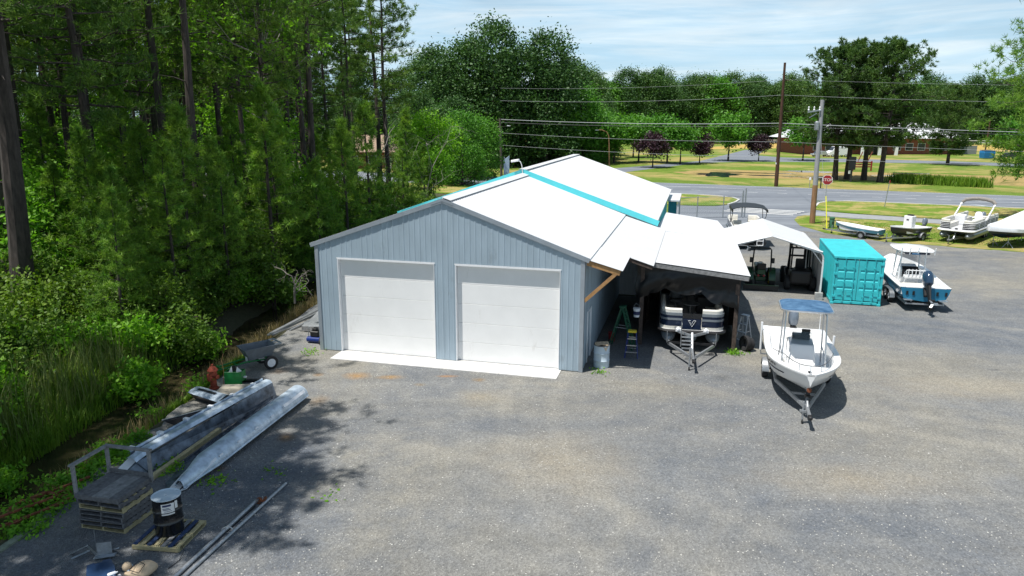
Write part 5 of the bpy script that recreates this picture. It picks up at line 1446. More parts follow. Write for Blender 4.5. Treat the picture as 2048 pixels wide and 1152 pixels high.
for i, (y, x) in enumerate(((6.2, .55), (6.2, -.55), (1.5, .9), (1.5, -.9))):
    js = thing('jack_stand', ('tripod boat stand under the bow of the wrapped boat, near side', 'tripod boat stand under the bow of the wrapped boat, far side', 'tripod boat stand under the stern of the wrapped boat, near side', 'tripod boat stand under the stern of the wrapped boat, far side')[i], 'boat stand', Matrix.Translation((A0[0], A0[1], 0)) @ Matrix.Rotation(rz, 4, 'Z') @ Vector((x, y, 0)), 0, 'stands under the wrapped boat')
    for k in range(3):
        a = 2.1*k+i; b_ = B(); b_.tube([(.42*math.cos(a), .42*math.sin(a), .012), (0, 0, .5)], .022, 6); b_.obj('leg', M['galv'], js)
    b_ = B(); b_.tube([(0, 0, .2), (0, 0, .82)], .025, 6); b_.obj('screw', M['galv'], js)
    b_ = B(); b_.obox((0, 0, .84), (.25, .25, .04)); b_.obj('pad', M['rust'], js)

# --- pontoon boats
def wall_path(b_, path, z0, z1, th):
    rg = []
    n = len(path)
    for i, (x, y) in enumerate(path):
        a = Vector(path[max(0, i-1)]); c = Vector(path[min(n-1, i+1)]); d = (c-a).normalized(); nn = Vector((-d.y, d.x))*th/2
        rg.append([(x-nn.x, y-nn.y, z0), (x+nn.x, y+nn.y, z0), (x+nn.x, y+nn.y, z1), (x-nn.x, y-nn.y, z1)])
    b_.loft(rg)
def side_path(s, hw, y0, y1, gate, rad, n=6):
    p = [(s*gate, y1)]
    for k in range(n+1):
        a = PI/2*(1-k/n)
        p.append((s*(hw-rad+rad*math.cos(a)), y1-rad+rad*math.sin(a)))
    p.append((s*hw, y0))
    return p
def pontoons(root, L, hw, zt, r, tubes, m):
    for x in tubes:
        b_ = B(); b_.lathe([(r*.7, .0), (r, .06), (r, L-1.0), (r*.93, L-.65), (r*.7, L-.3), (r*.3, L-.05), (.02, L)], 16, (x, 0, zt), 'y'); b_.obj('pontoon_tube', m, root, smooth=True)
        b_ = B(); b_.box(x-.05, x+.05, .1, L-.9, zt+r-.03, zt+r+.12); b_.obj('riser', m, root)
def deck(root, L, hw, z, m, edge_m):
    pl = rrect(hw, 0, L, .42, 6)
    b_ = B(); b_.prism(pl, z, z+.05); b_.obj('deck', m, root)
    b_ = B(); b_.tube([(x*1.004, y, z+.0) for x, y in pl], .07, 6, closed=True); b_.obj('deck_rail', edge_m, root, smooth=True)
def bench(b_, path, inset, z0, zs, zb):
    pin = []
    n = len(path)
    def off(d_):
        o = []
        for i, (x, y) in enumerate(path):
            a = Vector(path[max(0, i-1)]); c = Vector(path[min(n-1, i+1)]); d = (c-a).normalized(); nn = Vector((-d.y, d.x))*d_
            o.append((x+nn.x, y+nn.y))
        return o
    A, Bk, C_ = off(inset[0]), off(inset[1]), off(inset[2])
    rg = []
    for a, k, c in zip(A, Bk, C_):
        rg.append([(a[0], a[1], z0), (a[0], a[1], zb-.04), ((a[0]*.7+k[0]*.3), (a[1]*.7+k[1]*.3), zb+.02), ((a[0]*.2+k[0]*.8), (a[1]*.2+k[1]*.8), zb), (k[0], k[1], zb-.06), (k[0], k[1], zs), (c[0], c[1], zs-.02), (c[0], c[1], z0)])
    b_.loft(rg)
def chair(root, x, y, z, m, ry=0.0):
    c = thing('captain_chair', None, None, (x, y, z), ry); c.parent = root
    b_ = B(); b_.lathe([(.2, 0), (.05, .04), (.05, .35)], 10); b_.obj('pedestal', M['galv'], c)
    b_ = B(); b_.box(-.28, .28, -.25, .3, .35, .5); b_.obj('seat', m, c, bevel=.06, seg=2)
    b_ = B(); b_.loft([[(w_*math.cos(a), -.27-.10*(z_-.45)+.09*math.sin(a), z_) for a in [2*PI*k/12 for k in range(12)]] for z_, w_ in ((.45, .26), (.7, .29), (.95, .27), (1.08, .2), (1.12, .1))]); b_.obj('backrest', m, c, smooth=True)
    for s in (-1, 1):
        b_ = B(); b_.box(s*.3-.05, s*.3+.05, -.25, .2, .62, .7); b_.obj('armrest', m, c, bevel=.03)
# P1: in the shed, bow to the camera
A1 = (6.98, 29.0); rzz = heading((8.35, 35.9), A1)
f_ = Vector((A1[0]-8.35, A1[1]-35.9)).normalized()
PL = 6.6
A0 = (7.5-f_.x*PL, 29.05-f_.y*PL)
bt = thing('pontoon_boat', 'navy and silver pontoon boat with white V emblem on its gate inside the shed', 'boat', (A0[0], A0[1], 0), rzz)
HWp, Zd = 1.35, .92
pontoons(bt, PL-.1, HWp, .55, .31, (-.92, 0, .92), M['skin_grey'])
deck(bt, PL, HWp, Zd, M['deck_grey'], M['black'])
for s in (-1, 1):
    pth = side_path(s, HWp-.06, .3, PL-.14, .40, .40)
    for nm, z0, z1, m_, th in (('lower_trim', .97, 1.10, 'cream_vinyl', .05), ('fence_panel', 1.10, 1.36, 'navy_panel', .035), ('fence_stripe', 1.36, 1.45, 'silver_panel', .05), ('fence_panel', 1.45, 1.56, 'navy_panel', .035), ('fence_stripe', 1.56, 1.68, 'silver_panel', .05)):
        b_ = B(); wall_path(b_, pth, z0, z1, th); b_.obj(nm, M[m_], bt)
    ps = side_path(s, HWp-.06, 3.9, PL-.14, .42, .40)
    b_ = B(); bench(b_, ps, (s*-.0+(.02 if s < 0 else -.02), (.2 if s > 0 else -.2)*-1, (-.6 if s > 0 else .6)), .97, 1.36, 1.84)
    b_.obj('bow_seat', M['cream_vinyl'], bt, smooth=True)
b_ = B(); b_.box(-.38, .38, PL-.165, PL-.12, 1.0, 1.44); b_.obj('gate', M['navy_panel'], bt)
b_ = B(); b_.box(-.38, -.012, PL-.16, PL-.125, 1.45, 1.66); b_.box(.012, .38, PL-.16, PL-.125, 1.45, 1.66); b_.obj('gate_top', M['black'], bt)
em = B()
for p, q in (((-.155, 1.38), (-.0, 1.11)), ((.155, 1.38), (.0, 1.11)), ((-.155, 1.375), (-.06, 1.375)), ((.155, 1.375), (.06, 1.375)), ((-.06, 1.38), (0.005, 1.25)), ((.10, 1.33), (.02, 1.19))):
    em.bar((p[0], PL-.105, p[1]), (q[0], PL-.105, q[1]), .008, .028, up=(0, 1, 0))
tag(em.obj('emblem', M['white_paint'], bt), 'white V-shaped emblem')
b_ = B(); b_.lathe([(.05, 0), (.05, .62), (.38, .66), (.38, .69)], 16, (0, 4.6, .97)); b_.obj('table', M['grey_vinyl'], bt, smooth=True)
chair(bt, -.55, 2.9, .97, M['grey_vinyl']); chair(bt, .6, 3.1, .97, M['grey_vinyl'])
b_ = B(); b_.box(-1.1, -.3, 3.35, 3.75, .97, 1.75); b_.obj('helm_console', M['black'], bt, bevel=.05)
b_ = B(); b_.lathe([(.05, -.01), (.05, .03)], 10, (.66, PL-.06, 1.05), 'y'); b_.obj('docking_light', M['alu'], bt)
tr = thing('boat_trailer', 'galvanised pontoon trailer with V tongue and ladder bars in front of the shed', 'boat trailer', (A0[0], A0[1], 0), rzz)
for s in (-1, 1):
    b_ = B(); b_.bar((s*.72, .3, .38), (s*.92, 6.9, .46), .07, .1); b_.bar((s*.92, 6.87, .46), (s*.1, 8.55, .46), .075, .11); b_.obj('frame_rail', M['galv'], tr)
    b_ = B(); b_.bar((s*.46, 2.0, .86), (s*.46, 6.2, .86), .09, .05); b_.obj('bunk', M['rubber'], tr)
    for y in (2.0, 3.1): wheel(tr, s*1.02, y, .30, .18)
b_ = B(); b_.bar((0, 6.5, .52), (0, 9.1, .48), .08, .08); b_.obj('tongue', M['galv'], tr)
b_ = B(); b_.bar((0, 7.7, .5), (0, 7.1, 1.02), .07, .07); b_.obj('winch_post', M['galv'], tr)
for k in range(4):
    f = k/4; b_ = B(); b_.bar((.0, 7.7-.6*f+.02, .62+.45*f-.08), (.42, 7.7-.6*f+.02, .62+.45*f-.08), .05, .05); b_.obj('step', M['alu'], tr)
b_ = B(); b_.tube([(.44, 7.25, .45), (.44, 7.2, 1.5)], .02, 6); b_.obj('handrail', M['alu'], tr)
b_ = B(); b_.bar((-.55, 6.92, 1.0), (-.12, 7.12, .93), .06, .1); b_.bar((.55, 6.92, 1.0), (.12, 7.12, .93), .06, .1); b_.bar((-.14, 7.12, .93), (.14, 7.12, .93), .06, .1); b_.obj('bow_cradle', M['galv'], tr)
for s in (-1, 1):
    b_ = B(); b_.lathe([(.09, -.05), (.12, 0), (.09, .05)], 12, (s*.56, 6.88, 1.08), 'x'); b_.box(s*.56-.1, s*.56+.1, 6.8, 6.95, 1.0, 1.12); b_.obj('cradle_roller', M['wrap'], tr, smooth=True)
b_ = B(); b_.lathe([(.035, .05), (.035, .95)], 8, (.14, 8.85, 0)); b_.obj('jack', M['galv'], tr)
b_ = B(); b_.lathe([(.08, -.03), (.08, .03)], 10, (.14, 8.85, .085), 'x'); b_.obj('jack_wheel', M['rubber'], tr)
b_ = B(); b_.box(-.06, .06, 9.08, 9.32, .44, .55); b_.obj('coupler', M['black'], tr, bevel=.01)
b_ = B(); b_.bar((-.95, 6.95, .52), (.95, 6.95, .52), .06, .09); b_.obj('crossmember', M['black'], tr)
for s in (-1, 1):
    b_ = B(); b_.tube([(s*.99, 6.75, .45), (s*.99, 6.8, .95)], .02, 6); b_.obj('guide_post', M['galv'], tr)

# P2: white pontoon with folded grey bimini on an arch, at the right
A0, A1 = (41.3, 63.0), (35.0, 56.8)
rzz = heading(A0, A1); PL = 8.0
f_ = Vector((A1[0]-A0[0], A1[1]-A0[1])).normalized(); A0 = (35.0-f_.x*PL, 56.9-f_.y*PL)
bt = thing('pontoon_boat', 'white pontoon boat with black side panels, cream seats and a folded grey bimini', 'boat', (A0[0], A0[1], 0), rzz)
HWp, Zd = 1.28, 1.02
pontoons(bt, PL, HWp, .62, .34, (-.9, .9), M['silver_panel']); deck(bt, PL, HWp, Zd, M['deck_grey'], M['white_paint'])
for s in (-1, 1):
    pth = side_path(s, HWp-.06, .4, PL-.3, .45, .40)
    b_ = B(); wall_path(b_, pth, 1.10, 1.62, .025); b_.obj('fence_panel', M['dark_hull'], bt)
    for z_ in (1.10, 1.25, 1.38, 1.50, 1.62):
        b_ = B(); b_.tube([(x*1.02, y, z_) for x, y in pth], .02, 5); b_.obj('fence_rail', M['white_paint'], bt, smooth=True)
    for y in (6.2, 4.6, 3.0, 1.4):
        b_ = B(); b_.bar((s*(HWp-.035), y, 1.07), (s*(HWp-.035), y, 1.64), .05, .05); b_.obj('fence_post', M['white_paint'], bt)
    for (ya, yb) in ((4.6, PL-.3), (.4, 3.4)):
        ps = side_path(s, HWp-.06, ya, yb if yb > 5 else yb, .5, .40)
        b_ = B(); bench(b_, ps, ((-.0), (-.22*s), (-.6*s)), 1.07, 1.45, 1.84); b_.obj('bow_seat' if ya > 4 else 'stern_seat', M['cream_vinyl'], bt, smooth=True)
chair(bt, -.5, 3.9, 1.07, M['wrap'])
b_ = B(); b_.box(.3, 1.1, 3.6, 4.2, 1.07, 1.9); b_.obj('helm_console', M['wrap'], bt, bevel=.08, seg=2)
for s in (-1, 1):
    b_ = B(); b_.bar((s*1.2, 4.2, 1.6), (s*1.22, 1.9, 2.72), .09, .05); b_.bar((s*1.2, 3.4, 1.62), (s*1.22, 2.3, 2.7), .05, .04); b_.obj('bimini_arm', M['white_paint'], bt)
b_ = B(); b_.tube([(-1.22, 1.9, 2.72), (-1.0, 1.85, 2.95), (-.5, 1.8, 3.07), (0, 1.8, 3.11), (.5, 1.8, 3.07), (1.0, 1.85, 2.95), (1.22, 1.9, 2.72)], [.13, .15, .16, .16, .16, .15, .13], 10); tag(b_.obj('folded_bimini', mat('taupe', (.24, .22, .20), rough=.8), bt, smooth=True), 'folded grey bimini canvas')
b_ = B(); b_.tube([(-1.15, 2.6, 2.55), (-.6, 2.75, 2.62), (0, 2.78, 2.64), (.6, 2.75, 2.62), (1.15, 2.6, 2.55)], .03, 6); b_.obj('bimini_bow', M['skin_grey'], bt, smooth=True)
outboard(bt, 0, .0, 1.05, 1.0, M['cowl_grey'])
trailer('boat_trailer', 'long galvanised trailer with pale wheel rims under the white pontoon boat', (A0[0], A0[1], 0), rzz, 7.8, 1.9, 1.6, 2, .29, .36, M['galv'], fend=False, bunkz=.5, winch_z=1.1)
# P3: pontoon with black bimini beyond the carport, stern towards us
A0, A1 = (17.75, 53.6), (19.2, 60.2)
rzz = heading(A0, A1); PL = 6.8
bt = thing('pontoon_boat', 'pontoon boat under a black bimini top beyond the carport', 'boat', (A0[0], A0[1], 0), rzz)
HWp, Zd = 1.27, 1.0
pontoons(bt, PL, HWp, .62, .32, (-.9, .9), M['dark_hull']); deck(bt, PL, HWp, Zd, M['deck_grey'], M['navy_panel'])
for s in (-1, 1):
    pth = side_path(s, HWp-.06, .3, PL-.2, .4, .40)
    b_ = B(); wall_path(b_, pth, 1.06, 1.60, .03); b_.obj('fence_panel', M['navy_panel'], bt)
    b_ = B(); wall_path(b_, pth, 1.60, 1.68, .05); b_.obj('fence_rail', M['white_paint'], bt)
    ps = side_path(s, HWp-.06, 4.3, PL-.2, .42, .40)
    b_ = B(); bench(b_, ps, (0, -.2*s, -.6*s), 1.05, 1.42, 1.82); b_.obj('bow_seat', M['cream_vinyl'], bt, smooth=True)
    b_ = B(); b_.tube([(s*1.22, 3.2, 1.65), (s*1.24, 1.6, 2.4), (s*1.22, 1.4, 2.88)], .025, 6); b_.tube([(s*1.22, 3.2, 1.65), (s*1.22, 4.2, 2.85)], .025, 6); b_.obj('bimini_frame', M['black'], bt)
b_ = B(); b_.box(-1.2, .35, .35, .85, 1.05, 1.45); b_.box(-1.2, .35, .28, .42, 1.45, 1.85); b_.obj('stern_bench', M['cream_vinyl'], bt, bevel=.06, seg=2)
b_ = B(); b_.box(-1.15, -.45, 1.9, 2.4, 1.05, 1.45); b_.box(-1.15, -.45, 2.4, 2.56, 1.05, 1.9); b_.obj('lounge_seat', M['cream_vinyl'], bt, bevel=.06, seg=2)
b_ = B(); b_.box(.35, 1.1, 2.3, 2.8, 1.05, 1.85); b_.obj('helm_console', M['wrap'], bt, bevel=.06, seg=2)
b_ = B(); b_.add([(.42, 2.28, 1.5), (1.0, 2.28, 1.5), (1.0, 2.4, 1.88), (.42, 2.4, 1.88)], [(0, 1, 2, 3)]); b_.obj('dashboard', M['black'], bt)
chair(bt, .7, 1.5, 1.05, M['wrap'])
b_ = B(); rg = []
for k in range(7):
    f = k/6; y = 1.2+3.1*f
    rg.append([(x_, y, z_-.28) for x_, z_ in ((-1.32, 2.98), (-1.3, 3.2), (-.7, 3.34), (0, 3.38), (.7, 3.34), (1.3, 3.2), (1.32, 2.98), (1.28, 2.98), (1.26, 3.17), (.7, 3.30), (0, 3.34), (-.7, 3.30), (-1.26, 3.17), (-1.28, 2.98))])
b_.loft(rg); b_.obj('bimini_top', M['black'], bt, smooth=True)
lad = thing('boarding_ladder', None, None, (.75, -.05, .38)); lad.parent = bt
for x in (-.22, .22):
    b_ = B(); b_.bar((x, 0, 0), (x, 0, 1.3), .05, .05); b_.obj('rail', M['wrap'], lad)
for z_ in (.02, .35, .75, 1.15):
    b_ = B(); b_.bar((-.2, -.02, z_), (.2, -.02, z_), .08, .05); b_.obj('rung', M['wrap'], lad)
outboard(bt, -.1, -.05, 1.05, .9, M['cowl_grey'])
trailer('boat_trailer', 'trailer under the pontoon boat with the black bimini', (A0[0], A0[1], 0), rzz, 6.6, 1.9, 1.2, 2, .28, .36, M['galv'], fend=False, bunkz=.5)
# ------------------------------------------------------------------ machines, ladders, barrels, scrap, street furniture
defmat('tractor_green', (0.012, 0.06, 0.025), rough=0.35, var=0.1)
defmat('mach_green', (0.008, 0.16, 0.035), rough=0.4, var=0.15, scale=5)
defmat('yellow', (0.65, 0.50, 0.02), rough=0.5, var=0.08)
defmat('ladder_green', (0.012, 0.085, 0.042), rough=0.5, var=0.1)
defmat('ladder_blue', (0.015, 0.03, 0.16), rough=0.5, var=0.1)
defmat('red_paint', (0.30, 0.015, 0.02), rough=0.5, var=0.15)
defmat('hydrant_red', (0.30, 0.055, 0.025), rough=0.8, var=0.4, scale=9, bump=0.3)
defmat('barrel_blue', (0.52, 0.61, 0.68), rough=0.4, var=0.08, scale=3)
defmat('blue_plastic', (0.018, 0.045, 0.11), rough=0.35, var=0.1)
defmat('engine_blue', (0.01, 0.03, 0.17), rough=0.3, var=0.15)
defmat('paper', (0.75, 0.75, 0.73), rough=0.7, var=0.04)
defmat('label_navy', (0.03, 0.04, 0.11), rough=0.6, var=0.05)
defmat('cloth_beige', (0.52, 0.40, 0.27), rough=0.9, var=0.15, scale=4)
defmat('pontoon_alu', (0.44, 0.53, 0.62), rough=0.38, metal=0.35, var=0.22, scale=3.5, col2=(0.56, 0.65, 0.74), bump=0.1, bscale=8)
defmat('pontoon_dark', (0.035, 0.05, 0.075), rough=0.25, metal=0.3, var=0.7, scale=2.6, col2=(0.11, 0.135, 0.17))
defmat('pole_wood', (0.105, 0.085, 0.07), rough=0.9, var=0.3, scale=5, stretch=(1, 1, .2))
defmat('pole_brown', (0.07, 0.032, 0.018), rough=0.9, var=0.35, scale=5, stretch=(1, 1, .2))
defmat('pole_pale', (0.32, 0.32, 0.33), rough=0.85, var=0.12, scale=5, stretch=(1, 1, .2))
defmat('pole_tan', (0.27, 0.15, 0.075), rough=0.9, var=0.25, scale=5, stretch=(1, 1, .2))
defmat('cable_grey', (0.30, 0.32, 0.33), rough=0.6, var=0.05)
defmat('cable_dark', (0.045, 0.05, 0.052), rough=0.6, var=0.05)
defmat('brick', (0.24, 0.075, 0.048), rough=0.9, var=0.2, scale=3)
defmat('roof_tan', (0.30, 0.21, 0.15), rough=0.9, var=0.15, scale=3)
defmat('box_green', (0.05, 0.15, 0.09), rough=0.5, var=0.1)
defmat('hazard_yellow', (0.75, 0.72, 0.02), rough=0.5, var=0.05)
defmat('dumpster', (0.015, 0.17, 0.42), rough=0.5, var=0.1)

# tractor facing away under the carport
t = thing('tractor', 'small dark green tractor with roll bar parked under the carport, seen from behind', 'tractor', (14.35, 40.9, 0), YAW)
for s in (-1, 1):
    wheel(t, s*.62, .35, .58, .34, M['yellow'], 'rear_wheel'); wheel(t, s*.52, 2.0, .34, .2, M['yellow'], 'front_wheel')
    fender(t, s*.6, .35, .58, .36, 0, M['tractor_green'])
b_ = B(); b_.box(-.32, .32, .0, 1.2, .45, .75); b_.box(-.26, .26, 1.1, 2.4, .55, 1.15); b_.obj('hood', M['tractor_green'], t, bevel=.06)
b_ = B(); b_.box(-.24, .24, .0, .42, .88, 1.0); b_.obj('seat', M['black'], t, bevel=.04)
b_ = B(); b_.obox((0, -.05, 1.25), (.5, .12, .55), rx=.12); b_.obj('seat_back', M['black'], t, bevel=.06, seg=2)
b_ = B(); b_.obox((0, -.12, 1.02), (.46, .06, .28)); b_.obj('rear_cover', M['tractor_green'], t, bevel=.04)
b_ = B(); b_.tube([(-.5, -.05, .7), (-.5, -.05, 1.5), (-.47, -.05, 2.3), (-.4, -.05, 2.4), (.4, -.05, 2.4), (.47, -.05, 2.3), (.5, -.05, 1.5), (.5, -.05, .7)], .04, 8); b_.obj('roll_bar', M['black'], t, smooth=True)
for s in (-1, 1):
    b_ = B(); b_.box(s*.6-.08, s*.6+.08, -.12, -.02, 1.55, 1.85); b_.obj('lamp', M['black'], t, bevel=.02)
    b_ = B(); b_.lathe([(.06, -.01), (.06, .01)], 10, (s*.15, -.16, .82), 'y'); b_.obj('tail_light', M['red_paint'], t)
b_ = B(); b_.bar((-.95, -.55, .22), (.95, -.55, .22), .06, .3); b_.obj('rear_blade', M['black'], t); b_ = B(); b_.bar((-.95, -.6, .36), (.95, -.6, .36), .05, .04); b_.obj('blade_edge', M['tractor_green'], t)
b_ = B(); b_.bar((-.3, 0, .5), (-.3, -.55, .4), .06, .06); b_.bar((.3, 0, .5), (.3, -.55, .4), .06, .06); b_.obj('hitch_arm', M['black'], t)
b_ = B(); b_.tube([(.2*math.cos(a), .85+.05*math.sin(a), 1.25+.2*math.sin(a)) for a in [2*PI*k/14 for k in range(14)]], .015, 5, closed=True); b_.obj('steering_wheel', M['black'], t)
# forklift
t = thing('forklift', 'black rough-terrain forklift with overhead guard and mast under the carport', 'forklift', (16.55, 40.75, 0), YAW-.02)
for s in (-1, 1):
    wheel(t, s*.68, -.15, .42, .3, M['grey_wood'], 'rear_wheel'); wheel(t, s*.72, 1.9, .5, .34, M['grey_wood'], 'front_wheel')
b_ = B(); b_.box(-.6, .6, -.6, .55, .4, 1.2); b_.obj('counterweight', M['black'], t, bevel=.14, seg=2)
b_ = B(); b_.box(-.55, .55, .5, 2.1, .4, .75); b_.obj('chassis', M['black'], t, bevel=.04)
b_ = B(); b_.box(-.28, .28, .5, .95, .95, 1.15); b_.obox((0, .45, 1.45), (.52, .14, .6), rx=.15); b_.obj('seat', M['black'], t, bevel=.06, seg=2)
for s in (-1, 1):
    for p_, q_ in (((s*.5, .25, 1.15), (s*.47, .35, 2.35)), ((s*.55, 1.75, .75), (s*.47, 1.4, 2.35))):
        b_ = B(); b_.tube([p_, q_], .05, 6); b_.obj('guard_post', M['black'], t)
    b_ = B(); b_.bar((s*.42, 2.2, .2), (s*.42, 2.2, 2.55), .12, .16); b_.obj('mast_rail', M['black'], t)
    b_ = B(); b_.box(s*.3-.06, s*.3+.06, 2.35, 3.5, .08, .13); b_.obj('fork', M['black'], t)
b_ = B(); b_.box(-.55, .55, .3, .38, 2.33, 2.42); b_.box(-.55, .55, 1.4, 1.48, 2.33, 2.42)
for k in range(5): b_.box(-.5+.24*k, -.44+.24*k, .38, 1.4, 2.35, 2.4)
b_.obj('overhead_guard', M['black'], t)
b_ = B(); b_.bar((-.45, 2.2, 2.5), (.45, 2.2, 2.5), .1, .12); b_.bar((-.45, 2.2, 1.6), (.45, 2.2, 1.6), .1, .1); b_.bar((-.5, 2.33, .5), (.5, 2.33, .5), .06, .3); b_.obj('mast_crossbar', M['black'], t)
b_ = B(); b_.tube([(-.75, .3, .7), (-.85, .25, 1.2), (-.7, .2, 1.3)], .025, 6); b_.obj('grab_handle', M['galv'], t)
g_ = thing('propane_bottle', 'white gas bottle standing inside the carport by the closed side', 'gas bottle', (17.55, 41.8, 0))
b_ = B(); b_.lathe([(.14, .012), (.16, .05), (.16, .45), (.1, .56), (.04, .6)], 14); b_.obj('tank', M['wrap'], g_, smooth=True)
b_ = B(); b_.lathe([(.1, .56), (.1, .68)], 12, cap=False); b_.obj('collar', M['wrap'], g_)

# ladders
def a_ladder(name, label, loc, rz, h, wd, dp, rails_m, step_m, top_m, n, tilt=0):
    t = thing(name, label, 'ladder', loc, rz)
    for s in (-1, 1):
        b_ = B(); b_.bar((s*wd/2, -dp/2, .012), (s*wd*.30, -.03, h), .03, .085); b_.obj('front_rail', rails_m, t)
        b_ = B(); b_.bar((s*wd*.46, dp/2, .012), (s*wd*.28, .05, h-.04), .03, .06); b_.obj('rear_rail', rails_m, t)
    for k in range(1, n+1):
        f = k/(n+1); w2 = wd/2*(1-f)+wd*.30*f
        b_ = B(); b_.box(-w2, w2, -dp/2*(1-f)-.03*f-.05, -dp/2*(1-f)-.03*f+.05, h*f-.015, h*f+.015); b_.obj('step', step_m, t)
        if k % 2:
            b_ = B(); y = dp/2*(1-f)+.05*f; b_.bar((-wd*.4*(1-f*.3), y, h*f), (wd*.4*(1-f*.3), y, h*f), .025, .025); b_.obj('rear_bar', step_m, t)
    b_ = B(); b_.box(-wd*.33, wd*.33, -.10, .13, h-.02, h+.06); b_.obj('top_cap', top_m, t, bevel=.012)
    b_ = B()
    b_.bar((-wd*.4, -dp*.25, h*.52), (-wd*.4, dp*.25, h*.52), .012, .025); b_.bar((wd*.4, -dp*.25, h*.52), (wd*.4, dp*.25, h*.52), .012, .025)
    b_.obj('spreader', M['galv'], t)
    return t
a_ladder('step_ladder', 'tall green A-frame ladder standing in the dark passage beside the garage', (4.72, 29.75, 0), YAW+PI/2-.2, 1.8, .5, 1.05, M['ladder_green'], M['ladder_green'], M['ladder_green'], 7)
a_ladder('step_ladder', 'short blue step ladder with yellow top at the mouth of the passage', (4.95, 28.6, 0), YAW+.05, 1.05, .52, .7, M['ladder_blue'], M['alu'], M['yellow'], 3)
t = a_ladder('step_ladder', 'dark grey A-frame ladder leaning in the shade outside the shed post', (10.0, 30.0, 0), YAW-.6, 1.35, .5, .7, M['galv_trim'], M['galv_trim'], M['galv_trim'], 3)
# tyre by the post
t = thing('tyre', 'two worn black tyres leaning at the foot of the shed post', 'tyre', (9.85, 29.35, 0), .3)
for k, (x, r_) in enumerate(((0, .33), (.17, .30))):
    b_ = B(); b_.lathe([(r_*.6, -.07), (r_*.95, -.1), (r_, -.04), (r_, .04), (r_*.95, .1), (r_*.6, .07)], 20, (x, 0, r_+.01), 'x', cap=False); b_.lathe([(r_*.6, -.07), (r_*.62, .07)], 20, (x, 0, r_+.01), 'x', cap=False); o = b_.obj('tyre_ring', M['rubber'], t, smooth=True); o.rotation_euler.y = .12
# pale blue drum with torn top
def drum(name, label, loc, m, top_m, h=.88, r=.29):
    t = thing(name, label, 'drum', loc)
    b_ = B(); b_.lathe([(r-.01, .012), (r, .02), (r, h*.31), (r+.014, h*.33), (r, h*.35), (r, h*.64), (r+.014, h*.66), (r, h*.68), (r, h-.02), (r+.008, h)], 28, cap=False); b_.obj('body', m, t, smooth=True)
    b_ = B(); b_.lathe([(r+.012, h-.012), (r+.012, h+.008), (r-.015, h+.008), (r-.02, h-.012), (.01, h-.012)], 28, cap=False); b_.obj('lid', top_m, t, smooth=True)
    return t
t = drum('drum', 'pale blue steel drum with torn paper on top at the garage corner', (3.55, 27.3, .0), M['barrel_blue'], M['grey_wood'], .92, .31)
rs = np.random.RandomState(8)
b_ = B(); rg = [[(.28*q*math.cos(a), .28*q*math.sin(a), .92+.05*rs.uniform(0, 1)+.04*math.sin(a*3)) for a in [2*PI*k/14 for k in range(14)]] for q in (1.0, .6, .2)]; b_.loft(rg); b_.obj('torn_paper', M['cloth_beige'], t)
b_ = B(); b_.add([(.02, -.318, .9), (.2, -.25, .9), (.13, -.295, .72)], [(0, 1, 2)]); b_.obj('paper_flap', M['cloth_beige'], t)
# bucket hung on the post, red can, junk in the passage
t = thing('bucket', 'white plastic bucket with dark print hanging on the shed post', 'bucket', UV(12.82, 4.0, 1.30), .2)
b_ = B(); b_.lathe([(.12, 0), (.15, .36), (.16, .36), (.16, .39)], 18); b_.obj('body', M['wrap'], t, smooth=True)
b_ = B(); b_.lathe([(.134, .1), (.149, .26)], 18, cap=False); b_.obj('printed_band', M['label_navy'], t, smooth=True)
b_ = B(); b_.tube([(-.15, 0, .36), (-.1, 0.05, .5), (0, .1, .56), (.1, .05, .5), (.15, 0, .36)], .006, 5); b_.obj('handle', M['galv'], t)
t = thing('fuel_can', 'red fuel can in the dark passage by the garage wall', 'fuel can', UV(11.6, 3.2, 0), 0)
b_ = B(); b_.box(-.15, .15, -.1, .1, .012, .32); b_.obj('body', M['red_paint'], t, bevel=.03, seg=2)
b_ = B(); b_.tube([(-.1, 0, .32), (-.1, 0, .38), (.08, 0, .38), (.08, 0, .32)], .014, 6); b_.tube([(.11, 0, .32), (.2, 0, .44)], .018, 6); b_.obj('spout', M['black'], t)
t = thing('bucket', 'red bucket deeper in the dark passage by the garage wall', 'bucket', UV(11.75, 4.4, 0))
b_ = B(); b_.lathe([(.13, .012), (.16, .4), (.17, .42)], 16); b_.obj('body', M['red_paint'], t, smooth=True)

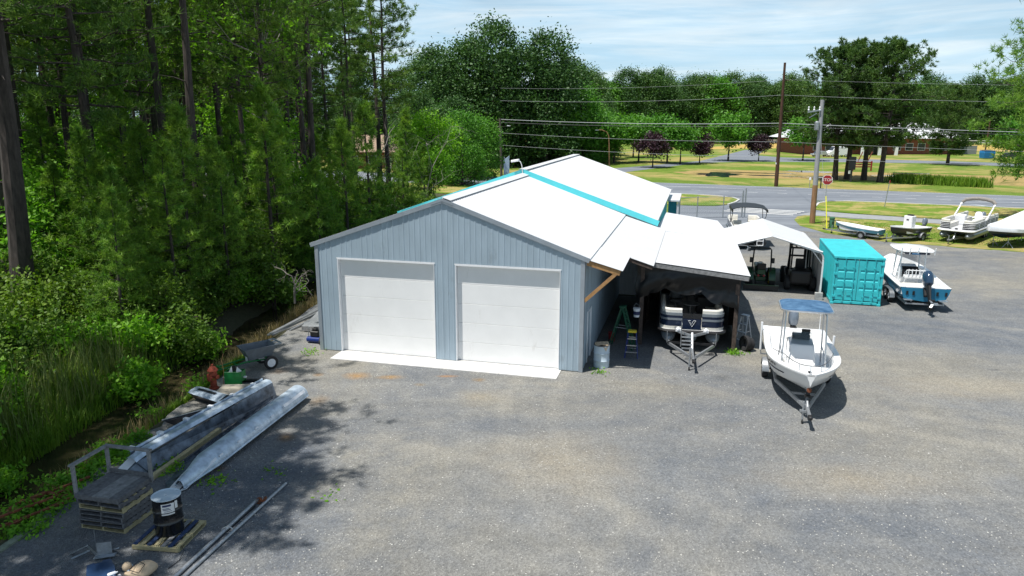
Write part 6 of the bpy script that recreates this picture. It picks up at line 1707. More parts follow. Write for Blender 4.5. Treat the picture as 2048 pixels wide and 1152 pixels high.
# ---- left side: steel pontoon shells
def shell(name, label, p0, p1, r, a0, a1, zc, m_out, m_in, tabs, group=None, nose=True, thick=.02, roll=0.0):
    """half-round metal shell: arc from a0 to a1 (degrees from straight up)"""
    d = Vector((p1[0]-p0[0], p1[1]-p0[1])); L = d.length
    t = thing(name, label, 'pontoon shell', (p0[0], p0[1], 0), math.atan2(d.y, d.x)-PI/2, group)
    n = 14
    def ring(y, rr, zz, k=1.0):
        o = []
        for i in range(n+1):
            a = R(a0+(a1-a0)*i/n)+roll
            o.append((rr*math.sin(a)*k, y, zz+rr*math.cos(a)))
        return o
    ys = [0, .05, L*.3, L*.6, L-.05, L] if not nose else [0, .35, .8, 1.2, L*.4, L*.7, L-.05, L]
    outer, inner = [], []
    for j, y in enumerate(ys):
        k = 1.0; zz = zc; rr = r
        if nose and y < 1.2: k = .55+.45*(y/1.2); rr = r*(.62+.38*y/1.2); zz = zc*(.5+.5*y/1.2)
        outer.append(ring(y, rr, zz, k)); inner.append(list(reversed(ring(y, rr-thick, zz, k))))
    b_ = B(); b_.loft([a+c for a, c in zip(outer, inner)]); b_.obj('shell', m_out, t, smooth=True)
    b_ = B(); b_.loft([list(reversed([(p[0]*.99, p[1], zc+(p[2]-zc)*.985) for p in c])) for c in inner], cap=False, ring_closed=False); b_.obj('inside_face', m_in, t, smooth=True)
    for i in (0, n):
        b_ = B(); sgn = 1 if outer[0][i][0] >= 0 else -1
        b_.tube([o_[i] for o_ in outer], .03, 5); b_.obj('edge_flange', m_out, t, smooth=True)
    for k in range(tabs):
        y = 1.4+(L-1.9)*k/(tabs-1)
        a = R(a0+(a1-a0)*.80)+roll
        b_ = B(); b_.obox(((r+.02)*math.sin(a), y, zc+(r+.02)*math.cos(a)), (.05, .16, .07), ry=a); b_.obj('bracket', M['wrap'], t)
    return t
# upturned round shell nearest the gravel
t = shell('pontoon_shell', 'round silver-blue pontoon float lying upturned nearest the gravel', (-8.72, 17.35), (-7.42, 23.75), .36, -78, 82, .18, M['pontoon_alu'], M['pontoon_dark'], 6, roll=.12)
b_ = B(); b_.add([(-.30, -.25, .02), (.02, -.12, .05), (.13, 1.25, .50), (-.16, 1.1, .44)], [(0, 1, 2, 3)]); b_.add([(.04, -.1, .04), (.16, .05, .05), (.34, 1.2, .36), (.29, 1.2, .42)], [(0, 1, 2, 3)]); b_.obj('nose_plate', M['wrap'], t)
b_ = B(); b_.add([(-.62, .25, .03), (-.36, .0, .04), (-.36, 6.4, .10), (-.85, 6.4, .08), (-.85, 1.4, .04)], [(0, 1, 2, 3, 4)]); b_.add([(-.85, 1.4, .04), (-.85, 6.4, .08), (-.86, 6.4, .16), (-.86, 1.4, .12)], [(0, 1, 2, 3)]); b_.obj('flange_plate', M['pontoon_dark'], t)
b_ = B(); b_.obox((.33, 5.6, .42), (.10, 1.4, .05), ry=.9); b_.obj('side_step', M['wrap'], t)
# long channel-shaped float behind it
t = thing('pontoon_shell', 'long blue-black angular pontoon float lying beside the round one', 'pontoon shell', (-10.55, 18.0, 0), heading((-10.55, 18.0), (-8.55, 24.0)))
Lc = 6.3
b_ = B(); b_.add([(-.52, .7, .05), (-.18, .5, .55), (-.18, Lc, .62), (-.52, Lc, .1)], [(0, 1, 2, 3)]); b_.obj('outer_side', M['pontoon_alu'], t)
b_ = B(); b_.loft([[(-.18, y, z), (-.05, y, z+.06), (.12, y, z+.05), (.2, y, z-.04)] for y, z in ((.3, .42), (.9, .52), (2.5, .56), (Lc, .60))], cap=False, ring_closed=False); b_.obj('crown', M['pontoon_alu'], t, smooth=True)
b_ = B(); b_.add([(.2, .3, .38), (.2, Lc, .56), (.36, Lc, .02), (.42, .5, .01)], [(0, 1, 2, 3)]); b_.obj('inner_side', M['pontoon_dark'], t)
b_ = B(); b_.add([(-.30, -.35, .02), (.0, -.3, .03), (.1, .9, .54), (-.15, .75, .55)], [(0, 1, 2, 3)]); b_.obj('nose_plate', M['wrap'], t)
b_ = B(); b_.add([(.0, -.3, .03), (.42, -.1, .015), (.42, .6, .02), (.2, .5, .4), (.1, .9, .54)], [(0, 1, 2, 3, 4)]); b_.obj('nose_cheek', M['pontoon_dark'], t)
b_ = B(); b_.bar((-.2, .5, .57), (-.2, Lc, .64), .03, .07); b_.obj('edge_flange', M['pontoon_alu'], t)
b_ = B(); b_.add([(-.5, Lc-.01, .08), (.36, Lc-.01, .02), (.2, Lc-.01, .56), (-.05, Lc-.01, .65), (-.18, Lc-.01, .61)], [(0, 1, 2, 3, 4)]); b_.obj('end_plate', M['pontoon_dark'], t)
for k in range(6):
    b_ = B(); b_.obox((-.25, .6+1.05*k, .60), (.16, .12, .09)); b_.obj('bracket', M['wrap'], t)
t = thing('timber', 'long pale yellow timber lying between the two pontoon floats', 'timber', (-9.76, 17.8, 0), heading((-9.76, 17.8), (-9.15, 20.9)))
b_ = B(); b_.box(-.07, .07, 0, 3.3, .012, .15); b_.obj('beam', M['pale_wood'], t, bevel=.008)
# broken float ends, concrete slab, hydrant, green box, cart
t = thing('float_end', 'short silver float end with dark underside lying across by the hydrant', 'pontoon end', (-11.05, 23.85, 0), heading((-11.05, 23.85), (-9.62, 22.95)))
b_ = B(); b_.loft([[(-.22, y, .06), (-.26, y, .34), (-.05, y, .42+.02*y), (.22, y, .36), (.3, y, .30)] for y in (0, .6, 1.2, 1.65)], cap=False, ring_closed=False); b_.obj('top_sheet', M['pontoon_alu'], t, smooth=True)
b_ = B(); b_.add([(.3, 0, .30), (.3, 1.65, .30), (.12, 1.6, .01), (.1, .1, .01)], [(0, 1, 2, 3)]); b_.add([(-.22, 0, .06), (-.26, 0, .34), (-.05, 0, .42), (.22, 0, .36), (.3, 0, .30), (.1, .1, .01)], [(0, 1, 2, 3, 4, 5)]); b_.obj('under_side', M['dark_hull'], t)
b_ = B(); b_.add([(.0, .25, .425), (.1, .25, .405), (.1, 1.2, .43), (.0, 1.2, .45)], [(0, 1, 2, 3)]); b_.obj('slot', M['dark_hull'], t)
t = thing('float_end', 'pointed dark float end lying beside the long float', 'pontoon end', (-10.95, 21.3, 0), heading((-10.95, 21.3), (-9.55, 22.85)))
b_ = B(); b_.add([(0, -.1, .30), (.42, 2.1, .42), (.5, 2.1, .36), (.08, -.02, .26), (.1, .3, .01), (.4, 2.0, .01), (-.3, .8, .2), (-.1, 2.0, .3)], [(0, 3, 2, 1), (3, 4, 5, 2), (0, 1, 7, 6), (0, 6, 4, 3)]); b_.obj('body', M['dark_hull'], t)
b_ = B(); b_.bar((.02, -.08, .31), (.45, 2.1, .42), .07, .02); b_.obj('rim', M['galv'], t)
t = thing('concrete_slab', 'pale square slab on a slotted pallet behind the long float', 'slab', (-9.85, 24.2, 0), .05)
b_ = B(); b_.box(-.55, .55, -.5, .5, .13, .20); b_.obj('slab', mat('slab_tan', (.38, .34, .27), rough=.9, var=.15, scale=3), t, bevel=.01)
for k in range(6):
    b_ = B(); b_.box(-.52+.19*k, -.42+.19*k, -.62, .5, .012, .128); b_.obj('runner', M['grey_wood'], t)
t = thing('fire_hydrant', 'rusty red fire hydrant standing at the creek edge', 'fire hydrant', (-10.78, 24.75, 0), -.3)
b_ = B(); b_.lathe([(.17, .0), (.17, .06), (.11, .08), (.105, .5), (.15, .53), (.15, .57), (.13, .6), (.12, .68)], 16); b_.obj('barrel', M['hydrant_red'], t, smooth=True)
b_ = B(); b_.lathe([(.18, .68), (.185, .71), (.14, .78), (.09, .84), (.04, .87), (.04, .93), (.02, .94)], 16); b_.obj('bonnet', M['hydrant_red'], t, smooth=True)
for s in (-1, 1):
    b_ = B(); b_.lathe([(.06, .1), (.06, .17), (.075, .17), (.075, .22), (.03, .23)], 10, (0, 0, .48), 'x') if s > 0 else b_.lathe([(.06, -.1), (.06, -.17), (.075, -.17), (.075, -.22), (.03, -.23)], 10, (0, 0, .48), 'x'); b_.obj('outlet', M['hydrant_red'], t, smooth=True)
b_ = B(); b_.lathe([(.08, -.1), (.08, -.17), (.095, -.17), (.095, -.22), (.03, -.24)], 10, (0, 0, .44), 'y'); b_.obj('outlet', M['hydrant_red'], t, smooth=True)
t = thing('stick', 'thin bare stick standing behind the hydrant', 'stick', (-10.55, 25.0, 0))
b_ = B(); b_.tube([(0, 0, 0), (.06, 0, .6), (.02, 0, 1.0), (.1, 0, 1.25)], .012, 5); b_.obj('twig', M['new_wood'], t)
t = thing('steel_box', 'bright green steel box frame beside the hydrant', 'steel box', (-10.15, 25.15, 0), -.03)
b_ = B(); b_.box(-.32, .32, -.2, -.185, .03, .56); b_.box(-.32, -.305, -.2, .2, .03, .56); b_.box(.305, .32, -.2, .2, .2, .56); b_.box(-.32, .32, .19, .2, .1, .56); b_.box(-.305, .305, -.18, .19, .18, .2); b_.obj('body', M['mach_green'], t, bevel=.006)
b_ = B(); b_.box(-.06, .06, -.05, .02, .56, .75); b_.obj('lug', M['black'], t)
b_ = B(); b_.add([(-.2, -.1, .5), (-.05, -.06, .5), (-.08, -.04, .74)], [(0, 1, 2)]); b_.add([(.08, -.1, .5), (.3, -.06, .56), (.12, -.04, .72)], [(0, 1, 2)]); b_.obj('paper_liner', M['paper'], t)
b_ = B(); b_.box(.325, .42, -.05, .05, .3, .34); b_.box(-.45, -.325, -.05, .03, .28, .31); b_.obj('pin', M['wrap'], t)
b_ = B(); b_.box(-.3, .9, .22, .4, .012, .1); b_.obj('base', M['black'], t)
t = thing('dump_cart', 'dark poly dump cart tilted on a green two-wheeled frame', 'cart', (-9.95, 27.0, 0), heading((-9.95, 27), (-10.9, 26.2)))
b_ = B(); lo = [(-.28, -.45), (.28, -.45), (.28, .4), (-.28, .4)]; hi = [(-.42, -.62), (.42, -.62), (.42, .62), (-.42, .62)]
def ringz(pl, z, k=1.0): return [(x*k, y*k, z) for x, y in pl]
b_.loft([ringz(lo, .48), ringz(hi, .92), ringz(hi, .94, 1.05), ringz(hi, .95, 1.0), ringz(hi, .91, .96), ringz(lo, .52, .95)], cap=True); o = b_.obj('tub', mat('poly_dark', (.13, .15, .17), rough=.5, var=.15), t)
o.rotation_euler.y = .0
b_ = B(); b_.box(-.40, .40, -.86, -.80, .93, .97); b_.box(-.40, -.34, -.8, -.62, .93, .97); b_.box(.34, .40, -.8, -.62, .93, .97); b_.box(-.03, .03, -.8, -.62, .93, .97); b_.obj('tub_handle', M['skin_grey'], t)
b_ = B(); b_.tube([(-.22, -.6, .35), (-.22, .5, .42), (-.18, 1.7, .30)], .03, 6); b_.tube([(.22, -.6, .35), (.22, .5, .42), (.18, 1.7, .30)], .03, 6)
for y in (-.3, .4, .9, 1.5): b_.bar((-.22, y, .38), (.22, y, .38), .05, .04)
b_.bar((-.2, 1.0, .3), (-.2, 1.0, .02), .03, .03); b_.bar((.2, 1.0, .3), (.2, 1.0, .02), .03, .03); b_.bar((-.25, -.3, .36), (-.25, -.2, .5), .3, .03); b_.obj('frame', M['mach_green'], t)
for s in (-1, 1): wheel(t, s*.46, -.35, .27, .1, M['wrap'])
b_ = B(); b_.box(-.1, .1, .42, .44, .38, .58); b_.obj('tag', M['paper'], t)
# pallets
def board(p, x0, x1, y0, y1, z0, z1, m, name='deck_board'):
    b_ = B(); b_.box(x0, x1, y0, y1, z0, z1); return b_.obj(name, m, p)
def pallet(label, loc, rz, w_, l_, m_list, zl=.13, group=None, seed=0, skip=()):
    q = random.Random(seed)
    t = thing('pallet', label, 'pallet', loc, rz, group)
    for x in (-w_/2, -.02, w_/2-.04):
        board(t, x, x+.04, -l_/2, l_/2, .018, zl-.02, m_list[0], 'stringer')
    n = 7
    for k in range(n):
        if k in skip: continue
        y = -l_/2+(l_-.1)*k/(n-1)
        board(t, -w_/2+q.uniform(-.01, .01), w_/2+q.uniform(-.01, .01), y, y+.1, zl-.02, zl, m_list[k % len(m_list)])
    for y in (-l_/2, -.05, l_/2-.1): board(t, -w_/2, w_/2, y, y+.1, 0, .018, m_list[0], 'bottom_board')
    return t
prz = math.atan2(15.30-15.58, 9.14*-1+10.38)
GPL = 'pallets stacked under the railed platform'
mats = [[M['pale_wood'], M['weathered_wood']], [M['grey_wood']], [M['grey_wood']], [M['grey_wood'], M['weathered_wood']], [M['pale_wood'], M['grey_wood']], [M['grey_wood'], M['pale_wood']]]
names = ('pale wooden pallet with a dark gap, lowest of the stack', 'dark grey pallet second from the bottom of the stack', 'dark grey pallet third from the bottom of the stack', 'grey weathered pallet fourth from the bottom of the stack', 'pale-edged pallet just under the top pallet of the stack', 'topmost mixed-board pallet under the railed platform')
for k in range(6):
    pallet(names[k], (-9.58+.02*math.sin(k*5), 15.92+.02*math.cos(k*3), .012+.132*k), prz+.03*math.sin(k*2.3), 1.22, 1.0, mats[k], group=GPL, seed=k)
t = thing('railed_platform', 'grey wooden platform with a three-sided rail on top of the pallet stack', 'platform', (-9.6, 15.93, .815), prz)
for k in range(5): board(t, -.6+.24*k+.004, -.6+.24*(k+1)-.004, -.55, .58, .09, .115, M['weathered_wood'] if k in (2, 3) else M['grey_wood'])
for y in (-.55, .53): board(t, -.6, .6, y, y+.05, .0, .088, M['grey_wood'], 'joist')
for x in (-.6, .55): board(t, x, x+.05, -.5, .53, .0, .088, M['grey_wood'], 'joist')
for x, y in ((-.64, -.52), (-.64, .54), (.56, .54)): board(t, x, x+.07, y, y+.07, .0, .80, M['weathered_wood'], 'post')
b_ = B(); b_.box(-.66, -.55, -.56, .64, .80, .845); b_.obj('rail', M['weathered_wood'], t); b_ = B(); b_.box(-.545, .66, .53, .64, .80, .845); b_.obj('rail', M['weathered_wood'], t)
b_ = B(); b_.box(-.57, .56, .56, .59, .13, .22); b_.obj('rail', M['grey_wood'], t)
blueb = mat('blue_board', (.02, .045, .12), rough=.7, var=.25, scale=8)
t = pallet('single pallet with blue and pale boards under the black drum', (-7.98, 15.2, .012), prz+.10+PI/2, 1.12, 1.12, [M['pale_wood'], blueb, M['weathered_wood'], M['pale_wood'], blueb], seed=9)
for x in (-.6, .56): board(t, x, x+.04, -.56, .56, .018, .112, M['pale_wood'], 'side_board')
t = drum('drum', 'black steel drum with pale lid and white label standing on the single pallet', (-8.0, 15.25, .145), M['black_gloss'], M['barrel_blue'], .92, .31)
lb = B(); rg = []
for k in range(7):
    a = -PI/2+.05+.9*k/6; rg.append([(.315*math.cos(a), .315*math.sin(a), .56), (.315*math.cos(a), .315*math.sin(a), .84)])
lb.loft(rg, cap=False, ring_closed=False); lab = lb.obj('label', M['paper'], t, smooth=True)
for (za, zb, k0, k1) in ((.77, .82, .1, .75), (.72, .735, .1, .6), (.69, .705, .12, .7), (.65, .66, .2, .8), (.60, .62, .1, .5)):
    lb = B(); rg = []
    for k in range(6):
        a = -PI/2+.05+.9*(k0+(k1-k0)*k/5); rg.append([(.318*math.cos(a), .318*math.sin(a), za), (.318*math.cos(a), .318*math.sin(a), zb)])
    lb.loft(rg, cap=False, ring_closed=False); lb.obj('label_print', M['label_navy'], lab)
lb = B(); rg = []
for k in range(4):
    a = -PI/2+1.0+.22*k/3; rg.append([(.315*math.cos(a), .315*math.sin(a), .68), (.315*math.cos(a), .315*math.sin(a), .86)])
lb.loft(rg, cap=False, ring_closed=False); lb.obj('label', M['paper'], t, smooth=True)
# pipes
for i, (p, q, r_, lab) in enumerate((((-6.03, 17.68), (-7.02, 13.4), .042, 'longest galvanised pipe of the bundle on the gravel'), ((-6.50, 16.75), (-7.22, 13.3), .05, 'shorter thick galvanised pipe of the bundle with a rusty clamp'), ((-6.47, 16.55), (-6.85, 15.0), .022, 'thin dark pipe lying between the two long pipes'))):
    b_ = B(); b_.tube([(p[0], p[1], .012+r_), (q[0], q[1], .012+r_)], r_, 12); o = b_.obj('pipe', M['galv'] if i < 2 else M['black'], smooth=True)
    tag(o, lab, 'pipe', 'pipes on the gravel')
t = thing('pipe_clamp', 'rusty clamp fitting at the upper end of the pipe bundle', 'clamp', (-6.42, 16.72, .012))
b_ = B(); b_.lathe([(.075, -.05), (.075, .05)], 10, (0, 0, .08), 'y', cap=False); b_.obox((.08, 0, .09), (.16, .08, .05)); b_.obox((.15, .04, .1), (.05, .1, .1)); b_.obj('jaw', M['rust'], t); b_ = B(); b_.tube([(.1, 0, .09), (.1, 0, .2)], .015, 6); b_.obj('bolt', M['galv'], t)
t = thing('pipe_clamp', 'wire tie round the middle of the pipe bundle', 'clamp', (-6.72, 15.4, .012))
b_ = B(); b_.tube([(.13*math.cos(a), .02*math.sin(a), .06+.07*math.sin(a)) for a in [2*PI*k/14 for k in range(14)]], .014, 5, closed=True); b_.obj('tie', M['galv'], t)
# rusty iron, planks
t = thing('scrap_iron', 'heap of rusty square iron frames in the weeds at lower left', 'scrap iron', (-11.85, 16.6, 0), .9)
for (x, y, z, a, w_) in ((0.1, .2, .1, .1, .42), (-.35, .25, .06, .5, .34), (.5, .1, .05, -.2, .3)):
    b_ = B()
    for s in (-1, 1): b_.obox((x+s*w_/2*math.cos(a), y+s*w_/2*math.sin(a), z), (.09, w_+.1, .09), rz=a); b_.obox((x-s*w_/2*math.sin(a), y+s*w_/2*math.cos(a), z+.01), (w_, .09, .08), rz=a)
    b_.obj('iron_frame', M['rust'], t)
for k, (p, q) in enumerate((((-.9, -.5, .05), (.9, -.25, .10)), ((-1.1, -.35, .04), (.3, -.5, .12)), ((-1.3, .1, .06), (.2, -.15, .2)), ((-.2, .5, .05), (1.3, .45, .12)))):
    b_ = B(); b_.bar(p, q, .06, .05); b_.obj('iron_bar', M['rust'], t)
t = thing('plank', 'weathered greenish plank lying on the gravel edge at lower left', 'plank', (-11.55, 14.75, .0), heading((-11.55, 14.75), (-11.3, 16.2)))
b_ = B(); b_.box(-.09, .09, -.6, 1.35, .012, .06); b_.obj('board', mat('green_wood', (.20, .23, .17), rough=.85, var=.25, scale=7), t)
# junk heap at the bottom left
t = thing('blue_tub', 'blue plastic tub lying on its side at the bottom edge of the picture', 'tub', (-8.72, 13.62, 0), .6)
b_ = B(); b_.loft([[(w_*x, y, z*h_+.02) for x, z in ((-1, .1), (-.9, 0), (.9, 0), (1, .1), (.95, 1), (.6, .75), (-.6, .75), (-.95, 1))] for y, w_, h_ in ((-.5, .24, .14), (0, .28, .19), (.4, .24, .16), (.5, .1, .12))]); b_.obj('body', M['blue_plastic'], t, smooth=True)
t = thing('cloth_bag', 'crumpled beige cloth bag on the junk heap at the bottom', 'bag', (-7.92, 13.72, .0), .3)
rs = np.random.RandomState(4)
b_ = B(); b_.ball((0, 0, .13), .26, 16, 10, (1.15, .8, .5)); b_.v = [(x*(1+.18*math.sin(7*y+5*z)), y*(1+.2*math.sin(9*x)), max(.012, z*(1+.25*math.sin(8*x+6*y)))) for x, y, z in b_.v]; b_.obj('sack', M['cloth_beige'], t, smooth=True)
b_ = B(); b_.ball((-.28, .1, .22), .1, 10, 6); b_.obj('knot', M['cloth_beige'], t, smooth=True)
b_ = B(); b_.tube([(-.2, -.1, .25), (0, -.22, .22), (.1, -.05, .3), (-.05, .12, .3), (-.2, -.1, .26)], .008, 5); b_.obj('string', M['black'], t)
t = thing('scrap_metal', 'dark tangle of bent metal sheets and rods in the shade at lower left', 'scrap metal', (-9.35, 14.5, 0), .2)
for k, (p, q, w_) in enumerate((((-.55, .1, .02), (-.1, -.1, .3), .05), ((-.45, -.1, .02), (-.1, .0, .12), .05), ((.25, -.15, .02), (.25, -.12, .35), .3), ((.05, -.2, .05), (.5, -.25, .1), .12), ((-.25, .3, .05), (.15, -.3, .16), .04), ((.3, .1, .02), (.55, -.2, .22), .06))):
    b_ = B(); b_.bar(p, q, w_, .02); b_.obj('metal_strip', M['galv'] if k % 2 == 0 else M['skin_grey'], t)
b_ = B(); b_.tube([(.0, .1, 0), (.0, .1, .55)], .008, 5); b_.obj('rod', M['alu'], t)
t = thing('plastic_bottles', 'pile of clear and white plastic bottles and netting on the junk heap', 'bottles', (-8.32, 13.72, 0))
q = random.Random(2)
for k in range(9):
    b_ = B(); b_.lathe([(.035, 0), (.04, .02), (.04, .14), (.015, .18), (.015, .2)], 8); o = b_.obj('bottle', M['wrap'] if k % 2 else M['pontoon_alu'], t, smooth=True); o.location = (q.uniform(-.22, .22), q.uniform(-.2, .2), .05+.05*(k % 3)); o.rotation_euler = (q.uniform(1, 1.8), 0, q.uniform(0, 6))
t = thing('wire', 'loop of thin black wire on the gravel above the junk heap', 'wire', (-7.55, 14.35, 0))
b_ = B(); b_.tube([(-.55, .25, .02), (-.3, .4, .02), (0, .4, .12), (.18, .2, .08), (.2, -.1, .03), (.1, -.4, .03)], .009, 5); b_.obj('loop', M['black'], t, smooth=True)
# poles and sheet along the garage side, blue engine
for k, (p, q) in enumerate(((UV(-3.35, 1.4, .05), UV(-2.9, 6.6, .35)), (UV(-3.1, 1.2, .05), UV(-2.6, 6.4, .3)), (UV(-2.75, 2.1, .05), UV(-2.3, 6.8, .25)), (UV(-3.2, 1.0, .1), UV(-2.3, 7.2, .6)))):
    b_ = B(); b_.bar(p, q, .09, .07); o = b_.obj('aluminium_rail', M['galv']); tag(o, 'long weathered metal rail lying along the creek beside the garage', 'rail', 'metal rails beside the garage')
t = thing('metal_sheet', 'curved galvanised sheet resting on rails at the left corner of the garage', 'metal sheet', UV(-1.75, 2.9, 0), YAW)
b_ = B(); b_.loft([[(-.42, y, .30+z), (.45, y, .34+z), (.45, y, .36+z), (-.42, y, .32+z)] for y, z in ((-.75, -.04), (-.4, .06), (0, .08), (.4, .16), (.9, .3))]); b_.obj('sheet', M['galv'], t, smooth=True)
b_ = B(); b_.box(-.42, .45, -.76, -.74, .06, .28); b_.obj('front_lip', M['weathered_wood'], t); b_ = B(); b_.box(-.3, .3, .2, .8, .012, .3); b_.obj('support', M['grey_wood'], t)
t = thing('pressure_washer', 'blue and black engine-driven machine beside the left corner of the garage', 'machine', UV(-.62, .75, 0), YAW)
b_ = B(); b_.lathe([(.02, -.35), (.12, -.3), (.13, .3), (.02, .36)], 12, (-.15, 0, .17), 'x'); b_.lathe([(.02, -.35), (.12, -.3), (.13, .3), (.02, .36)], 12, (-.15, .27, .17), 'x'); b_.obj('tank', M['engine_blue'], t, smooth=True)
b_ = B(); b_.box(-.3, .1, -.05, .3, .3, .55); b_.box(-.22, .0, .0, .2, .55, .68); b_.obj('engine', M['black'], t, bevel=.03)
b_ = B(); b_.tube([(-.4, 0, .3), (-.35, 0, .75), (.2, 0, .8), (.25, .0, .3)], .018, 6); b_.obj('handle', M['galv'], t)
wheel(t, .25, -.12, .15, .08)

# ---- poles and lines
def pole(label, base, top, r0, r1, m, extra=None, name='utility_pole', cat='utility pole', group=None):
    t = thing(name, label, cat, base, 0, group)
    b_ = B(); tx, ty, tz = top[0]-base[0], top[1]-base[1], top[2]
    b_.tube([(0, 0, -.1), (tx*.5, ty*.5, tz*.5), (tx, ty, tz)], [r0, (r0+r1)/2, r1], 10); b_.obj('shaft', m, t, smooth=True)
    return t
t = pole('pale weathered utility pole with tan foot standing in the grass strip', (28.27, 67.96, 0), (28.12, 67.96, 11.3), .25, .17, M['pole_pale'])
b_ = B(); b_.tube([(0, 0, .01), (-.05, 0, 3.6)], [.256, .233], 10); b_.obj('tan_foot', M['pole_tan'], t, smooth=True)
b_ = B(); b_.bar((-.15, -.1, 10.4), (-1.5, -.3, 10.2), .1, .12); b_.bar((-.6, -.1, 10.1), (-1.3, -.25, 9.7), .06, .06); b_.obj('crossarm', M['galv'], t)
for x in (-1.4, -.9, -.4):
    b_ = B(); b_.lathe([(.05, 0), (.09, .1), (.05, .2), (.07, .32), (.02, .42)], 8, (x, -.2, 10.3)); b_.obj('insulator', M['white_paint'], t)
b_ = B(); b_.lathe([(.2, 0), (.22, .1), (.22, .7), (.1, .8)], 10, (-.5, -.15, 8.6)); b_.obj('transformer', M['galv'], t, smooth=True)
tb_ = pole('tall dark brown utility pole beyond the road', (38.46, 106.35, 0), (38.23, 106.35, 17.3), .28, .16, M['pole_brown'])
b_ = B(); b_.bar((-.3, 0, 15.0), (.5, 0, 14.9), .1, .1); b_.obj('crossarm', M['pole_brown'], tb_)
b_ = B(); b_.bar((0, -.2, 7.6), (.7, -.6, 8.0), .05, .05); b_.ball((.9, -.6, 8.0), .25, 8, 6, (1.2, 1, .6)); b_.obj('street_light', M['wrap'], tb_)
b_ = B(); b_.box(-.3, -.27, -.2, .2, 3.2, 3.45); b_.obj('tag', M['wrap'], tb_)
tl_ = pole('grey utility pole rising behind the workshop roof', (-1.84, 123.6, 0), (-2.08, 123.6, 9.55), .24, .16, M['pole_wood'])
b_ = B(); b_.bar((-.9, 0, 9.3), (.9, 0, 9.3), .1, .1); b_.bar((0, 0, 8.2), (1.1, -.2, 8.35), .06, .06); b_.obj('crossarm', M['pole_wood'], tl_)
b_ = B(); b_.obox((1.2, -.2, 8.35), (.6, .25, .15)); b_.obj('lamp_head', M['wrap'], tl_, bevel=.05)
t2_ = pole('thin dark utility pole with crossarm before the dense pines', (5.5, 154.7, 0), (5.61, 154.7, 9.7), .2, .14, M['pole_wood'])
for z_ in (9.2, 8.8):
    b_ = B(); b_.bar((-1.2, 0, z_), (1.2, 0, z_), .1, .1); b_.obj('crossarm', M['pole_wood'], t2_)
pole('far brown pole with a pale lamp head by the right field', (141.6, 220.9, 0), (141.8, 220.9, 9.6), .22, .16, M['pole_brown'], name='lamp_post', cat='lamp post')
t = thing('street_lamp', 'rusty brown street lamp with curved arm among the ornamental trees', 'street lamp', (20.1, 152, 0))
b_ = B(); b_.tube([(0, 0, 0), (-.2, 0, 4.5), (-.35, 0, 6.1), (-.8, 0, 6.9), (-1.8, 0, 7.3), (-2.6, 0, 7.3)], [.13, .11, .1, .09, .08, .07], 8); b_.obj('post', M['pole_tan'], t, smooth=True)
b_ = B(); b_.obox((-2.8, 0, 7.28), (.7, .3, .16)); b_.obj('lamp_head', M['galv'], t)
def line(label, pts, r, m, sag=0.0):
    a, z = Vector(pts[0]), Vector(pts[1]); n = 24
    q = [a+(z-a)*k/n-Vector((0, 0, sag*4*(k/n)*(1-k/n))) for k in range(n+1)]
    b_ = B(); b_.tube([tuple(x) for x in q], r, 4, cap=False); o = b_.obj('power_line', m); tag(o, label, 'power line')
top_l, br = (-2.0, 123.6), (38.4, 106.35)
ex = (br[0]+(br[0]-top_l[0])*1.6, br[1]+(br[1]-top_l[1])*1.25)
for (z0, z1, z2, r_, m_, s_, lab) in ((9.4, 9.0, 7.5, .042, 'cable_grey', .35, 'thick grey telephone cable, brightest of the lines'), (8.9, 8.6, 7.1, .028, 'cable_dark', .3, 'dark cable just below the bright telephone cable'), (7.2, 6.4, 5.2, .018, 'cable_grey', .35, 'thin line second below the bright cable'), (5.2, 4.2, 3.6, .018, 'cable_grey', .3, 'lowest thin line hung along the road'), (12.4, 12.9, 11.4, .016, 'cable_grey', .5, 'upper thin wire meeting the crossarm of the brown pole'), (14.4, 15.0, 13.6, .011, 'cable_grey', .5, 'topmost faint wire across the dark pines')):
    line(lab+', left span', [(*top_l, z0), (*br, z1)], r_, M[m_], s_); line(lab+', right span', [(*br, z1), (*ex, z2)], r_, M[m_], s_)
line('service wire dropping from the brown pole to the pale pole', [(38.4, 106.3, 8.4), (28.1, 67.9, 9.6)], .02, M['cable_dark'], .6)
line('guy wire beside the pale pole', [(28.1, 67.9, 9.0), (27.95, 63.9, 0.0)], .012, M['cable_grey'], 0)
t = thing('guy_guard', 'bright yellow plastic guard on the guy wire of the pale pole', 'guy guard', (27.95, 63.9, 0)); b_ = B(); b_.tube([(0, 0, .01), (.03, .95, 2.9)], .045, 8); b_.obj('tube', M['hazard_yellow'], t)
t = thing('utility_box', 'green utility pedestal in the grass near the pale pole', 'utility box', (28.9, 65.2, 0)); b_ = B(); b_.lathe([(.22, .01), (.22, .75), (.2, .8), (.24, .8), (.24, .95), (.1, 1.0)], 14); b_.obj('cabinet', M['box_green'], t, smooth=True); b_ = B(); b_.box(-.05, .05, -.24, -.215, .4, .6); b_.obj('latch', M['black'], t)
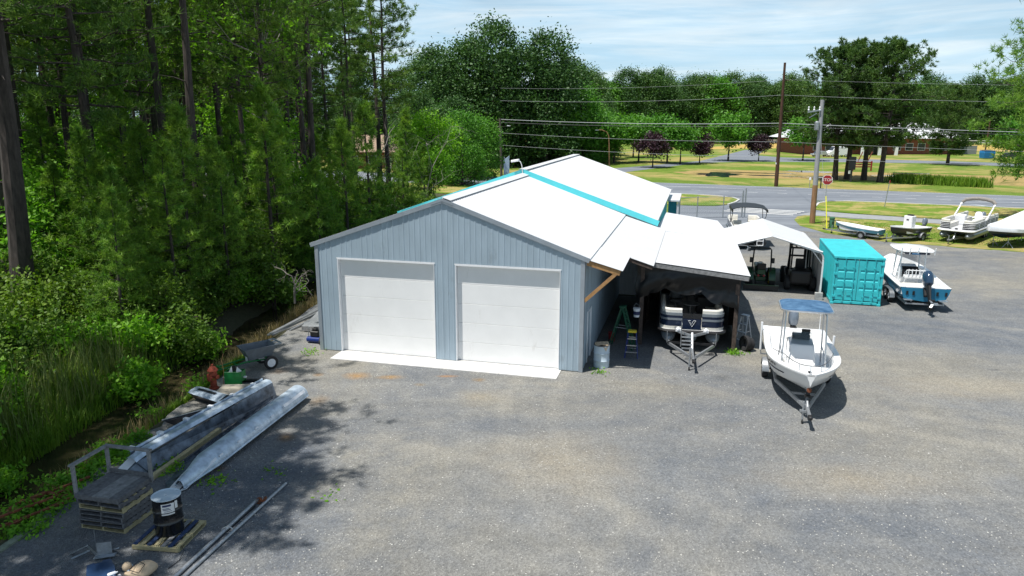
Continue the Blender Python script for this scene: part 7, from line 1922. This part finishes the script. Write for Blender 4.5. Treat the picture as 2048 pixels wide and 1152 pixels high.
# stop sign
t = thing('stop_sign', 'red octagonal STOP sign on a thin post at the road junction', 'stop sign', (36.95, 85.7, 0), -.4)
b_ = B(); b_.bar((0, 0, 0), (0, 0, 3.0), .07, .05); b_.obj('post', M['galv'], t)
def octa(r_): return [(r_*math.cos(PI/8+PI/4*k), r_*math.sin(PI/8+PI/4*k)) for k in range(8)]
b_ = B(); b_.loft([[(x, -.06, 2.65+z) for x, z in octa(.62)], [(x, -.035, 2.65+z) for x, z in octa(.62)]]); b_.obj('border', M['white_paint'], t)
b_ = B(); b_.loft([[(x, -.068, 2.65+z) for x, z in octa(.57)], [(x, -.061, 2.65+z) for x, z in octa(.57)]]); b_.obj('face', M['red_paint'], t)
text('lettering', 'STOP', .46, M['white_paint'], t, (0, -.072, 2.65), (PI/2, 0, 0))
# road signs and mailboxes
t = thing('sign_post', 'thin perforated metal sign post on the grass island', 'sign post', (41.4, 80.6, 0)); b_ = B(); b_.bar((0, 0, .05), (.25, 0, 3.0), .07, .05); b_.obj('post', M['galv'], t); b_ = B(); b_.bar((.25, -.04, 2.7), (.26, -.04, 3.05), .1, .03); b_.obj('marker', M['red_paint'], t)
t = thing('mailbox', 'white mailbox on a thin post beyond the road', 'mailbox', RN(-15.2, 113.3), ROAD_A, 'roadside mailboxes')
def mbox(t, m, pm, pw):
    b_ = B(); b_.bar((0, 0, 0), (0, 0, 1.15), pw, pw); b_.obj('post', pm, t)
    b_ = B(); b_.loft([[(x, y, 1.15+z) for x, z in ((-.15, 0), (.15, 0), (.15, .2), (.1, .3), (-.1, .3), (-.15, .2))] for y in (-.35, .35)]); b_.obj('box', m, t); b_ = B(); b_.box(.155, .17, -.05, .0, 1.25, 1.5); b_.obj('flag', M['red_paint'], t)
mp2 = [t]; t.location = (42.5, 104.3, 0); mbox(t, M['wrap'], M['galv'], .08)
t = thing('mailbox', 'black mailbox on a dark post right of the white mailbox', 'mailbox', (43.8, 103.6, 0), ROAD_A, 'roadside mailboxes'); mbox(t, M['black'], M['black'], .16)
t = thing('notice_board', 'tall dark notice sign on a post in front of the umbrella pines', 'sign', (53.0, 114.5, 0), -.35)
b_ = B(); b_.bar((0, 0, 0), (0, 0, 2.0), .28, .2); b_.obj('post', M['dark_hull'], t); b_ = B(); b_.box(-.5, .5, -.14, .14, 1.9, 3.9); b_.obj('panel', M['dark_hull'], t, bevel=.05); b_ = B(); b_.box(-.45, -.15, -.2, -.165, 1.3, 1.8); b_.obj('notice', M['wrap'], t)
t = thing('roadside_sign', 'pale blue and white sign board at the street behind the workshop', 'sign', (-1.35, 121.0, 0), .2)
b_ = B(); b_.bar((0, 0, 0), (0, 0, 3.4), .12, .12); b_.obj('post', M['galv'], t); b_ = B(); b_.add([(-.1, -.1, .4), (.85, -.1, .7), (.85, -.1, 3.6), (-.1, -.1, 2.9), (-.1, -.02, .4), (.85, -.02, .7), (.85, -.02, 3.6), (-.1, -.02, 2.9)], [(0,1,2,3),(7,6,5,4),(0,4,5,1),(1,5,6,2),(2,6,7,3),(3,7,4,0)]); b_.obj('board', mat('sign_blue', (.45, .56, .68), rough=.5), t)
# chain-link fence with gate beside the workshop
t = thing('chain_link_fence', 'chain-link fence with steel posts between the workshop and the driveway', 'fence', (15.6, 71.2, 0), 0)
fa = [(-.2, 0), (2.3, 3.9), (5.2, 8.1), (5.9, 9.1)]
fa = [(0, -.6), (2.6, .0), (5.3, .5), (7.3, .9)]
for i, (x, y) in enumerate(fa):
    b_ = B(); b_.tube([(x, y, 0), (x, y, 2.2 if i != 3 else 2.7)], .05 if i < 3 else .08, 8); b_.obj('post', M['galv'], t, smooth=True)
b_ = B(); b_.tube([(x, y, 2.1) for x, y in fa], .028, 6); b_.obj('top_rail', M['galv'], t); b_ = B(); b_.tube([(x, y, .12) for x, y in fa], .02, 6); b_.obj('bottom_rail', M['galv'], t)
b_ = B()
for (xa, ya), (xb, yb) in zip(fa, fa[1:]):
    L = math.hypot(xb-xa, yb-ya); n = int(L/.16)
    for k in range(-12, n):
        for s in (0, 1):
            f0, f1 = k/n, (k+12.3)/n
            za, zb = .12, 2.1
            if f0 < 0: za = .12+1.98*(-f0)/(f1-f0); f0 = 0
            if f1 > 1: zb = .12+1.98*(1-k/n)/((k+12.3)/n-k/n); f1 = 1
            if s: za, zb = 2.22-za, 2.22-zb
            b_.bar((xa+(xb-xa)*f0, ya+(yb-ya)*f0, za), (xa+(xb-xa)*f1, ya+(yb-ya)*f1, zb), .005, .005)
tag(b_.obj('mesh', M['galv'], t), kind='stuff')
b_ = B(); b_.tube([(7.6, 1.0, 0), (7.6, 1.0, 2.9)], .07, 8); b_.obj('gate_post', M['galv'], t, smooth=True)
# ---- distant buildings and vehicles
def windows(p, xs, y, z0, z1, w_, sgn=-1, m=None):
    for x in xs:
        b_ = B(); b_.box(x-w_/2-.1, x+w_/2+.1, y+sgn*.06, y+sgn*.02, z0-.1, z1+.1); f = b_.obj('window', M['wrap'], p)
        b_ = B(); b_.box(x-w_/2, x+w_/2, y+sgn*.09, y+sgn*.065, z0, z1); b_.obj('pane', M['glass_dark'], f)
def brick_wall(t, x0, x1, y0, y1, h):
    b_ = B(); b_.box(x0, x1, y0, y1, 0, h); b_.obj('wall', M['brick'], t)
sc = thing('school', 'long low brick school building with white roof behind the umbrella pines', 'building', (102, 207, 0), .05)
brick_wall(sc, -21, 24, 0, 18, 4.4)
b_ = B(); b_.add([(-23, -1.6, 4.4), (26, -1.6, 4.4), (26, 20, 4.4), (-23, 20, 4.4), (-14, 7, 8.6), (17, 7, 8.6), (17, 11, 8.6), (-14, 11, 8.6)], [(0,1,5,4),(1,2,6,5),(2,3,7,6),(3,0,4,7),(4,5,6,7),(3,2,1,0)]); b_.obj('roof', M['white_roof'], sc)
windows(sc, (-17, -13.5, -10, 6, 9.5, 13, 16.5, 20), 0, 1.2, 3.0, 2.0)
b_ = B(); b_.box(-7, 3, -6, 0, 4.0, 4.8); b_.obj('portico_roof', M['wrap'], sc)
for x in (-6.7, -2, 2.7):
    b_ = B(); b_.box(x-.35, x+.35, -5.8, -5.1, 0, 4.0); b_.obj('column', M['wrap'], sc)
b_ = B(); b_.box(-2.5, .5, -.08, -.02, .05, 3.2); b_.obj('door', M['glass_dark'], sc)
b_ = B(); b_.box(25, 30, 1, 1.2, 0, 2.4); b_.obj('screen_fence', M['weathered_wood'], sc)
hs = thing('house', 'brick house with a tan roof glimpsed between the trees left of the workshop', 'house', (-24.0, 142, 0), .1)
brick_wall(hs, -9, 9, 0, 9, 3.2)
b_ = B(); b_.add([(-10, -1, 3.2), (10, -1, 3.2), (10, 10, 3.2), (-10, 10, 3.2), (-5.5, 4.5, 6.3), (5.5, 4.5, 6.3)], [(0,1,5,4),(1,2,5),(2,3,4,5),(3,0,4),(3,2,1,0)]); b_.obj('roof', M['roof_tan'], hs)
windows(hs, (-6.5, -3, 3.5, 6.8), 0, 1.0, 2.4, 1.4); b_ = B(); b_.box(-.6, .6, -.06, -.02, .05, 2.2); b_.obj('door', M['wrap'], hs)
for x in (-1.6, 1.6):
    b_ = B(); b_.box(x-.15, x+.15, -1.0, -.75, 0, 3.15); b_.obj('porch_post', M['wrap'], hs)
sheet('school_road', [(-60, 133), (-14, 126), (-9, 128.5), (-60, 137)], 0.018, M['asphalt'])
def van(name, label, cat, loc, rz, L, W, H, m, cab=True):
    t = thing(name, label, cat, loc, rz)
    prof = [(0, .45), (0, H*.98), (.1, H), (L*.72, H), (L*.84, H*.62), (L*.98, H*.5), (L, H*.42), (L, .4)] if cab else [(0, .5), (.1, H*.55), (.6, H*.6), (1.1, H), (L*.6, H), (L*.74, H*.62), (L*.98, H*.52), (L, .4)]
    b_ = B(); b_.loft([[(x, y, z) for y, z in prof] for x in (-W/2, -W/2+.08, W/2-.08, W/2)]); b_.obj('body', m, t, bevel=.05)
    for s in (-1, 1):
        b_ = B(); b_.box(s*W/2-.01*s, s*W/2+.015*s, L*.58, L*.76, H*.58, H*.86); b_.obj('side_window', M['glass_dark'], t)
        for y in (L*.18, L*.82): wheel(t, s*(W/2-.1), y, .36, .22)
        b_ = B(); b_.ball((s*W*.38, L, H*.42), .12, 8, 6); b_.obj('headlight', M['wrap'], t)
    b_ = B(); b_.add([(-W*.42, L*.73, H*.97), (W*.42, L*.73, H*.97), (W*.44, L*.845, H*.635), (-W*.44, L*.845, H*.635)], [(0, 1, 2, 3)]); o = b_.obj('windscreen', M['glass_dark'], t); o.location = (0, .03, .03)
    return t
van('van', 'white van parked in front of the brick school', 'van', (88, 193.5, 0), PI/2+.1, 5.6, 2.1, 2.6, M['wrap'])
van('car', 'silver car parked left of the white van by the school', 'car', (83, 193.5, 0), PI/2+.05, 4.4, 1.8, 1.45, M['alu'], False)
van('car', 'dark car parked beside the blue dumpster at far right', 'car', (122.2, 183.2, 0), -PI/2+.2, 4.5, 1.85, 1.6, M['dark_hull'], False)
t = thing('dumpster', 'bright blue dumpster by the drive at far right', 'dumpster', (119.6, 185.6, 0), .1)
b_ = B(); b_.loft([[(x*w_, y*w_, z) for x, y in ((-1.4, -.9), (1.4, -.9), (1.4, .9), (-1.4, .9))] for z, w_ in ((.15, .95), (1.5, 1.05), (2.0, 1.0))]); b_.obj('bin', M['dumpster'], t); b_ = B(); b_.obox((0, 0, 2.05), (2.9, 1.9, .06), rx=.1); b_.obj('lid', M['black'], t)
# red bench swing and white rail by the pond
t = thing('garden_bench', 'weathered red wooden glider bench between the umbrella pine trunks', 'bench', (66.5, 139.5, 0), .15)
for s in (-1, 1):
    b_ = B(); b_.bar((s*1.9, 0, 0), (s*1.9, 0, 1.9), .2, .2); b_.obj('end_post', M['red_paint'], t)
for z_, y in ((.8, 0), (1.2, .2), (1.6, .3)):
    b_ = B(); b_.bar((-1.9, y, z_), (1.9, y, z_), .12, .25); b_.obj('slat', mat('worn_red', (.36, .10, .07), rough=.8, var=.2), t)
b_ = B(); b_.bar((-1.0, 0, 1.8), (-.2, 0, 3.6), .1, .16); b_.bar((1.0, 0, 1.8), (1.8, 0, 3.6), .1, .16); b_.obj('arm_strut', M['brick'], t)
t = thing('garden_rail', 'low white wooden rail fence beside the umbrella pines at the pond', 'fence', (63.5, 122, 0), -.35)
for k in range(5):
    b_ = B(); b_.bar((k*1.3, 0, 0), (k*1.3, 0, 1.0), .1, .1); b_.obj('post', M['vinyl'], t)
for z_ in (.4, .9):
    b_ = B(); b_.bar((0, -.07, z_), (5.2, -.07, z_), .04, .12); b_.obj('rail', M['vinyl'], t)
t = thing('field_fence', 'long pale fence along the field in front of the far treeline', 'fence', (100, 292, 0), .0)
for k in range(28):
    b_ = B(); b_.bar((k*5-20, 0, 0), (k*5-20, 0, 1.6), .2, .2); b_.obj('post', M['vinyl'], t)
for z_ in (.7, 1.5):
    b_ = B(); b_.bar((-20, -.12, z_), (115, -.12, z_), .06, .3); b_.obj('rail', M['vinyl'], t)
